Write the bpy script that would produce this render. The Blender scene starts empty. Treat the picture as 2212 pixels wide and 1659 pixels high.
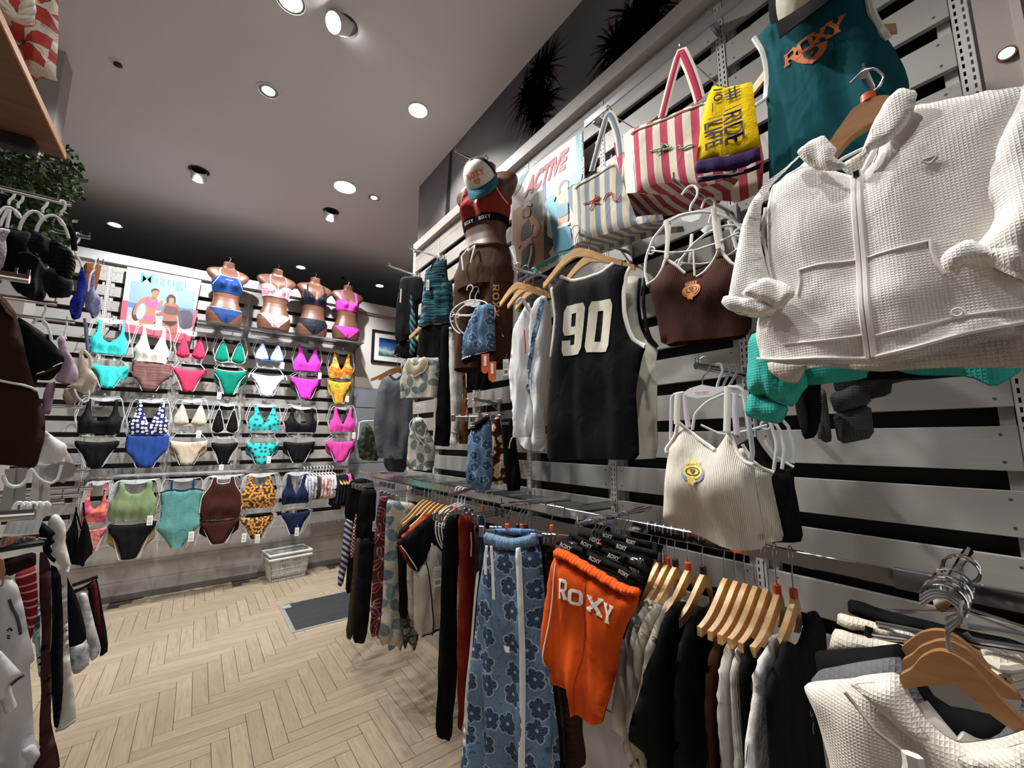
import bpy, bmesh, math, random
import numpy as np
from mathutils import Vector, Matrix
from mathutils.geometry import delaunay_2d_cdt
from math import sin, cos, pi, radians, atan2, sqrt

sc = bpy.context.scene
COL = sc.collection
rnd = random.Random(7)

# ------------------------------------------------------------------ camera
YAW, PITCH, ROLL, FPX, CAMH = 0.649482, 0.134562, -0.001815, 885.1, 1.5
CX, CY = 1106.0, 829.5
_f = np.array([sin(YAW)*cos(PITCH), cos(YAW)*cos(PITCH), sin(PITCH)])
_r = np.array([cos(YAW), -sin(YAW), 0.0]); _u = np.cross(_r, _f)
_r, _u = _r*cos(ROLL)+_u*sin(ROLL), _u*cos(ROLL)-_r*sin(ROLL)
CAM = np.array([0, 0, CAMH])
cd = bpy.data.cameras.new('camera'); cam = bpy.data.objects.new('camera', cd); COL.objects.link(cam)
cam.matrix_world = Matrix(((_r[0], _u[0], -_f[0], 0), (_r[1], _u[1], -_f[1], 0), (_r[2], _u[2], -_f[2], CAMH), (0, 0, 0, 1)))
cd.sensor_fit = 'HORIZONTAL'; cd.sensor_width = 36.0; cd.lens = FPX/2212*36.0; cd.clip_start = 0.02
sc.camera = cam

# ------------------------------------------------------------------ world, exposure
w = bpy.data.worlds.new('World'); sc.world = w; w.use_nodes = True
w.node_tree.nodes['Background'].inputs[0].default_value = (0.9, 0.95, 1.0, 1)
w.node_tree.nodes['Background'].inputs[1].default_value = 0.055
sc.view_settings.view_transform = 'Standard'; sc.view_settings.look = 'None'
sc.view_settings.gamma = 1.0; sc.view_settings.use_curve_mapping = False
sc.view_settings.exposure = 0.42

XR, YB, ZC = 1.5, 5.5, 3.94        # right wall plane, back wall plane, ceiling height

# lamp positions (recessed downlights of the shop): x, y, target xyz, power, spot angle, colour
LAMPS = [
 (0.217, 2.332, (1.30, 1.70, 1.5), 85, 95, (1.0, .985, .965)),
 (0.199, 3.095, (1.20, 3.20, 1.2), 60, 95, (1.0, .97, .95)),
 (0.515, 2.322, (1.05, 0.40, 1.8), 190, 62, (1.0, .975, .945)),
 (1.113, 2.620, (1.05, 2.62, 0.0), 45, 125, (1.0, .955, .87)),
 (0.942, 3.927, (0.85, 3.95, 0.0), 70, 130, (1.0, .955, .87)),
 (1.229, 3.933, (1.25, 3.5, 1.0), 30, 90, (1.0, .97, .92)),
 (-0.19, 4.30, (-0.35, 5.5, 1.75), 195, 100, (.98, .985, 1.0)),
 (0.96, 4.30, (0.75, 5.5, 1.75), 185, 100, (.98, .985, 1.0)),
 (-0.25, 3.10, (-0.55, 3.8, 0.3), 62, 115, (1.0, .975, .945)),
 (0.217, 1.10, (1.0, 0.25, 1.95), 90, 52, (1.0, .975, .945)),
 (-0.25, 1.70, (-0.65, 1.9, 1.1), 75, 115, (1.0, .96, .95)),
 (0.35, 0.15, (0.98, 0.66, 0.85), 75, 36, (1.0, .97, .94)),
 (-0.20, 0.20, (-0.40, 1.15, 1.5), 25, 70, (1.0, .975, .95)),
 (0.30, 3.60, (0.25, 3.3, 0.0), 70, 120, (1.0, .955, .87)),
]
def aim(o, tgt):
    d = Vector(tgt)-o.location
    o.rotation_euler = d.to_track_quat('-Z', 'Y').to_euler()
for i, (x, y, t, p, a, c) in enumerate(LAMPS):
    L = bpy.data.lights.new('downlight_lamp', 'SPOT'); L.energy = p; L.color = c
    L.spot_size = radians(a); L.spot_blend = 0.55; L.shadow_soft_size = 0.035
    o = bpy.data.objects.new('downlight_lamp', L); COL.objects.link(o)
    o.location = (x, y, ZC-0.05); aim(o, t)

# unseen area light added behind the camera as soft fill for the shop
L = bpy.data.lights.new('rear_fill_light', 'AREA'); L.shape = 'RECTANGLE'; L.size = 5.0; L.size_y = 2.6; L.energy = 24; L.color = (1.0, .97, .95)
o = bpy.data.objects.new('rear_fill_light', L); COL.objects.link(o); o.location = (.4, -2.8, 1.5); aim(o, (.4, 3, 2.2))

# ------------------------------------------------------------------ pixel helpers (2212 x 1659 frame)
def ray(px, py): return _f+_r*((px-CX)/FPX)-_u*((py-CY)/FPX)
def hit(px, py, axis, val):
    d = ray(px, py); t = (val-CAM[axis])/d[axis]; return CAM+t*d
class Frame:
    """vertical plane through O; U runs to the right as the front is looked at, V is up, N faces the viewer"""
    def __init__(s, O, th):
        s.O = np.array(O, float); s.th = th
        s.U = np.array([cos(th), sin(th), 0]); s.N = np.array([sin(th), -cos(th), 0])
    def uv(s, px, py):
        d = ray(px, py); t = ((s.O-CAM)@s.N)/(d@s.N); P = CAM+t*d-s.O
        return (float(P@s.U), float(P[2]))
    def uvs(s, pts): return [s.uv(*p) for p in pts]
    def world(s, u, v, n=0): return s.O+s.U*u+s.N*n+np.array([0, 0, v])
def FR(px, py, th=None, x=None, y=None):
    """frame whose origin is the point seen at a pixel on plane x= or y="""
    if x is not None:
        P = hit(px, py, 0, x); t = -pi/2 if th is None else th
    else:
        P = hit(px, py, 1, y); t = 0.0 if th is None else th
    return Frame(P, t)

# ------------------------------------------------------------------ object helpers
def tag(o, label=None, cat=None, group=None, kind=None):
    if label: o['label'] = label
    if cat: o['category'] = cat
    if group: o['group'] = group
    if kind: o['kind'] = kind
    return o
def thing(name, label, cat, loc=(0, 0, 0), rz=0.0, group=None):
    o = bpy.data.objects.new(name, None); COL.objects.link(o); o.empty_display_size = 0.05
    o.location = Vector([float(q) for q in loc]); o.rotation_euler = (0, 0, rz); tag(o, label, cat, group); return o
def mesh(name, verts, faces, m=None, parent=None, smooth=False, uvs=None, loc=None, rz=0.0):
    me = bpy.data.meshes.new(name)
    me.from_pydata([tuple(map(float, v)) for v in verts], [], faces); me.update()
    if smooth: me.polygons.foreach_set('use_smooth', [True]*len(me.polygons))
    if uvs is not None and len(me.loops):
        ul = me.uv_layers.new(name='UVMap'); idx = np.empty(len(me.loops), dtype=np.int32)
        me.loops.foreach_get('vertex_index', idx)
        ul.data.foreach_set('uv', np.asarray(uvs, dtype=np.float32)[idx].ravel())
    o = bpy.data.objects.new(name, me); COL.objects.link(o)
    if m: me.materials.append(m)
    if parent: o.parent = parent
    if loc is not None: o.location = Vector([float(q) for q in loc])
    if rz: o.rotation_euler = (0, 0, rz)
    return o
class MB:
    def __init__(s): s.v = []; s.f = []
    def add(s, v, f):
        k = len(s.v); s.v += [tuple(p) for p in v]; s.f += [tuple(i+k for i in q) for q in f]; return s
    def box(s, x0, x1, y0, y1, z0, z1, c=0.0):
        if c <= 0:
            v = [(x, y, z) for z in (z0, z1) for y in (y0, y1) for x in (x0, x1)]
            return s.add(v, [(0, 2, 3, 1), (4, 5, 7, 6), (0, 1, 5, 4), (2, 6, 7, 3), (0, 4, 6, 2), (1, 3, 7, 5)])
        v = []
        for z, i in ((z0, c), (z0+c, 0), (z1-c, 0), (z1, c)):
            a, b, d, e = x0+i, x1-i, y0+i, y1-i
            v += [(a+c, d, z), (b-c, d, z), (b, d+c, z), (b, e-c, z), (b-c, e, z), (a+c, e, z), (a, e-c, z), (a, d+c, z)]
        f = [tuple(range(7, -1, -1)), tuple(range(24, 32))]
        for r in range(3):
            for i in range(8): f.append((r*8+i, r*8+(i+1) % 8, r*8+8+(i+1) % 8, r*8+8+i))
        return s.add(v, f)
    def tube(s, path, r, n=8, closed=False, rr=None, cap=True, flat=1.0):
        path = [Vector([float(q) for q in p]) for p in path]; m = len(path)
        tang = []
        for i in range(m):
            a = path[(i-1) % m] if closed or i > 0 else path[0]
            b = path[(i+1) % m] if closed or i < m-1 else path[-1]
            d = (b-a); tang.append(d.normalized() if d.length > 1e-9 else Vector((0, 0, 1)))
        up = Vector((0, 1, 0)) if flat != 1.0 else (Vector((0, 0, 1)) if abs(tang[0].z) < .9 else Vector((1, 0, 0)))
        nx = tang[0].cross(up).normalized(); vs = []
        for i in range(m):
            nx = (nx-tang[i]*nx.dot(tang[i])).normalized(); ny = tang[i].cross(nx)
            ra = r if rr is None else rr[i]
            for k in range(n):
                a = 2*pi*k/n; vs.append(path[i]+nx*(ra*cos(a))+ny*(ra*flat*sin(a)))
        fs = []
        for i in range(m if closed else m-1):
            j = (i+1) % m
            for k in range(n): fs.append((i*n+k, i*n+(k+1) % n, j*n+(k+1) % n, j*n+k))
        if not closed and cap: fs += [tuple(range(n-1, -1, -1)), tuple((m-1)*n+k for k in range(n))]
        return s.add(vs, fs)
    def lathe(s, prof, n=20, M=None, cap=True):
        vs = []
        for r, z in prof:
            for k in range(n):
                a = 2*pi*k/n; p = Vector((r*cos(a), r*sin(a), z)); vs.append(M@p if M else p)
        fs = [(i*n+k, i*n+(k+1) % n, (i+1)*n+(k+1) % n, (i+1)*n+k) for i in range(len(prof)-1) for k in range(n)]
        if cap: fs += [tuple(range(n-1, -1, -1)), tuple((len(prof)-1)*n+k for k in range(n))]
        return s.add(vs, fs)
    def prism(s, poly, y0, y1):
        """polygon in local x,z extruded along local y"""
        n = len(poly)
        ar = sum(poly[i][0]*poly[(i+1) % n][1]-poly[(i+1) % n][0]*poly[i][1] for i in range(n))
        if ar < 0: poly = poly[::-1]
        v = [(x, y0, z) for x, z in poly]+[(x, y1, z) for x, z in poly]
        f = [tuple(range(n)), tuple(range(2*n-1, n-1, -1))]
        f += [(i, i+n, (i+1) % n+n, (i+1) % n) for i in range(n)]
        return s.add(v, f)
    def build(s, name, m, parent=None, smooth=False, loc=None, rz=0.0, label=None):
        o = mesh(name, s.v, s.f, m, parent, smooth, None, loc, rz)
        if label: o['label'] = label
        if smooth:
            try: o.data.set_sharp_from_angle(angle=radians(40))
            except Exception: pass
        return o
def arc(cx, cz, r, a0, a1, n=10, y=0.0, rz=None):
    rz = r if rz is None else rz
    return [(cx+r*cos(radians(a0+(a1-a0)*i/n)), y, cz+rz*sin(radians(a0+(a1-a0)*i/n))) for i in range(n+1)]
def copy_tree(o, parent=None):
    c = o.copy(); COL.objects.link(c); c.parent = parent
    for ch in list(o.children): copy_tree(ch, c)
    return c

# ------------------------------------------------------------------ materials
class NT:
    def __init__(s, name):
        s.m = bpy.data.materials.new(name); s.m.use_nodes = True; s.t = s.m.node_tree; s.b = s.t.nodes['Principled BSDF']
        s._uv = None
    def n(s, typ, **kw):
        q = s.t.nodes.new(typ)
        for k, v in kw.items(): setattr(q, k, v)
        return q
    def put(s, sock, v):
        if hasattr(v, 'links') or isinstance(v, bpy.types.NodeSocket): s.t.links.new(v, sock)
        else:
            if sock.type == 'RGBA' and len(v) == 3: v = (*v, 1)
            sock.default_value = v
    def ma(s, op, a, b=0.0, c=None, clamp=False):
        q = s.n('ShaderNodeMath', operation=op, use_clamp=clamp); s.put(q.inputs[0], a); s.put(q.inputs[1], b)
        if c is not None: s.put(q.inputs[2], c)
        return q.outputs[0]
    def vm(s, op, a, b):
        q = s.n('ShaderNodeVectorMath', operation=op); s.put(q.inputs[0], a); s.put(q.inputs[1], b); return q.outputs[0]
    def uv(s):
        if s._uv is None: s._uv = s.n('ShaderNodeUVMap').outputs[0]
        return s._uv
    def obj(s): return s.n('ShaderNodeTexCoord').outputs['Object']
    def xyz(s, v):
        q = s.n('ShaderNodeSeparateXYZ'); s.put(q.inputs[0], v); return q.outputs
    def mix(s, fac, a, b):
        q = s.n('ShaderNodeMix', data_type='RGBA'); s.put(q.inputs[0], fac); s.put(q.inputs[6], a); s.put(q.inputs[7], b); return q.outputs[2]
    def noise(s, v, scale, detail=2.0, rough=.5, dist=0.0):
        q = s.n('ShaderNodeTexNoise'); s.put(q.inputs['Vector'], v); q.inputs['Scale'].default_value = scale
        q.inputs['Detail'].default_value = detail; q.inputs['Roughness'].default_value = rough; q.inputs['Distortion'].default_value = dist
        return q.outputs[0]
    def ramp(s, fac, stops, interp='LINEAR'):
        q = s.n('ShaderNodeValToRGB'); q.color_ramp.interpolation = interp; e = q.color_ramp.elements
        while len(e) < len(stops): e.new(.5)
        for i, (p, c) in enumerate(stops): e[i].position = p; e[i].color = (*c, 1)
        s.put(q.inputs[0], fac); return q.outputs[0]
    def step(s, v, a, b):
        q = s.n('ShaderNodeMapRange', interpolation_type='SMOOTHSTEP'); s.put(q.inputs[0], v)
        q.inputs[1].default_value = a; q.inputs[2].default_value = b; return q.outputs[0]
    def bump(s, h, dist=0.001, strength=.5):
        q = s.n('ShaderNodeBump'); s.put(q.inputs['Height'], h); q.inputs['Distance'].default_value = dist
        q.inputs['Strength'].default_value = strength; s.t.links.new(q.outputs[0], s.b.inputs['Normal'])
    def set(s, color=None, rough=.5, metal=0.0, spec=.5, **kw):
        if color is not None: s.put(s.b.inputs['Base Color'], color)
        s.put(s.b.inputs['Roughness'], rough); s.b.inputs['Metallic'].default_value = metal
        s.b.inputs['Specular IOR Level'].default_value = spec
        for k, v in kw.items(): s.put(s.b.inputs[k], v)
        return s.m
_M = {}
def srgb(h):
    if not isinstance(h, str): return h
    h = h.lstrip('#'); c = [int(h[i:i+2], 16)/255 for i in (0, 2, 4)]
    return tuple(x/12.92 if x <= .04045 else ((x+.055)/1.055)**2.4 for x in c)
def solid(h, rough=.5, metal=0.0, **kw):
    k = ('s', h, rough, metal, tuple(kw.items()))
    if k not in _M:
        nt = NT('paint'); _M[k] = nt.set(srgb(h), rough, metal, **kw)
    return _M[k]
def emit(h, strength):
    k = ('e', h, strength)
    if k not in _M:
        nt = NT('lamp_glow'); _M[k] = nt.set((0, 0, 0), .5, **{'Emission Color': srgb(h), 'Emission Strength': strength})
    return _M[k]
def fab(h, kind='plain', h2=None, h3=None, s=1.0, rough=.85, sheen=.0, wave=.0006, ang=0.0, **kw):
    """cloth; UV are metres on the cloth"""
    key = ('f', h, kind, h2, h3, s, rough, sheen, wave, ang, tuple(kw.items()))
    if key in _M: return _M[key]
    nt = NT('cloth_'+kind); c1 = srgb(h); c2 = srgb(h2) if h2 else c1; c3 = srgb(h3) if h3 else c2
    uv = nt.uv(); X, Y, _ = nt.xyz(uv)
    if ang:
        X2 = nt.ma('ADD', nt.ma('MULTIPLY', X, cos(ang)), nt.ma('MULTIPLY', Y, sin(ang)))
        Y2 = nt.ma('SUBTRACT', nt.ma('MULTIPLY', Y, cos(ang)), nt.ma('MULTIPLY', X, sin(ang))); X, Y = X2, Y2
    mott = nt.noise(uv, 9.0, 3.0)
    col = nt.mix(nt.ma('MULTIPLY', mott, .22), c1, tuple(q*.72 for q in c1))
    hgt = nt.noise(uv, 900.0, 1.0); bd = wave
    if kind == 'heather':
        col = nt.mix(nt.noise(uv, 260.0, 2.0), c1, c2)
    elif kind == 'waffle':
        p = 2*pi/(.0062*s)
        a = nt.ma('ABSOLUTE', nt.ma('SINE', nt.ma('MULTIPLY', X, p/2))); b = nt.ma('ABSOLUTE', nt.ma('SINE', nt.ma('MULTIPLY', Y, p/2)))
        m_ = nt.ma('MINIMUM', a, b); hgt = nt.ma('SUBTRACT', 1.0, nt.ma('POWER', m_, .7)); bd = .0015
    elif kind == 'rib':
        hgt = nt.ma('SINE', nt.ma('MULTIPLY', X, 2*pi/(.006*s))); bd = .0012
    elif kind == 'hrib':
        hgt = nt.ma('SINE', nt.ma('MULTIPLY', Y, 2*pi/(.008*s))); bd = .0016
    elif kind == 'crinkle':
        hgt = nt.noise(uv, 130.0/s, 3.0, .6); bd = .004
    elif kind == 'stripe':
        d = nt.ma('FRACT', nt.ma('DIVIDE', X, s)); k_ = kw.get('duty', .5)
        col = nt.mix(nt.step(nt.ma('ABSOLUTE', nt.ma('SUBTRACT', d, .5)), k_/2-.012, k_/2+.012), c1, c2)
        col = nt.mix(nt.ma('MULTIPLY', nt.noise(uv, 300.0), .18), col, tuple(q*.5 for q in c2)); bd = .0009
    elif kind == 'ikat':
        w_ = nt.noise(nt.vm('MULTIPLY', uv, (2.0, 26.0/s, 0)), 1.4, 3.0)
        yy = nt.ma('ADD', nt.ma('DIVIDE', Y, .052*s), nt.ma('MULTIPLY', w_, 2.2))
        q = nt.ma('FRACT', yy); col = nt.ramp(q, [(0, c1), (.3, c2), (.34, c1), (.5, c3), (.62, c2), (.66, c1), (.8, c3), (.9, c1)])
    elif kind == 'tie':
        q = nt.noise(uv, 11.0/s, 3.0, .55, .6); col = nt.ramp(q, [(.30, c1), (.46, c2), (.56, c1), (.68, c3)])
    elif kind == 'swirl':
        q = nt.n('ShaderNodeTexWave', wave_type='RINGS'); nt.put(q.inputs['Vector'], uv); q.inputs['Scale'].default_value = 9.0/s
        q.inputs['Distortion'].default_value = 7.0; q.inputs['Detail'].default_value = 1.5; q.inputs['Detail Scale'].default_value = .6
        col = nt.ramp(q.outputs['Fac'] if 'Fac' in q.outputs else q.outputs[1], [(.42, c1), (.5, c2), (.72, c2), (.8, c1)])
    elif kind in ('flower', 'leaf'):
        sv = nt.vm('MULTIPLY', uv, (1/s, 1/s, 0)); pn = kw.get('petals', 5)
        vo = nt.n('ShaderNodeTexVoronoi', voronoi_dimensions='2D', feature='F1'); nt.put(vo.inputs['Vector'], sv)
        vo.inputs['Scale'].default_value = 1.0; vo.inputs['Randomness'].default_value = kw.get('rand', .75)
        df = nt.vm('SUBTRACT', sv, vo.outputs['Position']); dx, dy, _ = nt.xyz(df)
        cr = nt.xyz(vo.outputs['Color'])[0]
        a = nt.ma('ADD', nt.ma('ARCTAN2', dy, dx), nt.ma('MULTIPLY', cr, 6.28))
        rad = nt.ma('SQRT', nt.ma('ADD', nt.ma('MULTIPLY', dx, dx), nt.ma('MULTIPLY', dy, dy)))
        r0 = kw.get('r', .36)
        pw = nt.ma('ABSOLUTE', nt.ma('COSINE', nt.ma('MULTIPLY', a, pn/2)))
        if kind == 'flower': pe = nt.ma('MULTIPLY', nt.ma('ADD', .62, nt.ma('MULTIPLY', nt.ma('POWER', pw, .5), .38)), r0)
        else: pe = nt.ma('MULTIPLY', nt.ma('POWER', pw, 1.6), r0*1.35)
        e = nt.ma('SUBTRACT', rad, pe)
        e = nt.ma('ADD', e, nt.ma('MULTIPLY', nt.ma('SUBTRACT', nt.noise(sv, 6.0, 2.0), .5), kw.get('rag', .08)))
        inn = nt.step(e, .012, -.012); ou = nt.step(e, .055, .035)
        vein = nt.step(nt.ma('ABSOLUTE', nt.ma('SINE', nt.ma('MULTIPLY', a, pn*1.5))), .1, .3)
        fc = nt.mix(nt.ma('MULTIPLY', nt.ma('SUBTRACT', 1.0, vein), .45), c2, c3)
        fc = nt.mix(nt.step(rad, .07, .05), fc, srgb(kw['mid']) if kw.get('mid') else c3)
        base = nt.mix(nt.ma('MULTIPLY', mott, .2), c1, tuple(q*.75 for q in c1))
        if kw.get('curl', 1):
            nz = nt.noise(sv, 3.1, 1.0, .5, 1.2); cl = nt.ma('MULTIPLY', nt.step(nt.ma('ABSOLUTE', nt.ma('SUBTRACT', nz, .5)), .016, .008), .75)
            base = nt.mix(cl, base, c2)
        col = nt.mix(inn, nt.mix(ou, base, c3) if kw.get('edge', 1) else base, fc)
    elif kind == 'check':
        a = nt.ma('SINE', nt.ma('MULTIPLY', X, 2*pi/(.05*s))); b = nt.ma('SINE', nt.ma('MULTIPLY', Y, 2*pi/(.05*s)))
        col = nt.mix(nt.step(nt.ma('MULTIPLY', a, b), -.2, .4), c1, c2)
    elif kind == 'lace':
        vo = nt.n('ShaderNodeTexVoronoi', feature='DISTANCE_TO_EDGE'); nt.put(vo.inputs['Vector'], uv); vo.inputs['Scale'].default_value = 90.0/s
        col = nt.mix(nt.step(vo.outputs['Distance'], .05, .12), c2, c1); hgt = vo.outputs['Distance']; bd = .003
    elif kind == 'mesh':
        a = nt.ma('SINE', nt.ma('MULTIPLY', nt.ma('ADD', X, Y), 2*pi/(.007*s))); b = nt.ma('SINE', nt.ma('MULTIPLY', nt.ma('SUBTRACT', X, Y), 2*pi/(.007*s)))
        col = nt.mix(nt.step(nt.ma('MULTIPLY', a, b), .35, .55), c1, c2)
    nt.bump(hgt, bd, .6)
    wr = nt.noise(nt.vm('MULTIPLY', uv, (1.0, .45, 0)), 16.0, 2.5, .5, .7)
    q2 = nt.n('ShaderNodeBump'); nt.put(q2.inputs['Height'], wr); q2.inputs['Distance'].default_value = kw.get('wr', .016); q2.inputs['Strength'].default_value = .55
    bn = nt.b.inputs['Normal'].links[0].from_node; nt.t.links.new(q2.outputs[0], bn.inputs['Normal'])
    kw2 = {}
    if sheen: kw2 = {'Sheen Weight': sheen}
    _M[key] = nt.set(col, rough, 0.0, .14, **kw2); return _M[key]
CHROME = solid('#d8d8da', .12, 1.0)
STEEL = solid('#b9b9bd', .28, 1.0)
DARKMET = solid('#3a3a3d', .35, 1.0)
WPLAST = solid('#eef0f2', .35)
def _clear():
    nt = NT('clear_plastic')
    return nt.set((.92, .95, .97), .22, 0, .5, **{'Transmission Weight': .45, 'IOR': 1.3})
CLEAR = _clear()
def _wood(h, h2, sc_=1.0, rough=.4):
    nt = NT('wood'); v = nt.vm('MULTIPLY', nt.obj(), (3.0*sc_, 40.0*sc_, 22.0*sc_))
    f = nt.noise(v, 2.2, 4.0, .6, .8); nt.bump(f, .0006, .3)
    return nt.set(nt.ramp(f, [(.3, srgb(h)), (.7, srgb(h2))]), rough)
HWOOD = _wood('#e4bd86', '#cb9c60'); HWOOD2 = _wood('#a5774c', '#865a36')
BLACK = solid('#101013', .6); WHITE = solid('#efefee', .55)
# ================================================================== the room
def struct(name, mb, m, smooth=False):
    o = mb.build(name, m, None, smooth); o['kind'] = 'structure'; return o
def plaster(h, amt=.06, rough=.75):
    nt = NT('plaster'); f = nt.noise(nt.obj(), 1.7, 4.0); c = srgb(h); nt.bump(nt.noise(nt.obj(), 240.0, 2.0), .0007, .25)
    return nt.set(nt.mix(f, tuple(q*(1-amt) for q in c), tuple(min(1, q*(1+amt)) for q in c)), rough)
CEILM = plaster('#dcdbde', .02)
def slatmat(h):
    nt = NT('brushed_laminate'); v = nt.vm('MULTIPLY', nt.obj(), (4.0, 4.0, 260.0)); f = nt.noise(v, 1.2, 3.0, .6)
    nt.bump(f, .0005, .35); c = srgb(h)
    return nt.set(nt.mix(f, tuple(q*.86 for q in c), c), .42, 0, .4)
SLAT = slatmat('#a9a6a2'); SLATP = plaster('#c4c1be', .03, .5); DARKBACK = solid('#0d0d0f', .6); BATTEN = solid('#aaa7a3', .6)
# floor slab and herringbone planks
def floorwood():
    nt = NT('oak_plank'); oi = nt.n('ShaderNodeObjectInfo').outputs['Random']; uv = nt.uv()
    sh = nt.n('ShaderNodeCombineXYZ'); nt.put(sh.inputs[0], nt.ma('MULTIPLY', oi, 37.0)); nt.put(sh.inputs[1], nt.ma('MULTIPLY', oi, 11.0))
    v = nt.vm('MULTIPLY', nt.vm('ADD', uv, sh.outputs[0]), (3.2, 34.0, 0))
    g = nt.noise(v, 1.6, 5.0, .62, 1.1); k = nt.noise(nt.vm('ADD', uv, sh.outputs[0]), 5.0, 3.0)
    col = nt.ramp(g, [(.28, srgb('#8f7f6c')), (.5, srgb('#a89883')), (.75, srgb('#b7a893'))])
    col = nt.mix(nt.ma('MULTIPLY', k, .35), col, srgb('#a09079'))
    col = nt.mix(nt.ma('MULTIPLY', oi, .38), col, srgb('#857562'))
    nt.bump(g, .0006, .3)
    return nt.set(col, .48, 0, .35)
OAK = floorwood()
fl = struct('floor', MB().box(-4.5, 4.5, -3, 9.5, -.06, -.006), solid('#4a4036', .8))
PW, PL = .078, .468
plk = []
ox, oy = .0145, 3.03
for j in range(-8, 9):
    for k in range(-70, 70):
        for vert in (0, 1):
            if vert: x0, y0, dx, dy = ox+k*PW, oy+k*PW+2*PL*j, PW, PL
            else: x0, y0, dx, dy = ox+(k+1)*PW, oy+k*PW+2*PL*j, PL, PW
            cx_, cy_ = x0+dx/2, y0+dy/2
            if cx_ < -2.3 or cx_ > 2.9 or cy_ < -1.2 or cy_ > 5.5: continue
            d = np.array([cx_, cy_, -CAMH]); z = d@_f
            vis = False; size = 0
            if z > .1:
                px, py = CX+FPX*(d@_r)/z, CY-FPX*(d@_u)/z
                vis = 60 < px < 1100 and py < 1720; size = 1/z**2
            plk.append((0 if vis else 1, -size, x0, y0, dx, dy))
plk.sort()
def plank_mesh(dx, dy):
    g = .0011; b = MB().box(g, dx-g, g, dy-g, -.006, 0, .0009); uv = []
    for v in b.v: uv.append((v[1], v[0]) if dy > dx else (v[0], v[1]))
    return b, uv
pm = {}
for i, (_, _, x0, y0, dx, dy) in enumerate(plk[:300]):
    k = dy > dx
    if k not in pm:
        b, uv = plank_mesh(dx, dy); o = mesh('plank', b.v, b.f, OAK, fl, False, uv); pm[k] = o.data
    else:
        o = bpy.data.objects.new('plank', pm[k]); COL.objects.link(o); o.parent = fl
    o.location = (x0, y0, 0)
rest = MB(); ruv = []
for (_, _, x0, y0, dx, dy) in plk[300:]:
    g = .0011; rest.box(x0+g, x0+dx-g, y0+g, y0+dy-g, -.006, 0)
    for v in rest.v[-8:]: ruv.append((v[1], v[0]+x0*3.7) if dy > dx else (v[0], v[1]+y0*3.3))
o = mesh('plank', rest.v, rest.f, OAK, fl, False, ruv); o['kind'] = 'stuff'

struct('ceiling', MB().box(-4.5, 4.5, -3, 9.5, ZC, ZC+.1), CEILM)
# far, left and rear shell so that the light stays in the shop
struct('wall_far', MB().box(-4.5, 4.5, 9.4, 9.5, -.06, ZC), solid('#24262b', .8))
struct('wall_left', MB().box(-3.2, -3.1, -3, 9.4, -.006, ZC), plaster('#8f8c8a'))
struct('wall_rear', MB().box(-3.1, 4.5, -3, -2.9, -.006, ZC), plaster('#8f8c8a'))
struct('wall_side', MB().box(4.4, 4.5, -2.9, 9.4, -.006, ZC), plaster('#8f8c8a'))

PITCH_S, GAP_S, G0 = .1485, .045, 1.2545
def upright(loc, rz, z0, z1, w=.032):
    """slotted standard, local x across, front at local y=0 facing -y; true slots"""
    p = .0222; xs = [-w/2, -.0098, -.0052, .0052, .0098, w/2]; zs = [z0]; flag = [0]
    z = z0+.01
    while z < z1-.02:
        zs += [z, z+.0125]; flag += [1, 0]; z += p
    zs.append(z1); v = []; f = []
    nx = len(xs)
    for zz in zs:
        for x in xs: v.append((x, 0, zz))
    # flag[i] belongs to the band zs[i]..zs[i+1]
    for i in range(len(zs)-1):
        for j in range(nx-1):
            if i < len(flag) and flag[i] and j in (1, 3): continue
            f.append((i*nx+j, i*nx+j+1, (i+1)*nx+j+1, (i+1)*nx+j))
    b = MB().add(v, f); b.box(-w/2, -w/2+.0015, 0, .028, z0, z1); b.box(w/2-.0015, w/2, 0, .028, z0, z1)
    return b
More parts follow.
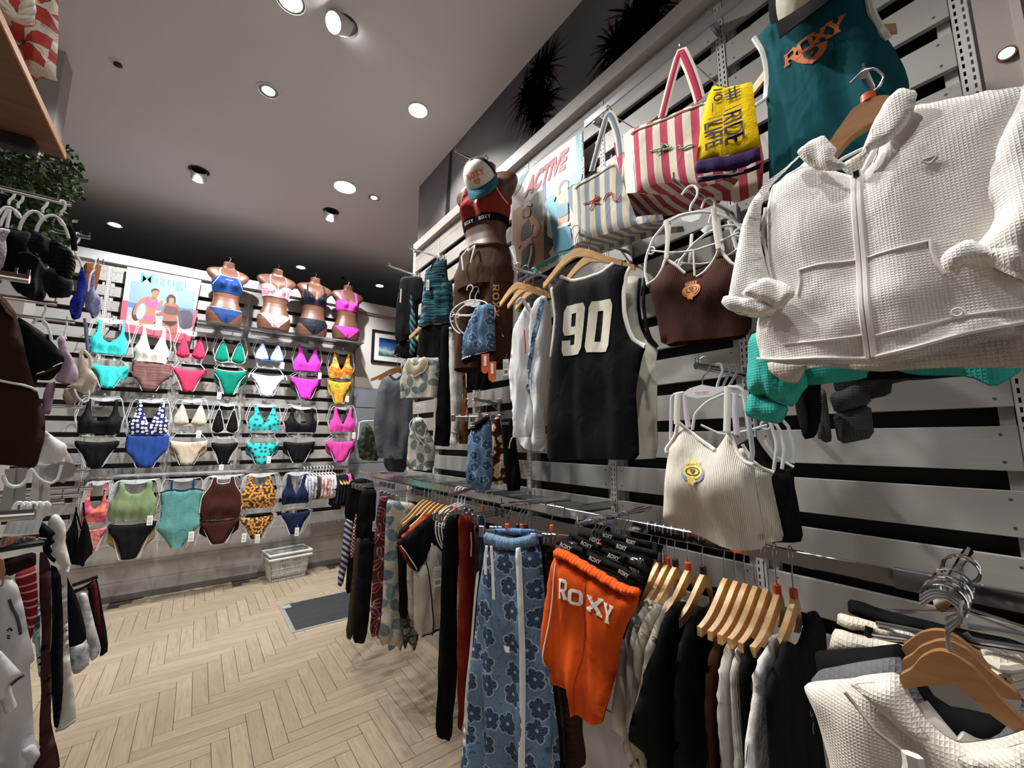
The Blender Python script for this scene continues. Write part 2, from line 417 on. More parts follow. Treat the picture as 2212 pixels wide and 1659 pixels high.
def slat_wall(name, ax, a0, a1, front, zbot, ztop, ups, side):
    """ax 'x': wall runs along x, face at y=front; ax 'y': runs along y, face at x=front"""
    def bx(b, s0, s1, d0, d1, z0, z1, c=0):       # s along the wall, d depth behind the face
        if ax == 'x': return b.box(s0, s1, front+d0, front+d1, z0, z1, c)
        return b.box(front+d0, front+d1, s0, s1, z0, z1, c)
    o = struct(name, bx(MB(), a0, a1, .05, .12, -.006, ztop), DARKBACK)
    segs = sorted(set([a0]+[u for u in ups if a0 < u < a1]+[a1]))
    k = 0
    gs = []
    g = G0
    while g > zbot+.1: g -= PITCH_S
    g += PITCH_S
    while g < ztop-.12: gs.append(g); g += PITCH_S
    bands = []
    lo = zbot
    for g in gs: bands.append((lo, g-GAP_S/2)); lo = g+GAP_S/2
    bands.append((lo, 3.16 if ztop > 3 else ztop))
    for s0, s1 in zip(segs[:-1], segs[1:]):
        L = s0+(.017 if s0 in ups else 0); R = s1-(.017 if s1 in ups else 0)
        for z0, z1 in bands:
            bx(MB(), L, R, 0, .016, z0, z1, .0012).build('slat', SLAT, o)
        for s in (L+.002, R-.027):
            bx(MB(), s, s+.025, .018, .05, zbot, 3.2).build('batten', BATTEN, o)
    bx(MB(), a0, a1, -.03, .02, 3.245, ztop, .002).build('top_panel', SLATP, o)
    bx(MB(), a0, a1, .016, .05, 3.19, 3.245).build('shadow_trim', BATTEN, o)
    first = {}
    for u in ups:
        if not (a0-.001 <= u <= a1+.001): continue
        if 'm' not in first:
            q = upright(None, 0, zbot, 3.205).build('upright', SLATP, o); first['m'] = q.data
        else:
            q = bpy.data.objects.new('upright', first['m']); COL.objects.link(q); q.parent = o
        q.location = (u, front-.002, 0) if ax == 'x' else (front-.002, u, 0)
        q.rotation_euler = (0, 0, 0 if ax == 'x' else -pi/2)
    # screw holes
    sb = MB()
    for s0, s1 in zip(segs[:-1], segs[1:]):
        for z0, z1 in bands:
            for s in (s0+.045, s1-.045):
                for z in (z0+.02, z1-.02):
                    if ax == 'x': M = Matrix.Translation((s, front-.0004, z))@Matrix.Rotation(pi/2, 4, 'X')
                    else: M = Matrix.Translation((front-.0004, s, z))@Matrix.Rotation(pi/2, 4, 'Y')
                    sb.lathe([(.0035, 0), (.0035, .0008)], 8, M)
    sb.build('screw_holes', solid('#4a4846', .5), o)['kind'] = 'stuff'
    return o
UR = [.034+.594*i for i in range(6)]
wr = slat_wall('wall_right', 'y', .034, 3.47, XR, .55, 3.325, UR, 1)
UB = [-1.395, -.83, -.247, .344, .955, 1.54]
wb = slat_wall('wall_back', 'x', -2.6, 1.555, YB, .52, 3.345, UB, 0); wb.data.materials[0] = solid('#4a423d', .7)
KICK = plaster('#a39e98', .03, .5)
for z0, z1 in ((0, .17), (.173, .345), (.348, .52)):
    MB().box(-2.6, 1.555, YB-.012, YB+.05, z0, z1, .001).build('kick_panel', KICK, wb)
    MB().box(XR-.012, XR+.05, .034, 3.47, z0, z1*1.03, .001).build('kick_panel', KICK, wr)
struct('baseboard_back', MB().box(-2.6, 1.555, YB-.02, YB-.012, 0, .06, .002), solid('#6b6561', .5))
# mural band above the right wall, with printed palms
MUR = NT('mural_print'); MUR = MUR.set(MUR.ramp(MUR.noise(MUR.obj(), .8, 3.0), [(.35, srgb('#55545a')), (.65, srgb('#77757a'))]), .6)
mu = struct('wall_upper', MB().box(XR+.02, XR+.12, -.6, 3.49, 3.325, ZC), MUR)
PALM = solid('#0d0f15', .7)
def palm(px, py, scale, lean, seed):
    R = random.Random(seed); P = hit(px, py, 0, XR+.018); b = MB(); cy_, cz_ = P[1], P[2]
    def leaf(a, L, wd, c0=(0, 0)):
        n = 6; pts = []
        for i in range(n+1):
            t = i/n; ww = wd*(1-t)**.7*(0.3+1.5*t if t < .4 else 1); r_ = L*t
            pts.append((c0[0]+r_*cos(a)-ww*sin(a), c0[1]+r_*sin(a)+ww*cos(a)-.25*L*t*t*abs(cos(a))))
        for i in range(n, -1, -1):
            t = i/n; ww = wd*(1-t)**.7*(0.3+1.5*t if t < .4 else 1); r_ = L*t
            pts.append((c0[0]+r_*cos(a)+ww*sin(a), c0[1]+r_*sin(a)-ww*cos(a)-.25*L*t*t*abs(cos(a))))
        return pts
    def put(poly):
        poly = [(cy_-q[0]*scale, cz_+q[1]*scale) for q in poly]
        poly = [(y, min(z, ZC-.001)) for y, z in poly]
        if max(z for _, z in poly) < 3.33: return
        poly = [(y, max(z, 3.33)) for y, z in poly]
        k = len(b.v); b.v += [(XR+.0195-.0000*k, y, z) for y, z in poly]; b.f.append(tuple(range(k, k+len(poly))))
    for c0 in ((0, .08), (-.06, -.1), (.05, -.14), (-.1, .0), (.08, .05), (0, -.24)):
        for i in range(70):
            a = R.uniform(0, 2*pi); L = R.uniform(.10, .26)
            put(leaf(a, L, .010, c0))
        put([(c0[0]+(.05+.03*(q % 2))*cos(q*.5), c0[1]+(.05+.03*(q % 2))*sin(q*.5)) for q in range(13)])
    put([(-.028+lean*.0, 0), (.028, 0), (.03+lean, -.9), (-.03+lean, -.9)])
    o = b.build('palm_print', PALM, mu); return o
palm(1160, 178, 1.0, .03, 1); palm(1370, 62, 1.05, -.1, 2)
P0, P1 = hit(975, 325, 0, XR+.018), hit(966, 478, 0, XR+.018)
MB().add([(XR+.0194, P0[1]-.02, P0[2]+.4), (XR+.0194, P0[1]+.03, P0[2]+.4), (XR+.0194, P1[1]+.05, 3.33), (XR+.0194, P1[1]-.03, 3.33)], [(0, 1, 2, 3)]).build('palm_trunk_print', PALM, mu)
for v in mu.children:
    for q in v.data.vertices: q.co.z = min(q.co.z, ZC-.002)
# end cap of the right wall and near pillar
struct('wall_return', MB().box(XR+.0, XR+.62, 3.475, 3.53, -.006, 3.325), plaster('#b9b6b2'))
struct('wall_near', MB().box(XR-.02, XR+.1, -.75, .012, -.006, ZC), plaster('#a39a92', .04))
struct('trim_1', MB().box(XR-.05, XR-.02, -.40, -.165, -.006, ZC), solid('#23242a', .3))
struct('trim_2', MB().box(XR-.028, XR-.02, -.06, -.045, -.006, ZC), plaster('#b5aea6', .02))
# plaster wall right of the swimwear wall with cornice, picture wall and grey dado
wp = struct('wall_picture', MB().box(1.575, 4.4, YB, YB+.1, 2.185, 3.345), plaster('#cfcac4', .03))
MB().box(1.575, 4.4, YB-.05, YB, 3.21, 3.345, .004).build('cornice', plaster('#d2cec9', .02), wp)
MB().box(1.575, 4.4, YB-.03, YB, 3.185, 3.21, .004).build('cornice', plaster('#9d958a', .02), wp)
GREYP = solid('#7d8088', .55)
wd = struct('wall_dado', MB().box(1.575, 4.4, YB+.01, YB+.1, -.006, 2.185), solid('#4d4f55', .6))
for zz in ((.0, .5), (.505, 1.2), (1.205, 1.92), (1.925, 2.185)):
    for i in range(4):
        MB().box(1.578+.6*i, 1.578+.6*i+.594, YB-.01, YB+.01, zz[0], zz[1]-.004, .002).build('panel', GREYP, wd)

# ------------------------------------------------------------------ ceiling fixtures
GLOWC = emit('#ffffff', 14.0); GLOWW = emit('#fff4dc', 14.0); TRIMW = solid('#d9d7d5', .4); RECESS = solid('#8d8b8a', .3, .6)
def downlight(px, py, r, glow, label, glare=1.0, name='downlight'):
    P = hit(px, py, 2, ZC); t = thing(name, label, 'light', (P[0], P[1], ZC))
    MB().lathe([(r+.012, -.006), (r+.012, 0), (r, 0), (r, -.006)], 28, None, False).add([], []).build('trim_ring', TRIMW, t, True)
    b = MB(); b.lathe([(r+.012, -.0062), (r, -.0062)], 28, None, False); b.build('rim', TRIMW, t)
    MB().lathe([(r*.96, -.004), (r*glare, -.003)], 28, None, False).build('reflector', RECESS, t)
    MB().lathe([(r*glare, -.0035), (r*glare, -.003)], 28).build('lens', glow, t)
    return t
downlight(628, 2, .075, GLOWC, 'cool white ceiling downlight cut by the top edge of the photo', .8)
downlight(580, 196, .065, GLOWC, 'cool white ceiling downlight left of the pulled-out spotlight', .62)
downlight(903, 238, .068, GLOWW, 'warm glowing ceiling downlight nearest the palm mural', .95)
downlight(745, 404, .1, GLOWW, 'largest warm glowing ceiling downlight in the middle of the ceiling', .95)
downlight(808, 427, .062, GLOWC, 'half-lit ceiling downlight right beside the largest warm one', .5)
downlight(248, 485, .065, GLOWC, 'ceiling downlight in the dark part, above the swimsuit poster', .8)
downlight(650, 577, .06, GLOWC, 'small ceiling downlight behind the second bust from the poster', .85)
downlight(820, 617, .062, GLOWC, 'small ceiling downlight above the framed wave picture', .85)
def popout(px, py, tilt, r, L, label, lit):
    P = hit(px, py, 2, ZC); t = thing('spotlight', label, 'light', (P[0], P[1], ZC))
    MB().lathe([(r*1.25, -.004), (r*1.25, 0), (r*1.15, 0), (r*1.15, -.004)], 24, None, False).build('trim_ring', TRIMW, t, True)
    MB().lathe([(r*1.2, -.003), (r*1.2, -.002)], 24).build('recess', solid('#141414', .7), t)
    M = Matrix.Translation((0, 0, 0))@Matrix.Rotation(tilt[0], 4, 'X')@Matrix.Rotation(tilt[1], 4, 'Y')
    MB().lathe([(r*.92, .0), (r*.92, -L), (r*.85, -L)], 22, M, False).build('barrel', TRIMW, t, True)
    MB().lathe([(r*.85, -L+.004), (r*.85, -L+.003)], 22, M).build('lens', GLOWC if lit else solid('#b8b4ae', .4), t)
popout(744, 54, (-.5, .75), .06, .10, 'lit barrel spotlight tilted out of the ceiling near the top', True)
popout(430, 368, (.95, 0), .065, .09, 'unlit-looking barrel spotlight aimed at the swimsuit poster', False)
popout(715, 456, (.95, 0), .065, .09, 'unlit-looking barrel spotlight aimed at the right-hand busts', False)
P = hit(255, 137, 2, ZC); t = thing('sprinkler', 'small round sprinkler head in the left of the ceiling', 'sprinkler', (P[0], P[1], ZC))
MB().lathe([(.045, 0), (.045, -.004), (.03, -.006)], 20).build('plate', TRIMW, t, True)
MB().lathe([(.022, -.006), (.022, -.016), (.01, -.02)], 14).build('head', DARKMET, t, True)
P = hit(741, 598, 2, ZC); t = thing('sprinkler', 'tiny dark sprinkler head in the far ceiling above the pink bust', 'sprinkler', (P[0], P[1], ZC))
MB().lathe([(.03, 0), (.03, -.004), (.02, -.006)], 16).build('plate', TRIMW, t, True); MB().lathe([(.018, -.006), (.024, -.03), (.006, -.036)], 12).build('head', DARKMET, t, True)
# glowing disc in place of a ceiling light mirrored in the near beige panel
P = hit(2175, 118, 0, XR-.022); t = thing('mirrored_light_disc', 'small glowing disc imitating a ceiling light reflected in the right-edge beige panel', 'light', P, -pi/2)
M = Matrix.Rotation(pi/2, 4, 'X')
MB().lathe([(.017, 0), (.017, .006), (.013, .006)], 20, M).build('disc_rim', solid('#6b4a33', .4), t, True)
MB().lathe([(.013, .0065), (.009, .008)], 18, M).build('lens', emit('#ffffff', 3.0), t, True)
struct('wall_pillar', MB().box(-1.6, -.865, 3.533, 3.72, -.006, ZC), plaster('#a8a5a3', .03))
# ================================================================== cloth
def chaikin(pts, it=1, closed=True):
    for _ in range(it):
        q = []; n = len(pts)
        for i in range(n if closed else n-1):
            a, b = pts[i], pts[(i+1) % n]
            q += [(a[0]*.84+b[0]*.16, a[1]*.84+b[1]*.16), (a[0]*.16+b[0]*.84, a[1]*.16+b[1]*.84)]
        pts = q if closed else [pts[0]]+q[1:-1]+[pts[-1]]
    return pts
def resample(pts, res, closed=True):
    out = []; n = len(pts)
    for i in range(n if closed else n-1):
        a, b = pts[i], pts[(i+1) % n]; L = math.hypot(b[0]-a[0], b[1]-a[1]); k = max(1, int(round(L/res)))
        out += [(a[0]+(b[0]-a[0])*j/k, a[1]+(b[1]-a[1])*j/k) for j in range(k)]
    if not closed: out.append(pts[-1])
    return out
def inside(P, rings):
    x, y = P[:, 0], P[:, 1]; c = np.zeros(len(P), bool)
    for r in rings:
        r = np.asarray(r); a = r; b = np.roll(r, -1, 0)
        for (x0, y0), (x1, y1) in zip(a, b):
            if y0 == y1: continue
            m = ((y0 > y) != (y1 > y)) & (x < (x1-x0)*(y-y0)/(y1-y0)+x0); c ^= m
    return c
def segdist(P, A, B):
    d = np.full(len(P), 1e9)
    for a, b in zip(A, B):
        ab = b-a; L = ab@ab
        if L < 1e-14: continue
        t = np.clip(((P-a)@ab)/L, 0, 1); q = a+t[:, None]*ab; d = np.minimum(d, np.hypot(*(P-q).T))
    return d
def fill(rings, res):
    rings = [resample(r, res) for r in rings]
    pts = []; edges = []
    for r in rings:
        k = len(pts); pts += r; edges += [(k+i, k+(i+1) % len(r)) for i in range(len(r))]
    A = np.array(pts); lo, hi = A.min(0), A.max(0)
    g = []; row = 0; y = lo[1]+res*.5
    while y < hi[1]:
        x = lo[0]+res*(.5 if row % 2 else .25)
        while x < hi[0]: g.append((x, y)); x += res
        y += res*.87; row += 1
    if g:
        gp = np.array(g); gp = gp[inside(gp, rings)]
        if len(gp):
            e0 = np.array([pts[a] for a, b in edges]); e1 = np.array([pts[b] for a, b in edges])
            gp = gp[segdist(gp, e0, e1) > res*.45]; pts = pts+[tuple(q) for q in gp]
    vs, _, fs, *_ = delaunay_2d_cdt([Vector(p) for p in pts], edges, [], 0, 1e-7)
    V = np.array([(v.x, v.y) for v in vs]); F = np.array([list(f) for f in fs if len(f) == 3], dtype=int)
    if len(F) == 0: return V, F, rings
    c = V[F].mean(1); F = F[inside(c, rings)]
    a = V[F]; s = (a[:, 1, 0]-a[:, 0, 0])*(a[:, 2, 1]-a[:, 0, 1])-(a[:, 1, 1]-a[:, 0, 1])*(a[:, 2, 0]-a[:, 0, 0])
    F[s < 0] = F[s < 0][:, ::-1]
    return V, F, rings
class G:
    """one garment (or other thing) in a vertical frame; parts are children of its Empty"""
    cnt = 0
    def __init__(s, name, label, cat, fr, group=None):
        s.fr = fr; s.t = thing(name, label, cat, fr.O, fr.th, group); s.surf = None; G.cnt += 1; s.seed = G.cnt
    def c(s, pts, px): return s.fr.uvs(pts) if px else [tuple(p) for p in pts]
    def panel(s, part, pts, m, px=True, T=.018, R=.05, fold=(.006, .09), n0=0.0, res=None, hem=0.0, smooth=1, seed=None, lean=0.0, bumps=(), slope=0.0, one=False):
        pts = s.c(pts, px)
        if smooth: pts = chaikin(pts, smooth)
        A = np.array(pts); lo, hi = A.min(0), A.max(0); H = max(hi[1]-lo[1], 1e-3); W = hi[0]-lo[0]
        if res is None: res = max(.008, min(.03, math.sqrt(max(W*H, 1e-5))/16))
        V, F, rings = fill([pts], res)
        if len(F) == 0: return None
        r = np.array(rings[0]); a = r; b = np.roll(r, -1, 0)
        op = ((a[:, 1]+b[:, 1])/2 < lo[1]+hem*H) & (np.abs(b[:, 0]-a[:, 0]) > np.abs(b[:, 1]-a[:, 1])*.7) if hem else np.zeros(len(a), bool)
        ca, cb = a[~op], b[~op]
        sd = s.seed*7.13 if seed is None else seed*3.7; rr = random.Random(int(sd*100))
        ph = [rr.uniform(0, 6.28) for _ in range(6)]; am, wl = fold; drift = rr.uniform(-.35, .35)
        def foldf(P):
            u, v = P[:, 0], P[:, 1]; g = .25+.75*np.clip((hi[1]-v)/H, 0, 1)
            f = np.sin(2*pi*(u+drift*(v-hi[1])*.3)/wl+ph[0])+.55*np.sin(2*pi*(u-drift*(v-hi[1])*.4)/(wl*.57)+ph[1])
            f += .5*np.sin(2*pi*(v*.8+u*.45)/(wl*2.1)+ph[2])+.35*np.sin(2*pi*(v*.5-u*.7)/(wl*1.3)+ph[3])
            o = am*g*f+lean*(u-lo[0]-W/2)+slope*(hi[1]-v)
            for bu, bv, br, bh in bumps: o = o+bh*np.exp(-((u-bu)**2+(v-bv)**2)/(br*br))
            return o
        def th(P):
            d = segdist(P, ca, cb); q = np.clip(d/R, 0, 1); return T*np.sqrt(np.clip(1-(1-q)**2, 0, 1))
        def surf(P): P = np.atleast_2d(np.asarray(P, float)); return n0+th(P)+foldf(P)
        t_ = th(V); f_ = foldf(V); nv = len(V)
        front = np.c_[V[:, 0], -(n0+t_+f_), V[:, 1]]
        uv = [(q[0]+s.seed*.37, q[1]+s.seed*.21) for q in V]
        if one:
            o = mesh(part, front, [tuple(map(int, q)) for q in F], m, s.t, True, uv)
        else:
            back = np.c_[V[:, 0], -(n0-t_*.8+f_*.8-.001), V[:, 1]]
            o = mesh(part, np.r_[front, back], [tuple(map(int, q)) for q in F]+[tuple(int(i)+nv for i in q[::-1]) for q in F], m, s.t, True, uv+uv)
            bm = bmesh.new(); bm.from_mesh(o.data); bmesh.ops.remove_doubles(bm, verts=bm.verts, dist=.0012); bm.to_mesh(o.data); bm.free()
        s.surf = surf; s.last = o; s.outl = pts; return o
    def strip(s, part, pts, m, r=.003, px=True, n=.001, closed=False, flat=1.0, on=True, sub=.015, parent=None, seg=6):
        pts = s.c(pts, px); pts = resample(chaikin(pts, 1, closed), sub, closed)
        P = np.array(pts); nn = s.surf(P)+n if on and s.surf else np.full(len(P), n)
        path = [(p[0], -q, p[1]) for p, q in zip(pts, nn)]
        return MB().tube(path, r, seg, closed, flat=flat).build(part, m, parent or s.t, True)
    def decal(s, part, rings, m, px=False, off=.0025, res=.012, parent=None):
        rings = [s.c(r, px) for r in rings]; V, F, _ = fill(rings, res)
        if len(F) == 0: return None
        nn = (s.surf(V) if s.surf else np.zeros(len(V)))+off
        return mesh(part, np.c_[V[:, 0], -nn, V[:, 1]], [tuple(map(int, q)) for q in F], m, parent or s.t, False, [tuple(q) for q in V])
    def solid(s, part, mb, m, smooth=True, parent=None, label=None): return mb.build(part, m, parent or s.t, smooth, label=label)
GLY = {
 'R': [[(0,0),(.34,0),(.34,.14),(.28,.14),(.28,.36),(.42,.36),(.62,0),(.98,0),(.98,.14),(.9,.14),(.74,.4),(.92,.55),(.92,.86),(.78,1),(0,1),(0,.86),(.06,.86),(.06,.14),(0,.14)], [(.28,.52),(.66,.52),(.7,.56),(.7,.8),(.66,.84),(.28,.84)]],
 'O': [[(.18,0),(.82,0),(1,.2),(1,.8),(.82,1),(.18,1),(0,.8),(0,.2)], [(.32,.2),(.68,.2),(.74,.28),(.74,.72),(.68,.8),(.32,.8),(.26,.72),(.26,.28)]],
 'X': [[(0,0),(.36,0),(.36,.12),(.31,.12),(.5,.34),(.69,.12),(.64,.12),(.64,0),(1,0),(1,.12),(.95,.12),(.65,.5),(.95,.88),(1,.88),(1,1),(.64,1),(.64,.88),(.69,.88),(.5,.66),(.31,.88),(.36,.88),(.36,1),(0,1),(0,.88),(.05,.88),(.35,.5),(.05,.12),(0,.12)]],
 'Y': [[(.3,0),(.7,0),(.7,.12),(.63,.12),(.63,.42),(.95,.88),(1,.88),(1,1),(.62,1),(.62,.88),(.68,.88),(.5,.6),(.32,.88),(.38,.88),(.38,1),(0,1),(0,.88),(.05,.88),(.37,.42),(.37,.12),(.3,.12)]],
 '9': [[(.08,0),(.88,0),(1,.12),(1,.9),(.9,1),(.12,1),(0,.88),(0,.5),(.1,.4),(.62,.4),(.62,.2),(.38,.2),(.38,.3),(0,.3),(0,.1)], [(.38,.56),(.62,.56),(.62,.82),(.38,.82)]],
 '0': [[(.1,0),(.9,0),(1,.12),(1,.88),(.9,1),(.1,1),(0,.88),(0,.12)], [(.38,.2),(.62,.2),(.62,.8),(.38,.8)]],
}
HEART = [[(.5, 0), (.8, .28), (1, .58), (1, .8), (.86, 1), (.64, .98), (.5, .8), (.36, .98), (.14, 1), (0, .8), (0, .58), (.2, .28)], [(.5, .26), (.34, .44), (.22, .64), (.32, .76), (.44, .66), (.5, .52), (.56, .66), (.68, .76), (.78, .64), (.66, .44)]]
def word(g, part, txt, p0, p1, h, m, px=False, off=.0025, res=.012, gap=.16, bend=0.0, parent=None):
    """slab letters from baseline start p0 to end p1, height h in metres"""
    if px: p0, p1 = g.fr.uv(*p0), g.fr.uv(*p1)
    L = math.hypot(p1[0]-p0[0], p1[1]-p0[1]); ca, sa = (p1[0]-p0[0])/L, (p1[1]-p0[1])/L
    n = len(txt); w = L/(n+gap*(n-1)); out = None; allr = []
    for i, ch in enumerate(txt):
        for ring in GLY[ch]:
            r = []
            for x, y in ring:
                X = i*w*(1+gap)+x*w; t = X/L; Y = y*h*(1+.0*t)+bend*h*(1-(2*t-1)**2)
                r.append((p0[0]+X*ca-Y*sa, p0[1]+X*sa+Y*ca))
            allr.append(r)
    return g.decal(part, allr, m, False, off, res, parent)
def heart(g, part, c, sz, m, off=.0025, res=.006, parent=None):
    return g.decal(part, [[(c[0]+(x-.5)*sz, c[1]+(y-.5)*sz*.9) for x, y in r] for r in HEART], m, False, off, res, parent)
_txt = {}
def text_tris(txt, shear=0.0, bold=0.0, space=1.0):
    k = (txt, shear, bold, space)
    if k in _txt: return _txt[k]
    cu = bpy.data.curves.new('t', 'FONT'); cu.body = txt; cu.size = 1.0; cu.shear = shear; cu.offset = bold; cu.space_character = space
    cu.resolution_u = 4; o = bpy.data.objects.new('t', cu); COL.objects.link(o)
    dg = bpy.context.evaluated_depsgraph_get(); me = o.evaluated_get(dg).to_mesh()
    V = np.array([(v.co.x, v.co.y) for v in me.vertices]); F = [tuple(p.vertices) for p in me.polygons]
    o.evaluated_get(dg).to_mesh_clear(); bpy.data.objects.remove(o); bpy.data.curves.remove(cu)
    lo, hi = V.min(0), V.max(0); V = (V-lo)/(hi-lo); _txt[k] = (V, F); return V, F
def text(g, part, txt, quad, m, px=False, off=.003, shear=0.0, bold=0.0, space=1.0, parent=None):
    """text stretched into a quad: bottom-left, bottom-right, top-right, top-left (uv metres or pixels)"""
    q = [np.array(p) for p in (g.c(quad, px))]; V, F = text_tris(txt, shear, bold, space)
    P = np.array([(q[0]*(1-x)+q[1]*x)*(1-y)+(q[3]*(1-x)+q[2]*x)*y for x, y in V])
    nn = (g.surf(P) if g.surf else np.zeros(len(P)))+off
    return mesh(part, np.c_[P[:, 0], -nn, P[:, 1]], F, m, parent or g.t)

# ================================================================== hangers and arms
ORANGE = solid('#d8562a', .4)
def hook_path(zt, r=.02, drop=.05):
    """hanger hook in local x,z: top of the hook's inside at (0, zt)"""
    p = arc(0, zt-r, r, 200, -60, 14); e = p[-1]
    return p+[(e[0]*.35, 0, e[2]-.012), (0, 0, e[2]-.02), (0, 0, e[2]-.02-drop)]
def wood_hanger(label, loc, rz=0.0, w=.40, cap='#d8562a', m=None, group=None, drop=.035, hz=.095):
    """loc = where the hook rests on its rail"""
    t = thing('wooden_hanger', label, 'hanger', loc, rz, group)
    MB().tube(hook_path(.004, .02, drop), .0017, 6).build('hook', STEEL, t, True)
    z0 = -.06-drop; h = w/2; n = 28; up = []; lo = []
    for i in range(n+1):
        x = -h+2*h*i/n; a = abs(x)/h
        s_ = a**1.7/(a**1.7+(1-a)**1.25) if a < 1 else 1.0
        z = z0-hz*(.62*s_+.38*a)
        up.append((x, z)); th_ = .036-.014*a
        lo.append((x, z-th_))
    b = MB(); poly = up+lo[::-1]; N = n+1; ys = (-.006, .006)
    for y in ys:
        for x, z in up: b.v.append((x, y+.03*(abs(x)/h)**2, z))
        for x, z in lo: b.v.append((x, y+.03*(abs(x)/h)**2, z))
    for i in range(n):
        b.f += [(i, i+1, N+i+1, N+i)[::-1], (2*N+i, 2*N+i+1, 3*N+i+1, 3*N+i), (i, 2*N+i, 2*N+i+1, i+1)[::-1], (N+i, N+i+1, 3*N+i+1, 3*N+i)[::-1]]
    b.f += [(0, N, 3*N, 2*N)[::-1], (n, 2*N+n, 3*N+n, N+n)[::-1]]
    o = b.build('body', m or HWOOD, t, True)
    if cap: MB().lathe([(.009, z0-.004), (.009, z0+.016), (.006, z0+.018)], 12).build('size_cap', solid(cap, .4), t, True)
    return t
def clip_hanger(label, loc, rz=0.0, w=.30, cap='#d8562a', group=None, drop=.05):
    t = thing('clip_hanger', label, 'hanger', loc, rz, group)
    MB().tube(hook_path(.004, .018, drop), .0016, 6).build('hook', STEEL, t, True); z = -.052-drop
    MB().tube([(-w/2, 0, z), (w/2, 0, z)], .0025, 6).build('bar', STEEL, t, True)
    for sx in (-1, 1):
        b = MB().box(sx*w*.44-.012, sx*w*.44+.012, -.008, .008, z-.028, z+.012, .002); b.tube([(sx*w*.44, -.008, z), (sx*w*.44, -.012, z-.02)], .003, 6)
        b.build('clip', STEEL, t)
    if cap: MB().lathe([(.008, z+.012), (.008, z+.03), (.005, z+.032)], 10).build('size_cap', solid(cap, .4), t, True)
    return t
def ring_hanger(label, loc, rz=0.0, a=.15, b_=.17, group=None, bar=True, hookh=.085, disc=True):
    """white plastic round lingerie hanger"""
    t = thing('ring_hanger', label, 'hanger', loc, rz, group)
    MB().tube(hook_path(.004, .02, hookh-.055), .0032, 8).build('hook', WPLAST, t, True); z = -hookh-b_*.62
    MB().tube([(a*cos(q), 0, z+b_*(.62*sin(q) if sin(q) > 0 else 1.0*sin(q))) for q in [radians(-62+304*i/30) for i in range(31)]], .0038, 8).build('ring', WPLAST, t, True)
    if bar:
        MB().tube([(-a*.9, 0, z+.01), (0, 0, z-.008), (a*.9, 0, z+.01)], .0028, 6).build('bar', WPLAST, t, True)
        for sx in (-1, 1): MB().tube(arc(sx*a*.9, z+.012, .013, 0, 350, 12), .0025, 6).build('loop', WPLAST, t, True)
    if disc: MB().lathe([(0.001, -.002), (.034, -.002), (.034, .002), (.001, .002)], 18, Matrix.Translation((0, 0, -hookh-.012))@Matrix.Rotation(pi/2, 4, 'X')@Matrix.Scale(.55, 4, (0, 1, 0))).build('size_disc', WPLAST, t, True)
    return t
def arm(label, base, tip, name='garment_faceout', r=.009, group=None, plate=True, pins=2, cat='garment hook'):
    """chrome arm from wall point to tip, with upturned end pins"""
    base = np.array(base, float); tip = np.array(tip, float); d = tip-base; L = np.linalg.norm(d)
    th = atan2(d[1], d[0])-0.0; t = thing(name, label, cat, base, th, group); dz = d[2]
    b = MB().tube([(0, 0, 0), (L, 0, dz)], r, 10, flat=.62); b.build('rod', CHROME, t, True)
    for i in range(pins):
        q = .992-.05*i; MB().tube([(L*q, 0, dz*q), (L*q, 0, dz*q+.024)], .0028, 6).build('pin', CHROME, t, True)
    if plate:
        MB().box(.0, .012, -.017, .017, -.05, .03, .002).build('bracket', STEEL, t)
        MB().tube([(.008, 0, -.045), (min(.07, L*.4), 0, -.004)], .004, 6).build('brace', STEEL, t, True)
    return t
PAPER = solid('#f1f0ec', .7); INK = solid('#26262a', .6)
def swing_tag(g, px, py, h=.055, w=.03, n=.05, px_=True, col=None, ink=True, name='price_tag', yaw=0.0):
    """paper tag tied to garment g; px,py = its top centre"""
    u, v = g.fr.uv(px, py) if px_ else (px, py); col = col or PAPER
    b = MB().box(-w/2, w/2, -.0007, .0007, -h, 0); b.tube([(0, 0, 0), (.004, .006, .03)], .0006, 4)
    o = b.build(name, col, g.t); o.location = (u, -n, v); o.rotation_euler = (0, 0, yaw)
    if ink:
        b = MB()
        for i in range(4): b.box(-w*.36, w*(.36 if i % 2 else .2), -.0012, -.0009, -h*(.2+.1*i)-.0018, -h*(.2+.1*i))
        for i in range(7): b.box(-w*.3+w*.09*i, -w*.3+w*.09*i+w*.045, -.0012, -.0009, -h*.86, -h*.68)
        b.build('print', INK, o)
    return o
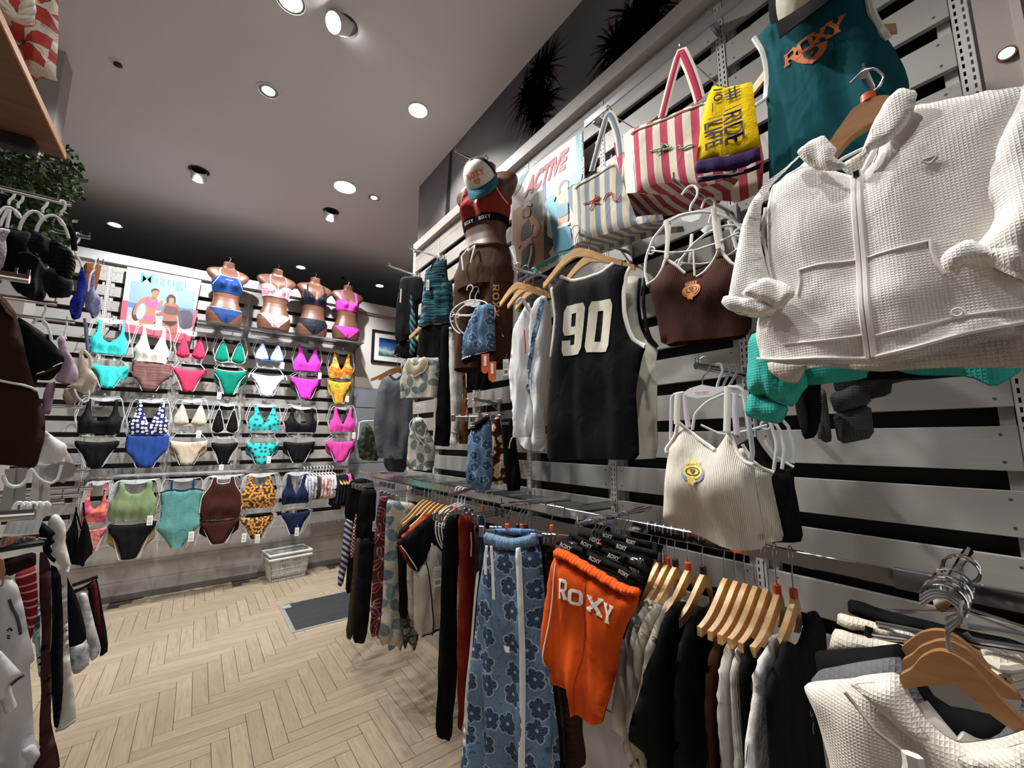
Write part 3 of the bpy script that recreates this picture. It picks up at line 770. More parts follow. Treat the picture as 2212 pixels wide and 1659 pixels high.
# ================================================================== swimwear wall
SH = {
 'sport': [(-.72,1),(-.52,1),(-.5,.66),(-.3,.42),(0,.36),(.3,.42),(.5,.66),(.52,1),(.72,1),(.74,.66),(.9,.5),(1,.42),(.95,0),(.5,.02),(-.5,.02),(-.95,0),(-1,.42),(-.9,.5),(-.74,.66)],
 'vee': [(-.68,1),(-.5,1),(-.28,.6),(0,.3),(.28,.6),(.5,1),(.68,1),(.74,.6),(1,.4),(.94,0),(.5,.03),(-.5,.03),(-.94,0),(-1,.4),(-.74,.6)],
 'tank': [(-.7,1),(-.48,1),(-.4,.8),(-.18,.68),(.18,.68),(.4,.8),(.48,1),(.7,1),(.74,.74),(.9,.55),(1,.5),(.98,0),(.5,.0),(-.5,0),(-.98,0),(-1,.5),(-.9,.55),(-.74,.74)],
 'halter': [(-.5,1),(-.34,1),(-.3,.86),(0,.84),(.3,.86),(.34,1),(.5,1),(.62,.8),(.98,.55),(1,.2),(.9,0),(.4,.02),(-.4,.02),(-.9,0),(-1,.2),(-.98,.55),(-.62,.8)],
 'brief': [(-1,1),(-.5,.94),(0,.92),(.5,.94),(1,1),(.96,.8),(.62,.52),(.4,.2),(.3,0),(0,-.02),(-.3,0),(-.4,.2),(-.62,.52),(-.96,.8)],
 'high': [(-.96,1),(-.5,.97),(.5,.97),(.96,1),(1,.7),(.95,.5),(.6,.3),(.34,.06),(.2,0),(-.2,0),(-.34,.06),(-.6,.3),(-.95,.5),(-1,.7)],
 'one': [(-.55,1),(-.42,1),(-.4,.86),(-.2,.83),(.2,.83),(.4,.86),(.42,1),(.55,1),(.6,.86),(1,.82),(.86,.6),(.9,.42),(1,.3),(.7,.2),(.4,.08),(.25,0),(-.25,0),(-.4,.08),(-.7,.2),(-1,.3),(-.88,.42),(-.84,.6),(-1,.82),(-.6,.86)],
}
def box_uv(fr, bb):
    (x0, y0, x1, y1) = bb; xm, ym = (x0+x1)/2, (y0+y1)/2
    u0 = fr.uv(x0, ym)[0]; u1 = fr.uv(x1, ym)[0]; v1 = fr.uv(xm, y0)[1]; v0 = fr.uv(xm, y1)[1]
    return u0, u1, v0, v1
def fit(style, B, skew=0.0):
    u0, u1, v0, v1 = B; c = (u0+u1)/2; h = (u1-u0)/2
    return [(c+x*h+skew*(y-.5)*h, v0+y*(v1-v0)) for x, y in SH[style]]
YP = 5.27
def swim_top(style, bb, m, label, trim=None, y=YP, name='bikini_bra', bumph=.022, strap=None, group=None, cat='bikini top'):
    fr = FR((bb[0]+bb[2])/2, bb[1], y=y); g = G(name, label, cat, fr, group); B = box_uv(fr, bb)
    u0, u1, v0, v1 = B; c = (u0+u1)/2; h = (u1-u0)/2; H = v1-v0
    if style == 'tri':
        for sx in (-1, 1):
            pts = [(c+sx*h*.03, v0+.12*H), (c+sx*h*.5, v0+.0*H), (c+sx*h*1.0, v0+.1*H), (c+sx*h*.9, v0+.42*H), (c+sx*h*.62, v0+.84*H), (c+sx*h*.46, v0+.84*H), (c+sx*h*.18, v0+.42*H)]
            g.panel('cup', pts, m, False, .026, .05, (.002, .05), res=.014, smooth=2, seed=sx+3)
            sm = trim or strap or m
            g.strip('strap', [(c+sx*h*.53, v0+.8*H), (c+sx*h*.56, v0+.9*H), (c+sx*h*.5, v1)], sm, .0035, False, .004, on=False)
            if trim: g.strip('piping', pts, trim, .003, False, .001, True)
        g.strip('band', [(c-h*.94, v0+.1*H), (c-h*.4, v0+.03*H), (c, v0+.07*H), (c+h*.4, v0+.03*H), (c+h*.94, v0+.1*H)], trim or m, .0045, False, .004, on=False)
    else:
        pts = fit(style, B)
        g.panel('body', pts, m, False, .016, .045, (.003, .06), res=.016, hem=.06,
                bumps=((c-h*.45, v0+H*.3, h*.42, bumph), (c+h*.45, v0+H*.3, h*.42, bumph)))
        if trim:
            o = chaikin(pts, 1); i0 = [i for i, p in enumerate(pts)]
            neck = [p for p in pts if abs(p[0]-c) < h*.6 and p[1] > v0+.2*H]
            k = next(i for i, (x, yy) in enumerate(SH[style]) if x > 0 and yy == 1)
            ks = [i for i, (x, yy) in enumerate(SH[style]) if yy == 1]
            g.strip('piping', [pts[i] for i in range(ks[1], ks[2]+1)], trim, .003, False)
            n = len(pts); low = [i for i, (x, yy) in enumerate(SH[style]) if abs(x) == 1]
            g.strip('piping', [pts[i] for i in range(ks[-1], max(ks[-1]+1, [i for i in low if SH[style][i][0] > 0][0])+1)], trim, .003, False)
            g.strip('piping', [pts[i % n] for i in range([i for i in low if SH[style][i][0] < 0][-1], n+1)], trim, .003, False)
    return g
def swim_bottom(style, bb, m, label, trim=None, y=YP, lining=None, group=None, cat='bikini bottom', fold=(.004, .07), ties=None):
    fr = FR((bb[0]+bb[2])/2, bb[1], y=y); g = G('bikini_bottom', label, cat, fr, group); B = box_uv(fr, bb)
    pts = fit(style, B); u0, u1, v0, v1 = B; c = (u0+u1)/2; h = (u1-u0)/2; H = v1-v0
    if lining:
        g.panel('lining', [(c+(x-c)*1.0, v0+(yy-v0)*.9+.02*H) for x, yy in fit('high', B)], lining, False, .004, .03, (.002, .08), n0=-.022, res=.016)
    g.panel('body', pts, m, False, .014, .04, fold, res=.016)
    if trim:
        g.strip('piping', [pts[i] for i in range(0, 5)], trim, .003, False)
        g.strip('piping', [pts[i] for i in range(5, 9)], trim, .0025, False); g.strip('piping', [pts[i] for i in range(10, 14)], trim, .0025, False)
    if ties:
        for sx in (-1, 1):
            e = (c+sx*h*.97, v1-.06*H)
            for a_ in (-.5, .1, .6):
                g.strip('tie', [e, (e[0]+sx*.02*cos(a_), e[1]+.01-.01*a_), (e[0]+sx*.035*cos(a_), e[1]-.03-.02*a_)], ties, .0032, False, .008, on=False)
    return g
def swim_hanger(bt, bbm, label, y=YP, top=None, hook=True, group=None, back=.02, onepiece=False):
    """clear two-level swimwear hanger behind top bbox bt and bottom bbox bbm"""
    fr = FR((bt[0]+bt[2])/2, bt[1], y=y+back); t = thing('swimwear_hanger', label, 'hanger', fr.O, fr.th, group)
    u0, u1, v0, v1 = box_uv(fr, bt); c = (u0+u1)/2; h = (u1-u0)/2; B = box_uv(fr, bbm); vw = (v0+B[3])/2; vb = B[2]
    vt = v1+.006; hb = (B[1]-B[0])/2; cb = (B[0]+B[1])/2
    for sx in (-1, 1):
        p = [(c+sx*h*.4, 0, vt), (c+sx*h*.78, 0, vt+.004), (c+sx*h*.9, 0, vt-.02), (c+sx*h*1.1, 0, v1-(v1-v0)*.5), (c+sx*h*1.08, 0, v1-(v1-v0)*.6),
             (c+sx*h*.82, 0, v0), (c+sx*h*.72, 0, vw), (cb+sx*hb*.96, 0, B[3]-.004), (cb+sx*hb*.9, 0, B[3]-.03), (cb+sx*hb*.42, -.02, vb+.02), (cb+sx*hb*.34, -.02, vb)]
        MB().tube(p, .0034, 6).build('frame', CLEAR, t, True)
        MB().lathe([(.001, -.008), (.008, -.006), (.008, .006), (.001, .008)], 10, Matrix.Translation((c+sx*h*.4, -.004, vw))@Matrix.Rotation(pi/2, 4, 'X')).build('clip_knob', WPLAST, t, True)
    MB().tube([(c-h*.72, 0, vw), (c-h*.3, -.004, vw-.004), (c+h*.3, -.004, vw-.004), (c+h*.72, 0, vw)], .0034, 6).build('waist_bar', WPLAST, t, True)
    n = 10; b = MB().prism([(c+h*.62*(2*i/n-1), vt+.006-.003*abs(2*i/n-1)) for i in range(n+1)]+[(c+h*.62*(1-2*i/n), vt-.024*(1-(1-2*i/n)**2)-.004) for i in range(n+1)], -.002, .002)
    b.build('size_plate', CLEAR, t)
    if hook:
        MB().tube([(q[0]+c, q[1], q[2]+vt+.045) for q in hook_path(.0, .014, .012)], .0016, 6).build('hook', STEEL, t, True)
        hz = vt+.045
        P = fr.world(c, hz)
    return t, fr, c, vt+.045
def peg(fr, u, v, label, y0=YB-.002, L=None):
    P = fr.world(u, v-.01); return arm(label, (P[0], y0, P[2]-.0), (P[0], P[1]-.035, P[2]), r=.007, pins=2)
W_ = solid('#f2f1ee', .6)
SETS = [
 # key, place words, top(style,bbox,mat,desc,trim), bottom(style,bbox,mat,desc,trim,lining,ties)
 ('turquoise', 'left end of the top swimwear row', ('sport', (194, 694, 278, 766), fab('#3fd3cf', 'crinkle', s=1.2), 'turquoise crinkled scoop-neck', None), ('brief', (193, 787, 276, 838), fab('#3fd3cf', 'crinkle', s=1.2), 'turquoise crinkled', None, fab('#2aa9a6'), None)),
 ('cream and mauve', 'second in the top swimwear row', ('vee', (290, 708, 367, 785), fab('#e3dcd5', 'rib'), 'off-white ribbed plunge', None), ('high', (282, 781, 368, 845), fab('#7d5a58', 'ikat', '#5e3f3f', '#8c6a66', s=.5), 'mauve ruched high-waist', None, None, None)),
 ('raspberry', 'third in the top swimwear row', ('tri', (381, 722, 446, 776), fab('#d23a5e', 'check', '#b42f52', s=.6), 'raspberry checked triangle', None), ('brief', (372, 795, 442, 846), fab('#d63e60', 'check', '#b73254', s=.6), 'raspberry checked', None, None, fab('#a83050'))),
 ('emerald', 'fourth in the top swimwear row', ('tri', (464, 730, 532, 786), fab('#087a66'), 'emerald green triangle with white edging', W_), ('brief', (461, 798, 530, 852), fab('#087a66'), 'emerald green with white edging', W_, fab('#0a5347'), None)),
 ('white and blue', 'fifth in the top swimwear row', ('tri', (551, 736, 614, 782), fab('#eef1f8'), 'white triangle with blue edging', fab('#4a78d8')), ('brief', (541, 808, 613, 856), fab('#e9edf7'), 'white, blue-tied', None, None, fab('#4a86e0', 'stripe', '#dfe8fa', s=.01))),
 ('magenta tie-front', 'sixth in the top swimwear row', ('vee', (635, 747, 693, 803), fab('#d83cc0'), 'bright magenta tie-front', None), ('brief', (627, 815, 693, 862), fab('#dc40c2'), 'bright magenta gathered', None, fab('#2a1626'), None)),
 ('yellow tropical', 'right end of the top swimwear row', ('vee', (711, 762, 763, 819), fab('#e8b62a', 'tie', '#e0562e', '#2b8f9c', s=.8), 'yellow and orange tropical print', None), ('brief', (707, 822, 758, 873), fab('#d8b93c', 'tie', '#c98a32', '#8f9a3a', s=.8), 'yellow tropical print', None, fab('#b59c35'), None)),
 ('black scoop', 'left end of the middle swimwear row', ('sport', (169, 862, 265, 938), fab('#101114', rough=.6), 'plain black wide-strap', None), ('brief', (157, 951, 256, 1009), fab('#0e0f12', rough=.6), 'plain black widest', None, None, None)),
 ('daisy', 'second in the middle swimwear row', ('vee', (279, 866, 366, 940), fab('#232c62', 'flower', '#f0efec', '#f3f2ee', s=.034, r=.38, petals=7, rand=.6, edge=0, curl=0, mid='#8a8fb0'), 'navy and white daisy print', None), ('high', (268, 938, 363, 1011), fab('#2a4a92'), 'royal navy ruched', None, None, None)),
 ('cream tie', 'third in the middle swimwear row', ('tri', (374, 866, 449, 922), fab('#ded3c4', 'rib'), 'cream ribbed triangle', None), ('brief', (363, 951, 447, 1004), fab('#dccdb8', 'rib'), 'cream ribbed', None, fab('#a98c66'), None)),
 ('black with white edging', 'fourth in the middle swimwear row', ('tri', (458, 874, 517, 937), fab('#0e0f12', rough=.6), 'small black triangle with white edging', W_), ('brief', (454, 955, 513, 1001), fab('#0c0d10', rough=.6), 'small black, white-edged', None, None, None)),
 ('aqua floral', 'fifth in the middle swimwear row', ('vee', (537, 876, 605, 931), fab('#35cfd0', 'flower', '#3f5a5c', '#5a6f70', s=.05, r=.3, petals=4, edge=0, curl=0), 'aqua with grey flowers', None), ('brief', (530, 954, 601, 1003), fab('#35cfd0', 'flower', '#3f5a5c', '#5a6f70', s=.05, r=.3, petals=4, edge=0, curl=0), 'aqua with grey flowers', None, fab('#1d6f70'), None)),
 ('black keyhole', 'sixth in the middle swimwear row', ('sport', (616, 881, 685, 935), fab('#0f1014', rough=.6), 'black keyhole-front', None), ('brief', (610, 953, 680, 999), fab('#0f1014', rough=.6), 'black narrow, sixth in the middle row', None, fab('#1a1a1e'), None)),
 ('magenta plunge', 'right end of the middle swimwear row', ('vee', (712, 881, 768, 934), fab('#d9479f'), 'rose magenta plunge', None), ('brief', (703, 951, 767, 998), fab('#d9479f'), 'rose magenta', None, fab('#8c2a64'), None)),
]
TAGS = {'white and blue': (609, 784), 'magenta tie-front': (689, 806), 'emerald': (474, 848), 'yellow tropical': (748, 856), 'cream tie': (430, 930), 'black with white edging': (478, 1003), 'aqua floral': (580, 985), 'magenta plunge': (762, 934),
        'sage': (326, 1112), 'brown halter': (527, 1150), 'leaf print': (556, 1152), 'navy': (640, 1138)}
for key, where, tp, bt in SETS:
    st, bb, m, desc, trim = tp; sb, b2, m2, d2, tr2, lin, ties = bt
    swim_top(st, bb, m, f'{desc} bikini top at the {where}' if 'end' in where else f'{desc} bikini top, {where}', trim)
    gb = swim_bottom(sb, b2, m2, f'{d2} bikini bottom at the {where}' if 'end' in where else f'{d2} bikini bottom, {where}', tr2, lining=lin, ties=ties)
    if key in TAGS: swing_tag(gb, *TAGS[key], .075, .038)
    t, fr, u, v = swim_hanger(bb, b2, f'clear hanger holding the {key} bikini at the {where}' if 'end' in where else f'clear hanger holding the {key} bikini, {where}')
    t2 = swim_hanger((bb[0]-3, bb[1]-4, bb[2]-1, bb[3]-3), (b2[0]-3, b2[1]-3, b2[2]-1, b2[3]-3), f'clear hanger just behind the {key} bikini', y=YP+.07, hook=False)[0]
    peg(fr, u, v, f'short chrome peg carrying the {key} bikini')
# long chrome rail under the two rows
zr = hit(420, 1021, 1, 5.2)[2]
ra = thing('hang_rail', 'long chrome rail along the swimwear wall below the middle row', 'rail', (0, 5.2, zr))
MB().box(-.75, 1.5, -.006, .006, -.012, .012, .002).build('bar', CHROME, ra)
for x in (-.72, .344, 1.46): MB().box(x-.006, x+.006, .006, .30, -.02, .0, .002).build('bracket', CHROME, ra)
YR = 5.12
LOW = [
 ('tie-dye', ('sport', (178, 1044, 234, 1131), fab('#c9506e', 'tie', '#e08a60', '#7c3a6e', s=.9), 'pink and orange tie-dye scoop', None), ('brief', (172, 1140, 228, 1190), fab('#d98f80', 'tie', '#b0446a', '#2a2a45', s=.9), 'pink and orange tie-dye', None, None, None)),
 ('sage', ('tank', (236, 1041, 340, 1122), fab('#7d8f68'), 'sage green square-neck crop', None), ('brief', (229, 1128, 334, 1207), fab('#131417', rough=.7), 'black high-cut with tan lining', None, fab('#a58a5e'), None)),
 ('brown halter', ('halter', (434, 1031, 523, 1122), fab('#3f201b'), 'dark brown halter with white edging', W_), ('brief', (429, 1122, 516, 1174), fab('#42211c'), 'dark brown with a white waist edge', None, fab('#241210'), None)),
 ('leaf print', ('tank', (521, 1027, 596, 1097), fab('#2a2a24', 'leaf', '#e0912e', '#6f9a92', s=.05, petals=3, r=.5), 'black, orange and teal leaf print', None), ('brief', (517, 1114, 592, 1163), fab('#2a2a24', 'leaf', '#e0912e', '#6f9a92', s=.05, petals=3, r=.5), 'black, orange and teal leaf print', None, None, None)),
 ('navy', ('vee', (609, 1024, 670, 1089), fab('#17233f'), 'navy deep-V', None), ('brief', (606, 1104, 669, 1153), fab('#17233f'), 'navy gathered', None, None, None)),
]
for key, tp, bt in LOW:
    st, bb, m, desc, trim = tp; sb, b2, m2, d2, tr2, lin, ties = bt
    swim_top(st, bb, m, f'{desc} bikini top hanging under the chrome rail', trim, y=YR)
    gb = swim_bottom(sb, b2, m2, f'{d2} bikini bottom hanging under the chrome rail', tr2, y=YR, lining=lin)
    if key in TAGS: swing_tag(gb, *TAGS[key], .085, .04)
    t, fr, u, v = swim_hanger(bb, b2, f'clear plastic hanger holding the {key} bikini under the chrome rail', y=YR)
    for k in (1, 2, 3):
        swim_hanger((bb[0]+3*k, bb[1]-1*k, bb[2]+3*k, bb[3]), (b2[0]+2*k, b2[1], b2[2]+2*k, b2[3]), f'{[0,"first","second","third"][k]} clear hanger behind the {key} bikini under the chrome rail', y=YR+.03*k, hook=False, group=f'hangers behind the {key} bikini')
    P = fr.world(u, v-.01); arm(f'chrome faceout on the rail carrying the {key} bikini', (P[0], 5.2, zr+.012), (P[0], 5.04, zr+.016), name='garment_faceout', r=.006, plate=False)
bb = (340, 1036, 435, 1183); b2 = (360, 1130, 425, 1183)
g = swim_top('one', bb, fab('#5f9a97', 'crinkle', s=2.0), 'teal one-piece swimsuit with navy straps hanging under the chrome rail', None, y=YR, name='swimsuit', bumph=.012, cat='swimsuit')
u0, u1, v0, v1 = box_uv(g.fr, bb); c = (u0+u1)/2; h = (u1-u0)/2; H = v1-v0; NAVY = fab('#27305a')
for sx in (-1, 1): g.strip('strap', [(c+sx*h*.5, v1), (c+sx*h*.5, v0+.86*H)], NAVY, .008, False, .003, flat=.3)
g.strip('edging', [(c-h, v0+.82*H), (c-h*.5, v0+.86*H), (c, v0+.83*H), (c+h*.5, v0+.86*H), (c+h, v0+.82*H)], NAVY, .007, False, .002, flat=.4)
t, fr, u, v = swim_hanger(bb, b2, 'clear plastic hanger holding the teal one-piece swimsuit', y=YR)
swing_tag(g, 414, 1146, .09, .042)
P = fr.world(u, v-.01); arm('chrome faceout on the rail carrying the teal swimsuit', (P[0], 5.2, zr+.012), (P[0], 5.04, zr+.016), name='garment_faceout', r=.006, plate=False)
# crowded side-hung swimwear at the right end of the rail
cols = ['#a8b3c6', '#8fa2b8', '#c9c7cc', '#6a7f9c', '#4a3a2c', '#b98f8a', '#e0866a', '#d86a5a', '#ece3df', '#c7d4e4', '#20222c', '#15161d', '#1a1a24', '#101116', '#d84a98', '#101015']
CD = ['grey-blue mottled', 'dull blue mottled', 'pale grey mottled', 'slate blue mottled', 'brown leafy', 'dusty pink mottled', 'orange-pink mottled', 'coral red mottled', 'ivory mottled', 'ice blue mottled', 'blue-black', 'inky black, second darkest', 'violet-black', 'plain black', 'hot pink', 'black last']
ORD = ['first', 'second', 'third', 'fourth', 'fifth', 'sixth', 'seventh', 'eighth', 'ninth', 'tenth']
for i, c in enumerate(cols):
    x = .98+.034*i; y = 5.2; fr = Frame((x, y, zr), -pi/2+.25); wood = i >= 10
    g = G('swimsuit', f'{CD[i]} swim garment side-hung in the crowded right end of the swimwear rail', 'swimsuit', fr)
    L = .34 if not wood else .42+.02*(i % 3); m = fab(c, 'tie', '#d8d4d6' if not wood else c, '#5f6f8a' if not wood else c, s=.6) if i != 4 else fab(c, 'leaf', '#2a2218', '#6b5a44', s=.06)
    g.panel('body', [(-.10, -.1), (-.05, -.085), (.05, -.085), (.10, -.1), (.12, -.2), (.10, -L), (0, -L-.02), (-.10, -L), (-.12, -.2)], m, False, .014, .04, (.008, .06), res=.025)
    if wood: wood_hanger(f'{ORD[i-10]} wooden hanger from the left on the swimwear rail', (x, y, zr+.012), -pi/2+.25, .26, None)
    else: ring_hanger(f'{ORD[i]} pale plastic hanger from the left in the crowded end of the swimwear rail', (x, y, zr+.012), -pi/2+.25, .09, .05, bar=False, hookh=.07, disc=False)
# ================================================================== busts, posters, shelf, basket, mat, picture
SKIN = NT('bronze_mannequin'); SKIN = SKIN.set(SKIN.mix(SKIN.noise(SKIN.obj(), 6.0), srgb('#63402f'), srgb('#573628')), .42)
TZ = [(0, .150, .088), (.05, .160, .098), (.10, .166, .102), (.15, .158, .098), (.20, .138, .088), (.25, .120, .078), (.29, .114, .075), (.34, .120, .078), (.39, .130, .085), (.43, .137, .090), (.47, .140, .086), (.50, .152, .078), (.53, .180, .070), (.56, .197, .062), (.585, .196, .056), (.605, .180, .050), (.62, .145, .046), (.632, .100, .044), (.645, .066, .044), (.66, .056, .045), (.69, .052, .046), (.705, .053, .047)]
_tz = np.array(TZ)
def tors(z, a, off=0.0):
    w_ = np.interp(z, _tz[:, 0], _tz[:, 1])+off; d_ = np.interp(z, _tz[:, 0], _tz[:, 2])+off
    ca, sa = cos(a), sin(a); x = w_*math.copysign(abs(ca)**.85, ca); y = d_*math.copysign(abs(sa)**.85, sa)
    if sa < 0:
        for sx in (-1, 1): y -= .045*math.exp(-(((x-sx*.062)/.046)**2+((z-.432)/.05)**2))
        y += .012*math.exp(-((x/.02)**2+((z-.44)/.06)**2))
        y += .02*math.exp(-((x/.09)**2+((z-.63)/.05)**2))
    else: y -= .0
    if z < .07: y *= 1-.25*math.exp(-(x/.012)**2)*(1-z/.07)
    return (x, y, z)
def torso_mesh(nz=110, na=88):
    zs = np.linspace(0, .705, nz); v = []; f = []
    for z in zs:
        for k in range(na): v.append(tors(z, 2*pi*k/na))
    for i in range(nz-1):
        for k in range(na): f.append((i*na+k, i*na+(k+1) % na, (i+1)*na+(k+1) % na, (i+1)*na+k))
    f += [tuple(range(na-1, -1, -1)), tuple((nz-1)*na+k for k in range(na))]
    return v, f
def torso_cover(test, off=.004, nz=200, na=180):
    zs = np.linspace(0, .64, nz); idx = {}; v = []; f = []
    def vi(i, k):
        k %= na
        if (i, k) not in idx: idx[(i, k)] = len(v); v.append(tors(zs[i], 2*pi*k/na, off))
        return idx[(i, k)]
    for i in range(nz-1):
        for k in range(na):
            a = 2*pi*(k+.5)/na; p = tors((zs[i]+zs[i+1])/2, a, off)
            if test(p[0], p[2], sin(a) < 0): f.append((vi(i, k), vi(i, k+1), vi(i+1, k+1), vi(i+1, k)))
    return v, f
_tm = torso_mesh()
def on_torso(x, z, off=.006):
    lo, hi = pi, 1.5*pi if x <= 0 else 2*pi
    best = min((abs(tors(z, pi+pi*k/400)[0]-x), k) for k in range(401))[1]
    p = tors(z, pi+pi*best/400, off); return (p[0], p[1], p[2])
def bust(label, loc, rz, S, group=None):
    t = thing('torso_mannequin', label, 'mannequin', loc, rz, group); t.scale = (S, S, S)
    mesh('body', _tm[0], _tm[1], SKIN, t, True)
    MB().tube([(0, 0, .70), (0, 0, .73), (.012, 0, .755), (.0, 0, .775), (-.014, 0, .768)], .004, 6).build('hook', STEEL, t, True)
    return t
def wear(name, label, cat, loc, rz, S, tests, m, straps=(), trims=(), trim_m=None):
    t = thing(name, label, cat, loc, rz); t.scale = (S, S, S)
    for te in tests:
        v, f = torso_cover(te); mesh('body', v, f, m, t, True, [(q[0], q[2]) for q in v])
    for pts, r in straps:
        MB().tube([on_torso(*p) if len(p) == 2 else p for p in pts], r, 6, flat=.35).build('strap', trim_m if trim_m and r < .007 else m, t, True)
    for pts in trims:
        P = resample(pts, .008, False); MB().tube([on_torso(*p, .006) for p in P], .0028, 6).build('edging', trim_m, t, True)
    return t
YS = 5.24
def place(bottom, necktop):
    P = hit(bottom[0], bottom[1], 1, YS); Q = hit(necktop[0], necktop[1], 1, YS); return P, (Q[2]-P[2])/.705
def brief(zw, leg, cut=.03): return lambda x, z, fr: z < zw and z > .02+(1.25 if fr else .8)*max(abs(x)-cut, 0)*leg
BUSTS = [
 ('blue crop-top', (483, 703), (491, 568), fab('#173467', 'plain', rough=.6), 'royal blue halter crop swim top with white edging on the largest bust', 'royal blue swim bottom with white waistband on the largest bust',
  [lambda x, z, fr: .345 < z < (.53 if fr else .5) and abs(x) < .085+max(0, .54-z)*.75], brief(.175, 1.0), [([(-.075, .53), (-.082, .57), (-.08, .60), (-.07, .62)], .005), ([(.075, .53), (.082, .57), (.08, .60), (.07, .62)], .005)],
  [[(-.13, .42), (-.10, .48), (-.08, .53), (0, .526), (.08, .53), (.10, .48), (.13, .42)]], solid('#f0efee', .6)),
 ('tie-dye', (590, 714), (597, 583), fab('#e9dfe2', 'tie', '#d06a7c', '#7f8fb5', s=1.0), 'pink and white tie-dye scoop swim top on the second bust', 'pink and white tie-dye swim bottom on the second bust',
  [lambda x, z, fr: .365 < z < (.435+.9*abs(x) if fr else .44) and z < .50], brief(.165, .9), [([(-.075, .49), (-.08, .54), (-.078, .60), (-.065, .622)], .008), ([(.075, .49), (.08, .54), (.078, .60), (.065, .622)], .008)], [], None),
 ('black V-neck', (673, 727), (680, 602), fab('#171d26', 'plain', rough=.55), 'black deep V-neck swim top on the third bust', 'black high-cut swim bottom on the third bust',
  [lambda x, z, fr: .36 < z < (.405+1.35*abs(x) if fr else .44) and z < .535 and abs(x) < .125+max(0, .44-z)], brief(.185, .75), [([(-.088, .52), (-.09, .57), (-.08, .61)], .009), ([(.088, .52), (.09, .57), (.08, .61)], .009)], [], None),
 ('pink', (746, 735), (755, 619), fab('#d93fae', 'plain', rough=.65), 'bright pink square-neck swim top on the right-hand bust', 'bright pink swim bottom on the right-hand bust',
  [lambda x, z, fr: .365 < z < (.475 if fr else .45)], brief(.15, .8), [([(-.08, .465), (-.085, .53), (-.082, .60), (-.07, .62)], .014), ([(.08, .465), (.085, .53), (.082, .60), (.07, .62)], .014)], [], None)]
BW = ['leftmost', 'second', 'third', 'rightmost']
for i, (k, bt, nk, m, l1, l2, te, br, st, tr, tm) in enumerate(BUSTS):
    P, S = place(bt, nk); rz = (.12, .1, .08, .05)[i]
    bust(f'bronze female torso mannequin dressed in {k} swimwear, {BW[i]} on the shelf', P, rz, S)
    g = wear('swim_crop', l1, 'swim top', P, rz, S, te, m, st, tr, tm)
    wear('swim_bottom', l2, 'swim bottom', P, rz, S, [br], m, (), [[(-.15, .172), (-.1, .165), (0, .16), (.1, .165), (.15, .172)]] if i == 0 else (), tm)
    if i == 0:
        q = [on_torso(-.03+.015*j, .485, .008) for j in range(5)]
        MB().tube(q, .003, 5).build('print', solid('#f0efee', .6), g)
# glass shelf under the busts
zs = hit(483, 703, 1, YS)[2]; x0 = hit(425, 700, 1, YS)[0]; x1 = 1.56
t = thing('display_shelf', 'glass shelf with chrome lip under the four busts', 'shelf', (0, 0, zs-.016))
GLASS = NT('shelf_glass').set((.78, .86, .85), .05, 0, .5, **{'Transmission Weight': .9, 'IOR': 1.2})
MB().box(x0, x1, 5.14, 5.46, .004, .014, .001).build('glass', GLASS, t)
MB().box(x0, x1, 5.13, 5.14, -.004, .016, .001).build('front_rail', CHROME, t)
for x in UB:
    if x0 < x < x1+.1: MB().prism([(5.14, .003), (5.499, .003), (5.499, -.07), (5.47, -.07)], x-.004, x+.004).build('bracket', STEEL, t)
for q in t.children:
    if q.name.startswith('bracket'):
        for v in q.data.vertices: v.co = (v.co.y, v.co.x, v.co.z)

# ---------------------------------------------------------------- posters (flat prints on board)
class Poster(G):
    k = 0
    def flat(s, part, pts, m, smooth=0, layer=None):
        pts = s.c(pts, True)
        if smooth: pts = chaikin(pts, smooth)
        s.k += 1; y = -(.0035+.00022*s.k)
        n = len(pts); ar = sum(pts[i][0]*pts[(i+1) % n][1]-pts[(i+1) % n][0]*pts[i][1] for i in range(n))
        if ar < 0: pts = pts[::-1]
        return mesh(part, [(p[0], y, p[1]) for p in pts], [tuple(range(n))], m, s.t)
    def txt(s, part, t, quad, m, **kw):
        s.k += 1; s.surf = None; return text(s, part, t, quad, m, True, off=.0035+.00022*s.k, **kw)
    def board(s, corners, m, th=.004):
        uv = s.c(corners, True); s.solid('board', MB().prism(uv, -.003, th), m, False)
def K(x0, y0, sc_): return lambda *c: [(x0+c[i]/sc_, y0+c[i+1]/sc_) for i in range(0, len(c), 2)]
def ell(cx, cy, rx, ry, rot=0.0, n=18):
    o = []
    for i in range(n):
        a = 2*pi*i/n; x, y = rx*cos(a), ry*sin(a); o += [cx+x*cos(rot)-y*sin(rot), cy+x*sin(rot)+y*cos(rot)]
    return o
k = K(160, 540, 5.185); pr = lambda h: solid(h, .55)
fr = FR(275, 577, y=5.44); p = Poster('poster', 'swimwear poster of two women with surfboards on the swimwear wall', 'poster', fr)
p.board(k(597, 190, 1425, 340, 1290, 1060, 500, 900), pr('#e9e4ea'))
p.flat('border_print', k(540, 560, 1390, 680, 1290, 1058, 502, 898), pr('#d9566c'))
p.flat('photo_print', k(637, 340, 1360, 462, 1312, 920, 580, 800), pr('#7f9cc0'), 0)
p.flat('sea_print', k(607, 585, 1340, 665, 1320, 905, 588, 780), pr('#55789c'))
p.flat('foam_print', k(600, 640, 1332, 720, 1318, 900, 586, 790), pr('#8fa3b4'))
p.flat('sand_print', k(592, 720, 760, 745, 1328, 860, 1320, 950, 582, 830), pr('#b9a9a2'))
p.txt('title_print', 'Mizugi', k(735, 395, 1255, 470, 1262, 330, 752, 250), pr('#3f9a90'), bold=.01)
SK = pr('#a86c52'); SK2 = pr('#8c5844'); PK = pr('#d8548e'); BR = pr('#5a3a3c'); HA = pr('#2a1d1c')
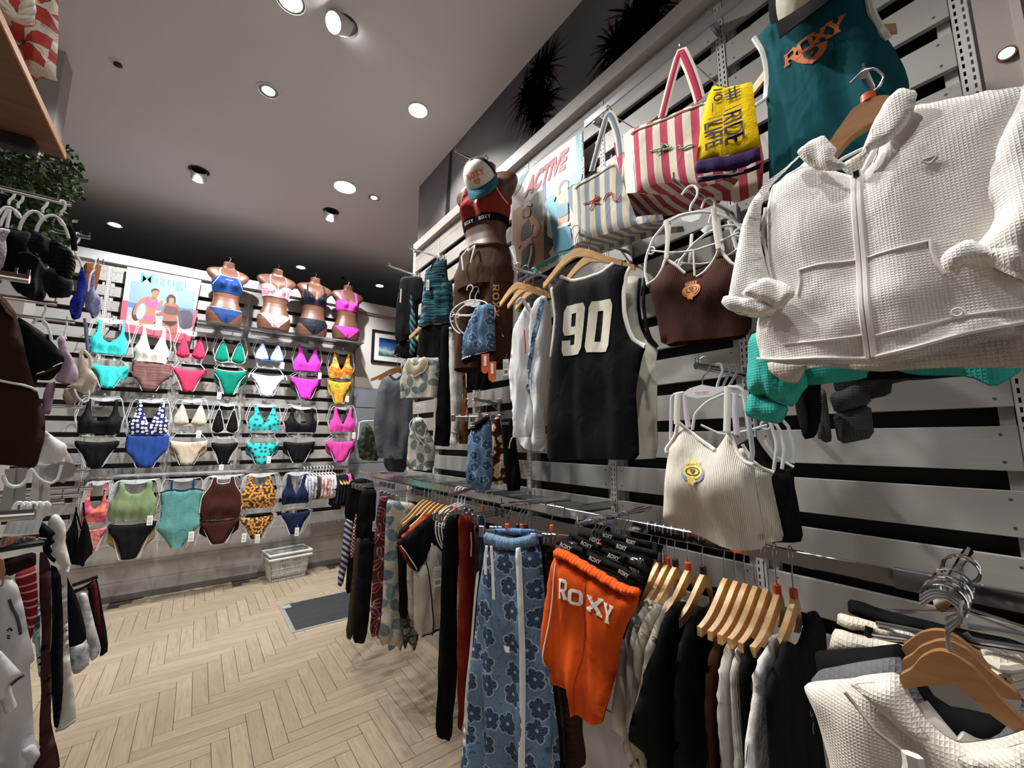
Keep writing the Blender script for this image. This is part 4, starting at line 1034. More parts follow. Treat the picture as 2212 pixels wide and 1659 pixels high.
p.flat('surfboard_print', k(*ell(715, 690, 62, 110, .35)), pr('#4a2f33'), 0)
p.flat('figure_print', k(800, 520, 740, 560, 690, 620, 660, 700, 668, 740, 720, 690, 770, 620, 800, 590), SK, 1)
p.flat('figure_print', k(790, 530, 850, 520, 935, 545, 945, 590, 925, 640, 905, 700, 915, 780, 905, 885, 740, 880, 725, 800, 765, 740, 790, 690, 780, 600), SK, 1)
p.flat('figure_print', k(880, 500, 915, 510, 925, 560, 870, 545), SK2, 1)
p.flat('figure_print', k(*ell(912, 480, 42, 55, .1)), SK); p.flat('hair_print', k(865, 480, 868, 445, 905, 430, 950, 445, 962, 480, 935, 455, 890, 455), HA, 1)
p.flat('surfboard_print', k(*ell(755, 690, 58, 100, .3)), pr('#8d8a93'), 0); p.flat('surfboard_print', k(*ell(748, 692, 46, 88, .3)), pr('#a9a7ad'), 0)
p.flat('swimwear_print', k(805, 530, 830, 545, 870, 580, 905, 590, 935, 550, 942, 590, 925, 650, 870, 645, 800, 615), PK, 1)
p.flat('swimwear_print', k(780, 735, 850, 750, 912, 745, 910, 775, 860, 800, 830, 805, 790, 770), PK, 1)
p.flat('figure_print', k(940, 600, 980, 560, 1005, 570, 1000, 600, 960, 640, 920, 680, 915, 660), SK, 1)
p.flat('figure_print', k(1010, 600, 1070, 590, 1150, 610, 1185, 650, 1180, 700, 1150, 760, 1165, 800, 1155, 900, 1120, 950, 1060, 930, 990, 890, 990, 800, 1005, 730, 930, 740, 915, 715, 980, 690, 1000, 640), SK2, 1)
p.flat('figure_print', k(*ell(1090, 560, 38, 50, .1)), SK); p.flat('hair_print', k(1040, 600, 1035, 540, 1060, 505, 1100, 498, 1140, 530, 1140, 595, 1118, 600, 1122, 545, 1065, 535, 1062, 590), HA, 1)
p.flat('swimwear_print', k(1025, 620, 1080, 630, 1140, 640, 1165, 680, 1150, 730, 1070, 730, 1000, 700), BR, 1)
p.flat('swimwear_print', k(985, 795, 1070, 800, 1155, 800, 1150, 830, 1080, 860, 1020, 830), pr('#2a1a18'), 1)
p.flat('surfboard_print', k(1160, 690, 1230, 670, 1310, 690, 1335, 740, 1320, 870, 1220, 885, 1180, 850), pr('#4d4456'), 1)

k = K(960, 280, 4.365); fr = FR(1112, 378, x=1.455); p = Poster('poster', 'active sportswear poster of two women on the right wall', 'poster', fr)
p.board(k(643, 488, 1305, 10, 1345, 1120, 628, 1510), pr('#e4e2e2'))
TEAL = pr('#3f8f8c'); WH = pr('#f3f1f0')
p.flat('photo_print', k(650, 640, 1320, 260, 1340, 1060, 632, 1450), pr('#d0cfcf'))
p.flat('border_print', k(1240, 55, 1303, 12, 1322, 520, 1268, 560), TEAL)
p.flat('border_print', k(650, 600, 730, 435, 805, 378, 700, 585, 650, 650), TEAL)
p.flat('photo_print', k(650, 770, 760, 700, 940, 590, 945, 1270, 645, 1410), pr('#b08a67'), 0)
p.flat('foliage_print', k(800, 680, 870, 600, 945, 560, 945, 860, 870, 870, 800, 770), pr('#5b5d52'), 1)
p.flat('border_print', k(930, 520, 960, 500, 962, 640, 932, 660), pr('#3c58a8'))
p.flat('trunk_print', k(945, 660, 965, 640, 975, 1000, 1030, 1040, 1030, 1100, 990, 1160, 1010, 1200, 945, 1240), pr('#3a3a38'))
p.flat('border_print', k(632, 1420, 1340, 1040, 1342, 1085, 632, 1470), TEAL)
p.flat('border_print', k(632, 1425, 760, 1365, 740, 1425, 632, 1475), pr('#2f6fb8'))
p.txt('title_print', 'ACTIVE', k(752, 655, 1165, 360, 1180, 160, 785, 470), pr('#a8203e'), shear=.25, bold=.05)
p.txt('border_text', 'girls. Styles', k(1312, 330, 1308, 40, 1278, 62, 1280, 345), WH)
p.txt('border_text', 'active', k(1322, 500, 1318, 340, 1284, 355, 1290, 520), WH, bold=.02)
p.txt('border_text', 'girls. Styles for', k(706, 1432, 1065, 1258, 1062, 1225, 702, 1405), WH)
p.txt('border_text', 'active', k(1068, 1250, 1170, 1200, 1168, 1160, 1064, 1212), WH, bold=.02)
BK = pr('#17181b'); SK = pr('#b57a5c'); BL = pr('#4d9db4')
p.flat('figure_print', k(790, 840, 840, 815, 900, 870, 918, 920, 885, 1010, 835, 1020, 830, 990, 870, 960, 880, 920, 840, 890, 830, 1010, 845, 1080, 850, 1190, 730, 1180, 735, 1080, 700, 1130, 692, 1080, 700, 960, 740, 890), SK, 1)
p.flat('figure_print', k(*ell(785, 780, 34, 52, .15)), SK); p.flat('cap_print', k(752, 760, 760, 700, 800, 678, 830, 700, 826, 725, 790, 720), WH, 1); p.flat('hair_print', k(745, 760, 765, 750, 760, 830, 742, 840, 738, 800), pr('#3a241c'), 1)
p.flat('clothing_print', k(745, 905, 780, 880, 800, 830, 820, 900, 832, 1000, 730, 1065, 725, 990), BK, 1)
p.flat('clothing_print', k(735, 1145, 830, 1065, 855, 1120, 850, 1220, 820, 1310, 755, 1370, 705, 1395, 738, 1280), BK, 1)
p.flat('clothing_print', k(820, 1100, 838, 1090, 836, 1180, 800, 1300, 785, 1300, 815, 1180), WH, 1)
p.flat('figure_print', k(1090, 560, 1165, 520, 1180, 600, 1175, 700, 1180, 880, 1075, 930, 1075, 780, 1090, 660, 1060, 640, 1075, 560, 1110, 490), pr('#c79a80'), 1)
p.flat('hair_print', k(1090, 640, 1090, 540, 1120, 490, 1165, 470, 1185, 500, 1180, 560, 1160, 500, 1125, 530, 1110, 600), pr('#3c2a24'), 1)
p.flat('figure_print', k(*ell(1140, 545, 36, 55, .2)), pr('#d2a58c')); p.flat('hair_print', k(1098, 600, 1095, 530, 1130, 478, 1180, 480, 1150, 505, 1115, 545), pr('#3c2a24'), 1)
p.flat('clothing_print', k(950, 720, 975, 660, 1030, 610, 1060, 640, 1040, 690, 1085, 680, 1075, 850, 1060, 990, 1040, 1165, 1030, 1000, 1010, 820), BL, 1)
p.flat('clothing_print', k(1205, 430, 1265, 405, 1310, 420, 1300, 500, 1230, 520, 1180, 560), BL, 1)
p.flat('clothing_print', k(1085, 720, 1175, 680, 1180, 800, 1075, 850), pr('#4f8a9c'), 1)
p.flat('clothing_print', k(1072, 920, 1185, 870, 1190, 900, 1072, 945), WH); p.flat('clothing_print', k(1072, 945, 1190, 900, 1225, 1100, 1200, 1130, 1042, 1165, 1050, 1060), BL, 1)

# ---------------------------------------------------------------- framed picture on the plaster wall
P = hit(805, 712, 1, YB); zt, zb_ = P[2], hit(800, 782, 1, YB)[2]; x0 = P[0]-.01; x1 = x0+.62
t = thing('framed_picture', 'black framed wave photograph with white mount on the cream wall', 'picture', ((x0+x1)/2, YB-.002, (zt+zb_)/2))
W2, H2 = (x1-x0)/2, (zt-zb_)/2; b = MB()
for a in ((-W2, W2, H2-.03, H2), (-W2, W2, -H2, -H2+.03), (-W2, -W2+.03, -H2+.03, H2-.03), (W2-.03, W2, -H2+.03, H2-.03)): b.box(a[0], a[1], -.03, 0, a[2], a[3], .002)
b.build('frame', solid('#17120f', .4), t); MB().box(-W2+.03, W2-.03, -.012, -.002, -H2+.03, H2-.03).build('mount', solid('#e4e2de', .7), t)
nt = NT('wave_photo'); X, Y, Z = nt.xyz(nt.obj()); f = nt.ma('ADD', Z, nt.ma('MULTIPLY', nt.noise(nt.obj(), 7.0, 4.0), .16))
wm = nt.set(nt.ramp(nt.ma('ADD', nt.ma('MULTIPLY', f, 2.6), .45), [(.2, srgb('#16302c')), (.42, srgb('#3f6f62')), (.55, srgb('#b9cbd0')), (.66, srgb('#3f74b4')), (.9, srgb('#16284e'))]), .3)
MB().box(-W2+.1, W2-.1, -.0135, -.0115, -H2+.1, H2-.1).build('photo_print', wm, t)

# ---------------------------------------------------------------- stack of shopping baskets
def basket(label, loc, rz):
    t = thing('shopping_basket', label, 'basket', loc, rz, 'wire-look baskets by the swimwear wall'); m = solid('#cfcfca', .4)
    wb_, db, wt, dt, h = .165, .10, .2, .135, .24
    for n_, (a, c_, e, g_) in {'long': (wb_, db, wt, dt), 'short': (db, wb_, dt, wt)}.items():
        for sgn in (-1, 1):
            b = MB(); N = 22 if n_ == 'long' else 13
            def pt(s, z):
                q = z/h; hw = a+(e-a)*q; of = (c_+(g_-c_)*q)*sgn
                return (s*hw, of, z) if n_ == 'long' else (of, s*hw, z)
            for i in range(N+1):
                s_ = -1+2*i/N; b.tube([pt(s_, .0), pt(s_, h)], .0035, 4)
            for z in (.02, .075, .13, .185, .215): b.tube([pt(-1, z), pt(1, z)], .0035, 4)
            b.build('side_lattice', m, t)
    MB().box(-wb_, wb_, -db, db, 0, .006, .002).build('base', m, t)
    rim = [(sx*(wt+.008), sy*(dt+.008), h) for sx, sy in ((-1, -1), (1, -1), (1, 1), (-1, 1))]
    MB().tube(rim, .012, 6, True, flat=1.3).build('rim', solid('#dcdcd8', .35), t)
    return t
P = hit(612, 1247, 2, 0.0)
B0 = (P[0]+.02, P[1]-.02, 0)
b1 = basket('lower white plastic shopping basket on the floor by the swimwear wall', B0, .12)
b2 = basket('upper white plastic shopping basket nested in the other, with folded handles', (B0[0], B0[1], .045), .12)
for sy in (-1, 1): MB().tube([(-.2, sy*.01, .245), (-.15, sy*.012, .262), (.15, sy*.012, .262), (.2, sy*.01, .245)], .006, 6).build('handle', solid('#8d8f90', .3), b2, True)

# ---------------------------------------------------------------- dark repair patch on the floor
q = [hit(*a, 2, 0.0) for a in ((606, 1308), (632, 1367), (757, 1336), (757, 1281))]
t = thing('floor_mat', 'dark grey floor mat with taped silver edges', 'mat', (.70, 3.78, 0))
xs, ys = .66, .67
MB().box(0, xs, 0, ys, 0, .004).build('tape_edge', solid('#8d8b88', .5), t)
for i in range(5):
    MB().box(.035, xs, .03+.125*i, .03+.125*i+.122, .004, .0065, .001).build('strip', solid('#2b2c2f', .75), t)
MB().box(.02, .09, ys-.12, ys-.03, .0065, .0075).build('tape_patch', solid('#9b9996', .5), t)
MB().tube([(.06, ys-.03, .01), (.1, ys+.0, .016), (.13, ys-.05, .01), (.2, ys-.02, .009)], .002, 5).build('loose_thread', solid('#77777a', .6), t)
# ================================================================== right wall: things on arms
HP = pi/2
def glyph(g, part, rings, quad, m, off=.003, res=.01, px=True):
    q = [np.array(p) for p in g.c(quad, px)]; out = []
    for r in rings: out.append([tuple((q[0]*(1-x)+q[1]*x)*(1-y)+(q[3]*(1-x)+q[2]*x)*y) for x, y in r])
    return g.decal(part, out, m, False, off, res)
def wall_arm(label, tip, base, name='garment_faceout', **kw):
    B = hit(*base, 0, XR-.004); T = hit(*tip, 1, B[1]); return arm(label, B, (T[0], B[1], T[2]), name, **kw), B, T
def strip_px(g, part, pts, m, r, n=.002, **kw): return g.strip(part, pts, m, r, True, n, **kw)
def trace_tube(g, part, pts, m, r, n=0.0, closed=False): return g.strip(part, pts, m, r, True, n, closed, on=False, seg=8)
CREAM = fab('#e6e2d8'); OFFW = fab('#eeece6'); BLK = fab('#0a0a0c'); BROWN = fab('#3d2018')
# ---- the arms
A = {}
for key, lab, tip, base in (
  ('black', 'chrome arm carrying the black striped tops at the far end', (839, 573), (905, 597)),
  ('teal', 'chrome arm carrying the teal striped tank dresses', (883, 535), (958, 560)),
  ('cap', 'empty chrome arm above the dressed mannequin', (983, 327), (1068, 367)),
  ('sleeves', 'chrome arm carrying the black and white long sleeves', (955, 662), (1020, 682)),
  ('bra', 'chrome arm carrying the blue floral bras', (1032, 622), (1125, 650)),
  ('white', 'chrome arm carrying the white jackets below the active poster', (1108, 580), (1216, 606)),
  ('jersey', 'chrome arm carrying the basketball jerseys', (1252, 505), (1362, 547)),
  ('cami', 'chrome arm carrying the brown camisoles', (1455, 388), (1585, 462)),
  ('floral', 'chrome arm carrying the leaf-print bras', (900, 745), (952, 758)),
  ('grey', 'chrome arm carrying the grey T-shirts', (852, 768), (892, 780)),
  ('shorts', 'thick chrome arm carrying the blue and brown floral shorts', (1024, 862), (1080, 872)),
  ('wcami', 'thick chrome arm carrying the white camisoles', (1503, 790), (1622, 812))):
    A[key] = wall_arm(lab, tip, base, r=.011 if 'thick' in lab else .008)
A['jacket'] = wall_arm('thick chrome arm carrying the white waffle jacket', (1866, 158), (1955, 330), r=.014)

# ---- basketball jersey with number 90
k = K(1080, 540, 3.455); fr = FR(1260, 575, x=1.12, th=-HP+.22)
g = G('basketball_jersey', 'black sleeveless basketball jersey with white edging and number 90', 'jersey', fr)
g.panel('body', k(468, 205, 540, 232, 640, 215, 760, 170, 850, 105, 900, 112, 985, 130, 950, 160, 925, 330, 930, 480, 960, 600, 1000, 680, 1090, 722, 1060, 800, 1015, 1050, 1025, 1300, 1038, 1570, 700, 1555, 340, 1575, 338, 1250, 370, 900, 400, 700, 415, 500, 400, 380, 385, 285, 400, 270), fab('#0b0b0d', 'plain', rough=.8), T=.02, R=.06, fold=(.007, .12), hem=.05, res=.02)
tw = fab('#e9e6dc', 'rib')
strip_px(g, 'neck_edging', k(462, 205, 540, 232, 640, 218, 760, 172, 855, 104), tw, .007, flat=.4)
strip_px(g, 'armhole_edging', k(978, 130, 945, 180, 928, 330, 934, 480, 962, 600, 1002, 680, 1090, 722), tw, .008, flat=.4)
strip_px(g, 'armhole_edging', k(390, 280, 405, 380, 416, 500, 403, 700, 385, 800), tw, .006, flat=.4)
num = fab('#ddd9c8', 'mesh', '#8d8a80', s=1.0)
glyph(g, 'number_print', GLY['9'], k(488, 800, 628, 785, 662, 402, 500, 430), num); glyph(g, 'number_print', GLY['0'], k(652, 772, 832, 768, 866, 376, 690, 398), num)
B, T = A['jersey'][1:]
wood_hanger('wooden hanger holding the number 90 jersey', (1.12+.02, B[1], B[2]+.012), -HP+.22, .36, None, hz=.09)
fr2 = Frame(fr.O-fr.N*.07, fr.th)
g2 = G('basketball_jersey', 'off-white sleeveless jersey with black edging behind number 90', 'jersey', fr2)
g2.panel('body', k(900, 215, 985, 190, 1062, 205, 1040, 400, 1060, 560, 1110, 660, 1185, 725, 1165, 850, 1180, 950, 1182, 1555, 1040, 1562, 850, 1560, 600, 1500, 560, 700, 640, 300), fab('#d9d5c6'), T=.02, R=.06, fold=(.008, .12), hem=.05)
for off in (0, 48): strip_px(g2, 'armhole_edging', k(1048+off, 215, 1034+off, 400, 1056+off, 560, 1110+off*.6, 670, 1186, 728), BLK, .006, flat=.5)
wood_hanger('wooden hanger holding the off-white jersey', (1.12+.10, B[1], B[2]+.012), -HP+.18, .36, None, hz=.09)

# ---- white jackets with blue floral sleeve
fr = FR(1150, 640, x=1.14, th=-HP+.3); wj = fab('#e4e5e6')
g = G('track_jacket', 'white stand-collar jacket with blue floral side stripe left of the jersey', 'jacket', fr)
g.panel('body', k(110, 560, 150, 480, 185, 425, 215, 385, 240, 470, 245, 700, 240, 1000, 262, 1170, 246, 1390, 100, 1402, 80, 1395, 95, 1160, 68, 1100, 85, 700), wj, T=.02, R=.04, fold=(.009, .07), hem=.05)
g.panel('sleeve', k(235, 500, 290, 380, 330, 345, 365, 360, 395, 450, 402, 600, 370, 900, 345, 1300, 335, 1500, 250, 1480, 265, 1200, 240, 1000), wj, T=.028, R=.04, fold=(.009, .06), n0=.02)
g.decal('side_stripe', [k(345, 385, 372, 400, 335, 560, 300, 720, 272, 900, 262, 1040, 250, 1090, 232, 1030, 262, 800, 296, 600)], fab('#6d96b4', 'flower', '#31577c', '#a9c4d8', s=.05), px=True)
strip_px(g, 'collar', k(175, 420, 215, 380, 250, 470), wj, .008); g.strip('drawcord', k(90, 1400, 75, 1440, 68, 1480), WHITE, .002, True, .0, on=False)
g.strip('zip_pull', k(228, 615, 228, 785), fab('#c8603c'), .003, True, .012)
B, T = A['white'][1:]
for i, d in enumerate(('nearest to the jersey', 'in the middle', 'farthest from the jersey')):
    wood_hanger(f'wooden hanger on the white jacket arm, {d}', (B[0]-.26-.05*(1-i), B[1], B[2]+.012), -HP+.3, .26, None if i != 1 else '#d8562a', hz=.07)
fr = FR(1160, 660, x=1.22, th=-HP+.3); g = G('track_jacket', 'white jacket hanging behind, its hem lower than the front one', 'jacket', fr)
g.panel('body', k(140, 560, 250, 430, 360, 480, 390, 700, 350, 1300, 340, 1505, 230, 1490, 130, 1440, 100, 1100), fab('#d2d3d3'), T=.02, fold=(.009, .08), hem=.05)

# ---- brown camisole on ring hangers
k = K(1380, 380, 3.19); fr = FR(1500, 470, x=1.10, th=-HP+.2)
g = G('camisole', 'brown ribbed camisole with white straps and surf emblem', 'camisole', fr); u0 = fr.uv(*k(560, 800)[0])
g.panel('body', k(183, 572, 212, 605, 245, 595, 330, 680, 400, 706, 445, 690, 500, 612, 562, 515, 605, 568, 645, 612, 705, 640, 745, 720, 770, 920, 757, 1112, 450, 1142, 152, 1172, 130, 1000, 88, 800, 65, 762, 130, 716, 168, 645), fab('#41231a', 'rib', s=.7), T=.03, R=.06, fold=(.006, .13), hem=.06, res=.016, bumps=((u0[0], u0[1], .055, .03), (fr.uv(*k(210, 780)[0])[0], fr.uv(*k(210, 780)[0])[1], .05, .02)))
for pts in (k(212, 590, 262, 622, 330, 682), k(405, 704, 450, 680, 505, 604, 562, 512), k(186, 578, 170, 650, 130, 716, 66, 764), k(562, 512, 606, 566, 646, 612, 700, 636)): strip_px(g, 'edging', pts, tw, .0045)
for pts in (k(205, 318, 216, 440, 205, 580), k(528, 240, 540, 380, 562, 515)): g.strip('strap', pts, tw, .007, True, .018, on=False, flat=.3)
for pts in (k(205, 320, 196, 450, 180, 575), k(535, 245, 552, 380, 572, 515)): g.strip('strap', pts, tw, .006, True, -.006, on=False, flat=.3)
def emblem(g, c, R_, base, c2, inkc='#1d1a18', squash=.62):
    """round surf emblem: arc of letters, heart, flower"""
    def E(rx, ry, dy=0, n=20): return [(c[0]+rx*cos(2*pi*i/n), c[1]+dy+ry*sin(2*pi*i/n)) for i in range(n)]
    g.decal('emblem', [E(R_, R_*squash*1.25)], solid(c2, .7), off=.0022, res=.01); g.decal('emblem', [E(R_*.86, R_*squash, R_*.12)], solid(base, .7), off=.0032, res=.01)
    g.decal('emblem', [E(R_*.62, R_*.34, R_*.12), E(R_*.54, R_*.28, R_*.12)], solid(inkc, .7), off=.0042, res=.008)
    heart(g, 'emblem', (c[0], c[1]+R_*.12), R_*.42, solid(inkc, .7), .0046)
    g.decal('emblem', [[(c[0]-R_*.1+R_*.42*(.6+.4*abs(cos(2.5*a)))*cos(a), c[1]-R_*.62+R_*.42*(.6+.4*abs(cos(2.5*a)))*sin(a)) for a in [2*pi*i/30 for i in range(30)]]], solid(base, .7), off=.0052, res=.01)
    word(g, 'emblem_letters', 'ROXY', (c[0]-R_*.62, c[1]+R_*.62), (c[0]+R_*.62, c[1]+R_*.62), R_*.36, solid(base, .7), off=.0055, bend=.3)
emblem(g, fr.uv(*k(395, 815)[0]), .026, '#d88a4e', '#c9713a')
def ring_trace(label, fr, ring, bars, loops, hook, name='ring_hanger', m=None, plate=None):
    h = G(name, label, 'hanger', fr); m = m or WPLAST
    trace_tube(h, 'ring', ring, m, .0042)
    for b_ in bars: trace_tube(h, 'bar', b_, m, .003)
    for l_ in loops:
        c = fr.uv(*l_); MB().tube(arc(c[0], c[1], .011, 0, 345, 12), .0028, 6).build('loop', m, h.t, True)
    trace_tube(h, 'hook', hook, m, .0036)
    if plate: MB().prism(fr.uvs(plate), -.0015, .0015).build('size_disc', m, h.t)
    return h
RING = (60, 748, 40, 660, 50, 560, 98, 432, 190, 322, 300, 266, 420, 246, 540, 256, 650, 300, 720, 380, 745, 480, 745, 560)
fh = Frame(fr.O-fr.N*.004, fr.th)
ring_trace('white round hanger holding the brown camisole', fh, k(*RING), [k(85, 515, 230, 530, 380, 516, 530, 466, 690, 390), k(375, 516, 385, 690)], [k(85, 515)[0], k(690, 390)[0]], k(352, 240, 360, 200, 402, 140, 405, 95, 380, 68, 345, 72, 318, 100, 295, 132), plate=k(285, 290, 320, 262, 370, 246, 440, 262, 420, 298, 360, 320, 310, 312))
fh = Frame(fr.O-fr.N*.06, fr.th)
ring_trace('white round hanger behind the brown camisole', fh, [(x+34, y+14) for x, y in k(150, 700, 160, 560, 260, 430, 360, 350, 480, 300, 600, 292, 700, 322, 745, 370)], [k(270, 600, 450, 610, 600, 560, 740, 460)], [k(275, 600)[0]], k(485, 325, 492, 285, 525, 225, 520, 165, 485, 148, 450, 170, 432, 225), plate=k(425, 375, 460, 345, 510, 330, 530, 350, 500, 385, 450, 395))
g = G('camisole', 'second brown camisole half hidden behind the first one', 'camisole', fh)
g.panel('body', k(300, 690, 420, 640, 540, 560, 660, 540, 720, 600, 780, 900, 770, 1080, 500, 1120, 260, 1120), fab('#2c1812', 'rib'), T=.015, fold=(.005, .1))
for pts in (k(620, 305, 690, 560), k(365, 400, 350, 600)): g.strip('strap', pts, tw, .005, True, .0, on=False, flat=.4)

# ---- white camisoles on bikini hanger
k = K(1400, 780, 3.771); fr = FR(1510, 850, x=1.0, th=-HP+.2)
g = G('camisole', 'white camisole with yellow surf emblem at the front of its arm', 'camisole', fr); q = fr.uv(*k(620, 1000)[0]); q2 = fr.uv(*k(260, 1000)[0])
wc = fab('#e2dccd', 'rib', s=.6)
g.panel('body', k(255, 508, 305, 545, 400, 622, 500, 690, 565, 720, 605, 655, 655, 568, 690, 640, 742, 762, 805, 822, 872, 842, 900, 1050, 932, 1250, 966, 1532, 750, 1512, 600, 1472, 400, 1392, 250, 1342, 132, 1292, 122, 1250, 146, 950, 165, 745, 155, 712, 238, 605), wc, T=.03, R=.07, fold=(.007, .15), hem=.08, res=.016, bumps=((q[0], q[1], .07, .05), (q2[0], q2[1], .04, .012)))
for pts in (k(262, 500, 305, 545, 400, 622, 560, 722), k(655, 565, 690, 640, 742, 762, 805, 822, 875, 842), k(250, 520, 235, 605, 155, 715, 162, 745)): strip_px(g, 'edging', pts, OFFW, .005)
for pts in (k(265, 268, 258, 400, 258, 515), k(668, 214, 664, 400, 660, 575)): g.strip('strap', pts, OFFW, .008, True, .02, on=False, flat=.3)
for pts in (k(290, 275, 300, 420, 318, 540), k(705, 260, 700, 420, 715, 600)): g.strip('strap', pts, fab('#cfc6cc'), .007, True, -.01, on=False, flat=.3)
emblem(g, fr.uv(*k(420, 900)[0]), .029, '#e6cf6a', '#8fa5c8')
fh = Frame(fr.O-fr.N*.012, fr.th); h = G('swimwear_hanger', 'white plastic hanger with red lettering holding the white camisole', 'hanger', fh)
trace_tube(h, 'frame', k(183, 640, 188, 420, 190, 300, 215, 270, 290, 258), CLEAR, .0045); trace_tube(h, 'frame', k(650, 215, 730, 215, 775, 250, 790, 340, 830, 560, 852, 760, 830, 832), CLEAR, .0055)
MB().prism(fh.uvs(k(212, 262, 300, 250, 340, 222, 440, 192, 545, 212, 730, 195, 732, 212, 600, 250, 520, 290, 400, 302, 310, 286, 215, 268)), -.003, .003).build('plate', WPLAST, h.t)
text(h, 'lettering', 'Choice Bikini', k(385, 268, 495, 258, 497, 244, 385, 252), solid('#c03038', .6), True, off=.0045, bold=.02)
trace_tube(h, 'hook', k(442, 235, 445, 125, 490, 85, 508, 30, 492, -20, 455, -40, 420, -15), STEEL, .002)
fh = Frame(fr.O-fr.N*.09, fr.th); g = G('camisole', 'second white camisole showing past the front one', 'camisole', fh)
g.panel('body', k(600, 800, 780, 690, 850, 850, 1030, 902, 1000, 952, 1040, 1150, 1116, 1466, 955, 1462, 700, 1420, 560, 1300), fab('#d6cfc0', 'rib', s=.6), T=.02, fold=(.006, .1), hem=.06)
strip_px(g, 'edging', k(780, 680, 850, 800, 930, 870, 1030, 905), OFFW, .004)
for i, (a_, b_) in enumerate((((1000, 510, 1052, 680, 1022, 892), 'nearest'), ((1072, 550, 1112, 720, 1090, 880), 'middle'), ((1130, 500, 1192, 700, 1180, 832), 'farthest'))):
    fq = Frame(fr.O-fr.N*(.10+.045*i), fr.th)
    ring_trace(f'translucent round hanger behind the white camisole, {b_} of three', fq, k(360, 560, 380, 430, 480, 330, 640, 260, 820, 300, 930, 400, *a_), [k(430, 520, 600, 600, 800, 570, 970, 520)], [k(960, 522)[0]], k(560+45*i, 215, 570+55*i, 170, 610+60*i, 80, 590+60*i, 20, 550+55*i, 30), m=CLEAR)
fh = Frame(fr.O-fr.N*.19, fr.th); g = G('camisole', 'black camisole with white edging behind the white ones', 'camisole', fh)
g.panel('body', k(700, 700, 870, 600, 930, 700, 1080, 890, 1192, 862, 1190, 1000, 1222, 1150, 1266, 1476, 1120, 1472, 800, 1440, 700, 1200), BLK, T=.02, fold=(.005, .1), hem=.06)
strip_px(g, 'edging', k(960, 640, 1030, 760, 1190, 862), OFFW, .004)

# ---- white waffle jacket (hero)
k = K(1560, 280, 2.44); fr = FR(1870, 380, x=.93, th=-HP+.06); WAF = fab('#f1eee8', 'waffle', s=.75, rough=.9)
g = G('waffle_jacket', 'white waffle-knit hooded zip jacket, large at the upper right', 'jacket', fr)
def B_(x, y, r, h): q = fr.uv(*k(x, y)[0]); return (q[0], q[1], r, h)
g.panel('body', k(470, 150, 590, 215, 722, 250, 800, 170, 870, -40, 905, -105, 1200, -165, 1600, -232, 1720, -215, 1760, 100, 1790, 500, 1800, 960, 1600, 1040, 1400, 1075, 1250, 1112, 1000, 1192, 830, 1222, 790, 1224, 580, 1225, 340, 1232, 200, 1212, 172, 1100, 178, 1000, 230, 900, 245, 700, 235, 420, 260, 310, 350, 240), WAF, T=.045, R=.10, fold=(.006, .16), hem=.1, res=.014, smooth=1,
        bumps=(B_(650, 1000, .05, .015), B_(560, 1000, .03, -.018), B_(960, 960, .05, .018), B_(1180, 1000, .05, -.02), B_(900, 980, .02, -.008), B_(420, 600, .06, .012)))
body = g.surf; gs = g.surf
g.strip('seam', k(235, 420, 225, 560, 240, 650, 290, 820), WAF, .003); g.strip('seam', k(905, -105, 880, 0, 760, 215, 722, 252), WAF, .005)
g.strip('pocket_seam', k(440, 775, 560, 745, 735, 722), WAF, .0018); g.strip('pocket_seam', k(785, 712, 950, 672, 1112, 628), WAF, .0018)
g.strip('pocket_edge', k(1112, 628, 1118, 680, 1140, 740, 1185, 795), WAF, .003); g.strip('pocket_edge', k(440, 775, 452, 830, 440, 900), WAF, .003)
g.strip('hem_seam', k(360, 1150, 560, 1140, 775, 1105), WAF, .002); g.strip('hem_seam', k(835, 1110, 1000, 1075, 1250, 1005, 1600, 955), WAF, .002)
g.strip('hem_edge', k(830, 1215, 1000, 1180, 1250, 1102, 1600, 1030), WAF, .0035); g.strip('hem_edge', k(200, 1212, 350, 1228, 580, 1222, 800, 1220), WAF, .0035)
ZM = solid('#9c938f', .45); g.strip('zipper', k(722, 255, 745, 560, 775, 900, 808, 1220), ZM, .006, flat=.4, n=.001)
for dx in (-1, 1): g.strip('zip_flap', k(722+dx*14, 262, 745+dx*15, 560, 775+dx*16, 900, 808+dx*16, 1215), WAF, .0048, n=.0005)
u_, v_ = fr.uv(*k(724, 268)[0]); n_ = float(gs([(u_, v_)])[0])
MB().box(u_-.006, u_+.006, -n_-.010, -n_-.003, v_-.022, v_+.008, .002).build('zip_pull', STEEL, g.t); MB().box(u_-.004, u_+.004, -n_-.012, -n_-.010, v_-.004, v_+.006, .001).build('zip_slider', DARKMET, g.t)
LAB = fab('#dcd3cb'); g.decal('diamond_label', [k(1042, 236, 1062, 226, 1160, 194, 1150, 222, 1112, 256)], LAB, True, .004); g.strip('label_edge', k(1062, 232, 1150, 202, 1110, 250), LAB, .0014, n=.004, closed=True)
c = fr.uv(*k(1245, 985)[0]); n_ = float(gs([c])[0]); MB().tube([(q[0], -n_-.004, q[2]) for q in arc(c[0], c[1], .006, 0, 345, 14)], .0018, 6).build('eyelet', WHITE, g.t, True)
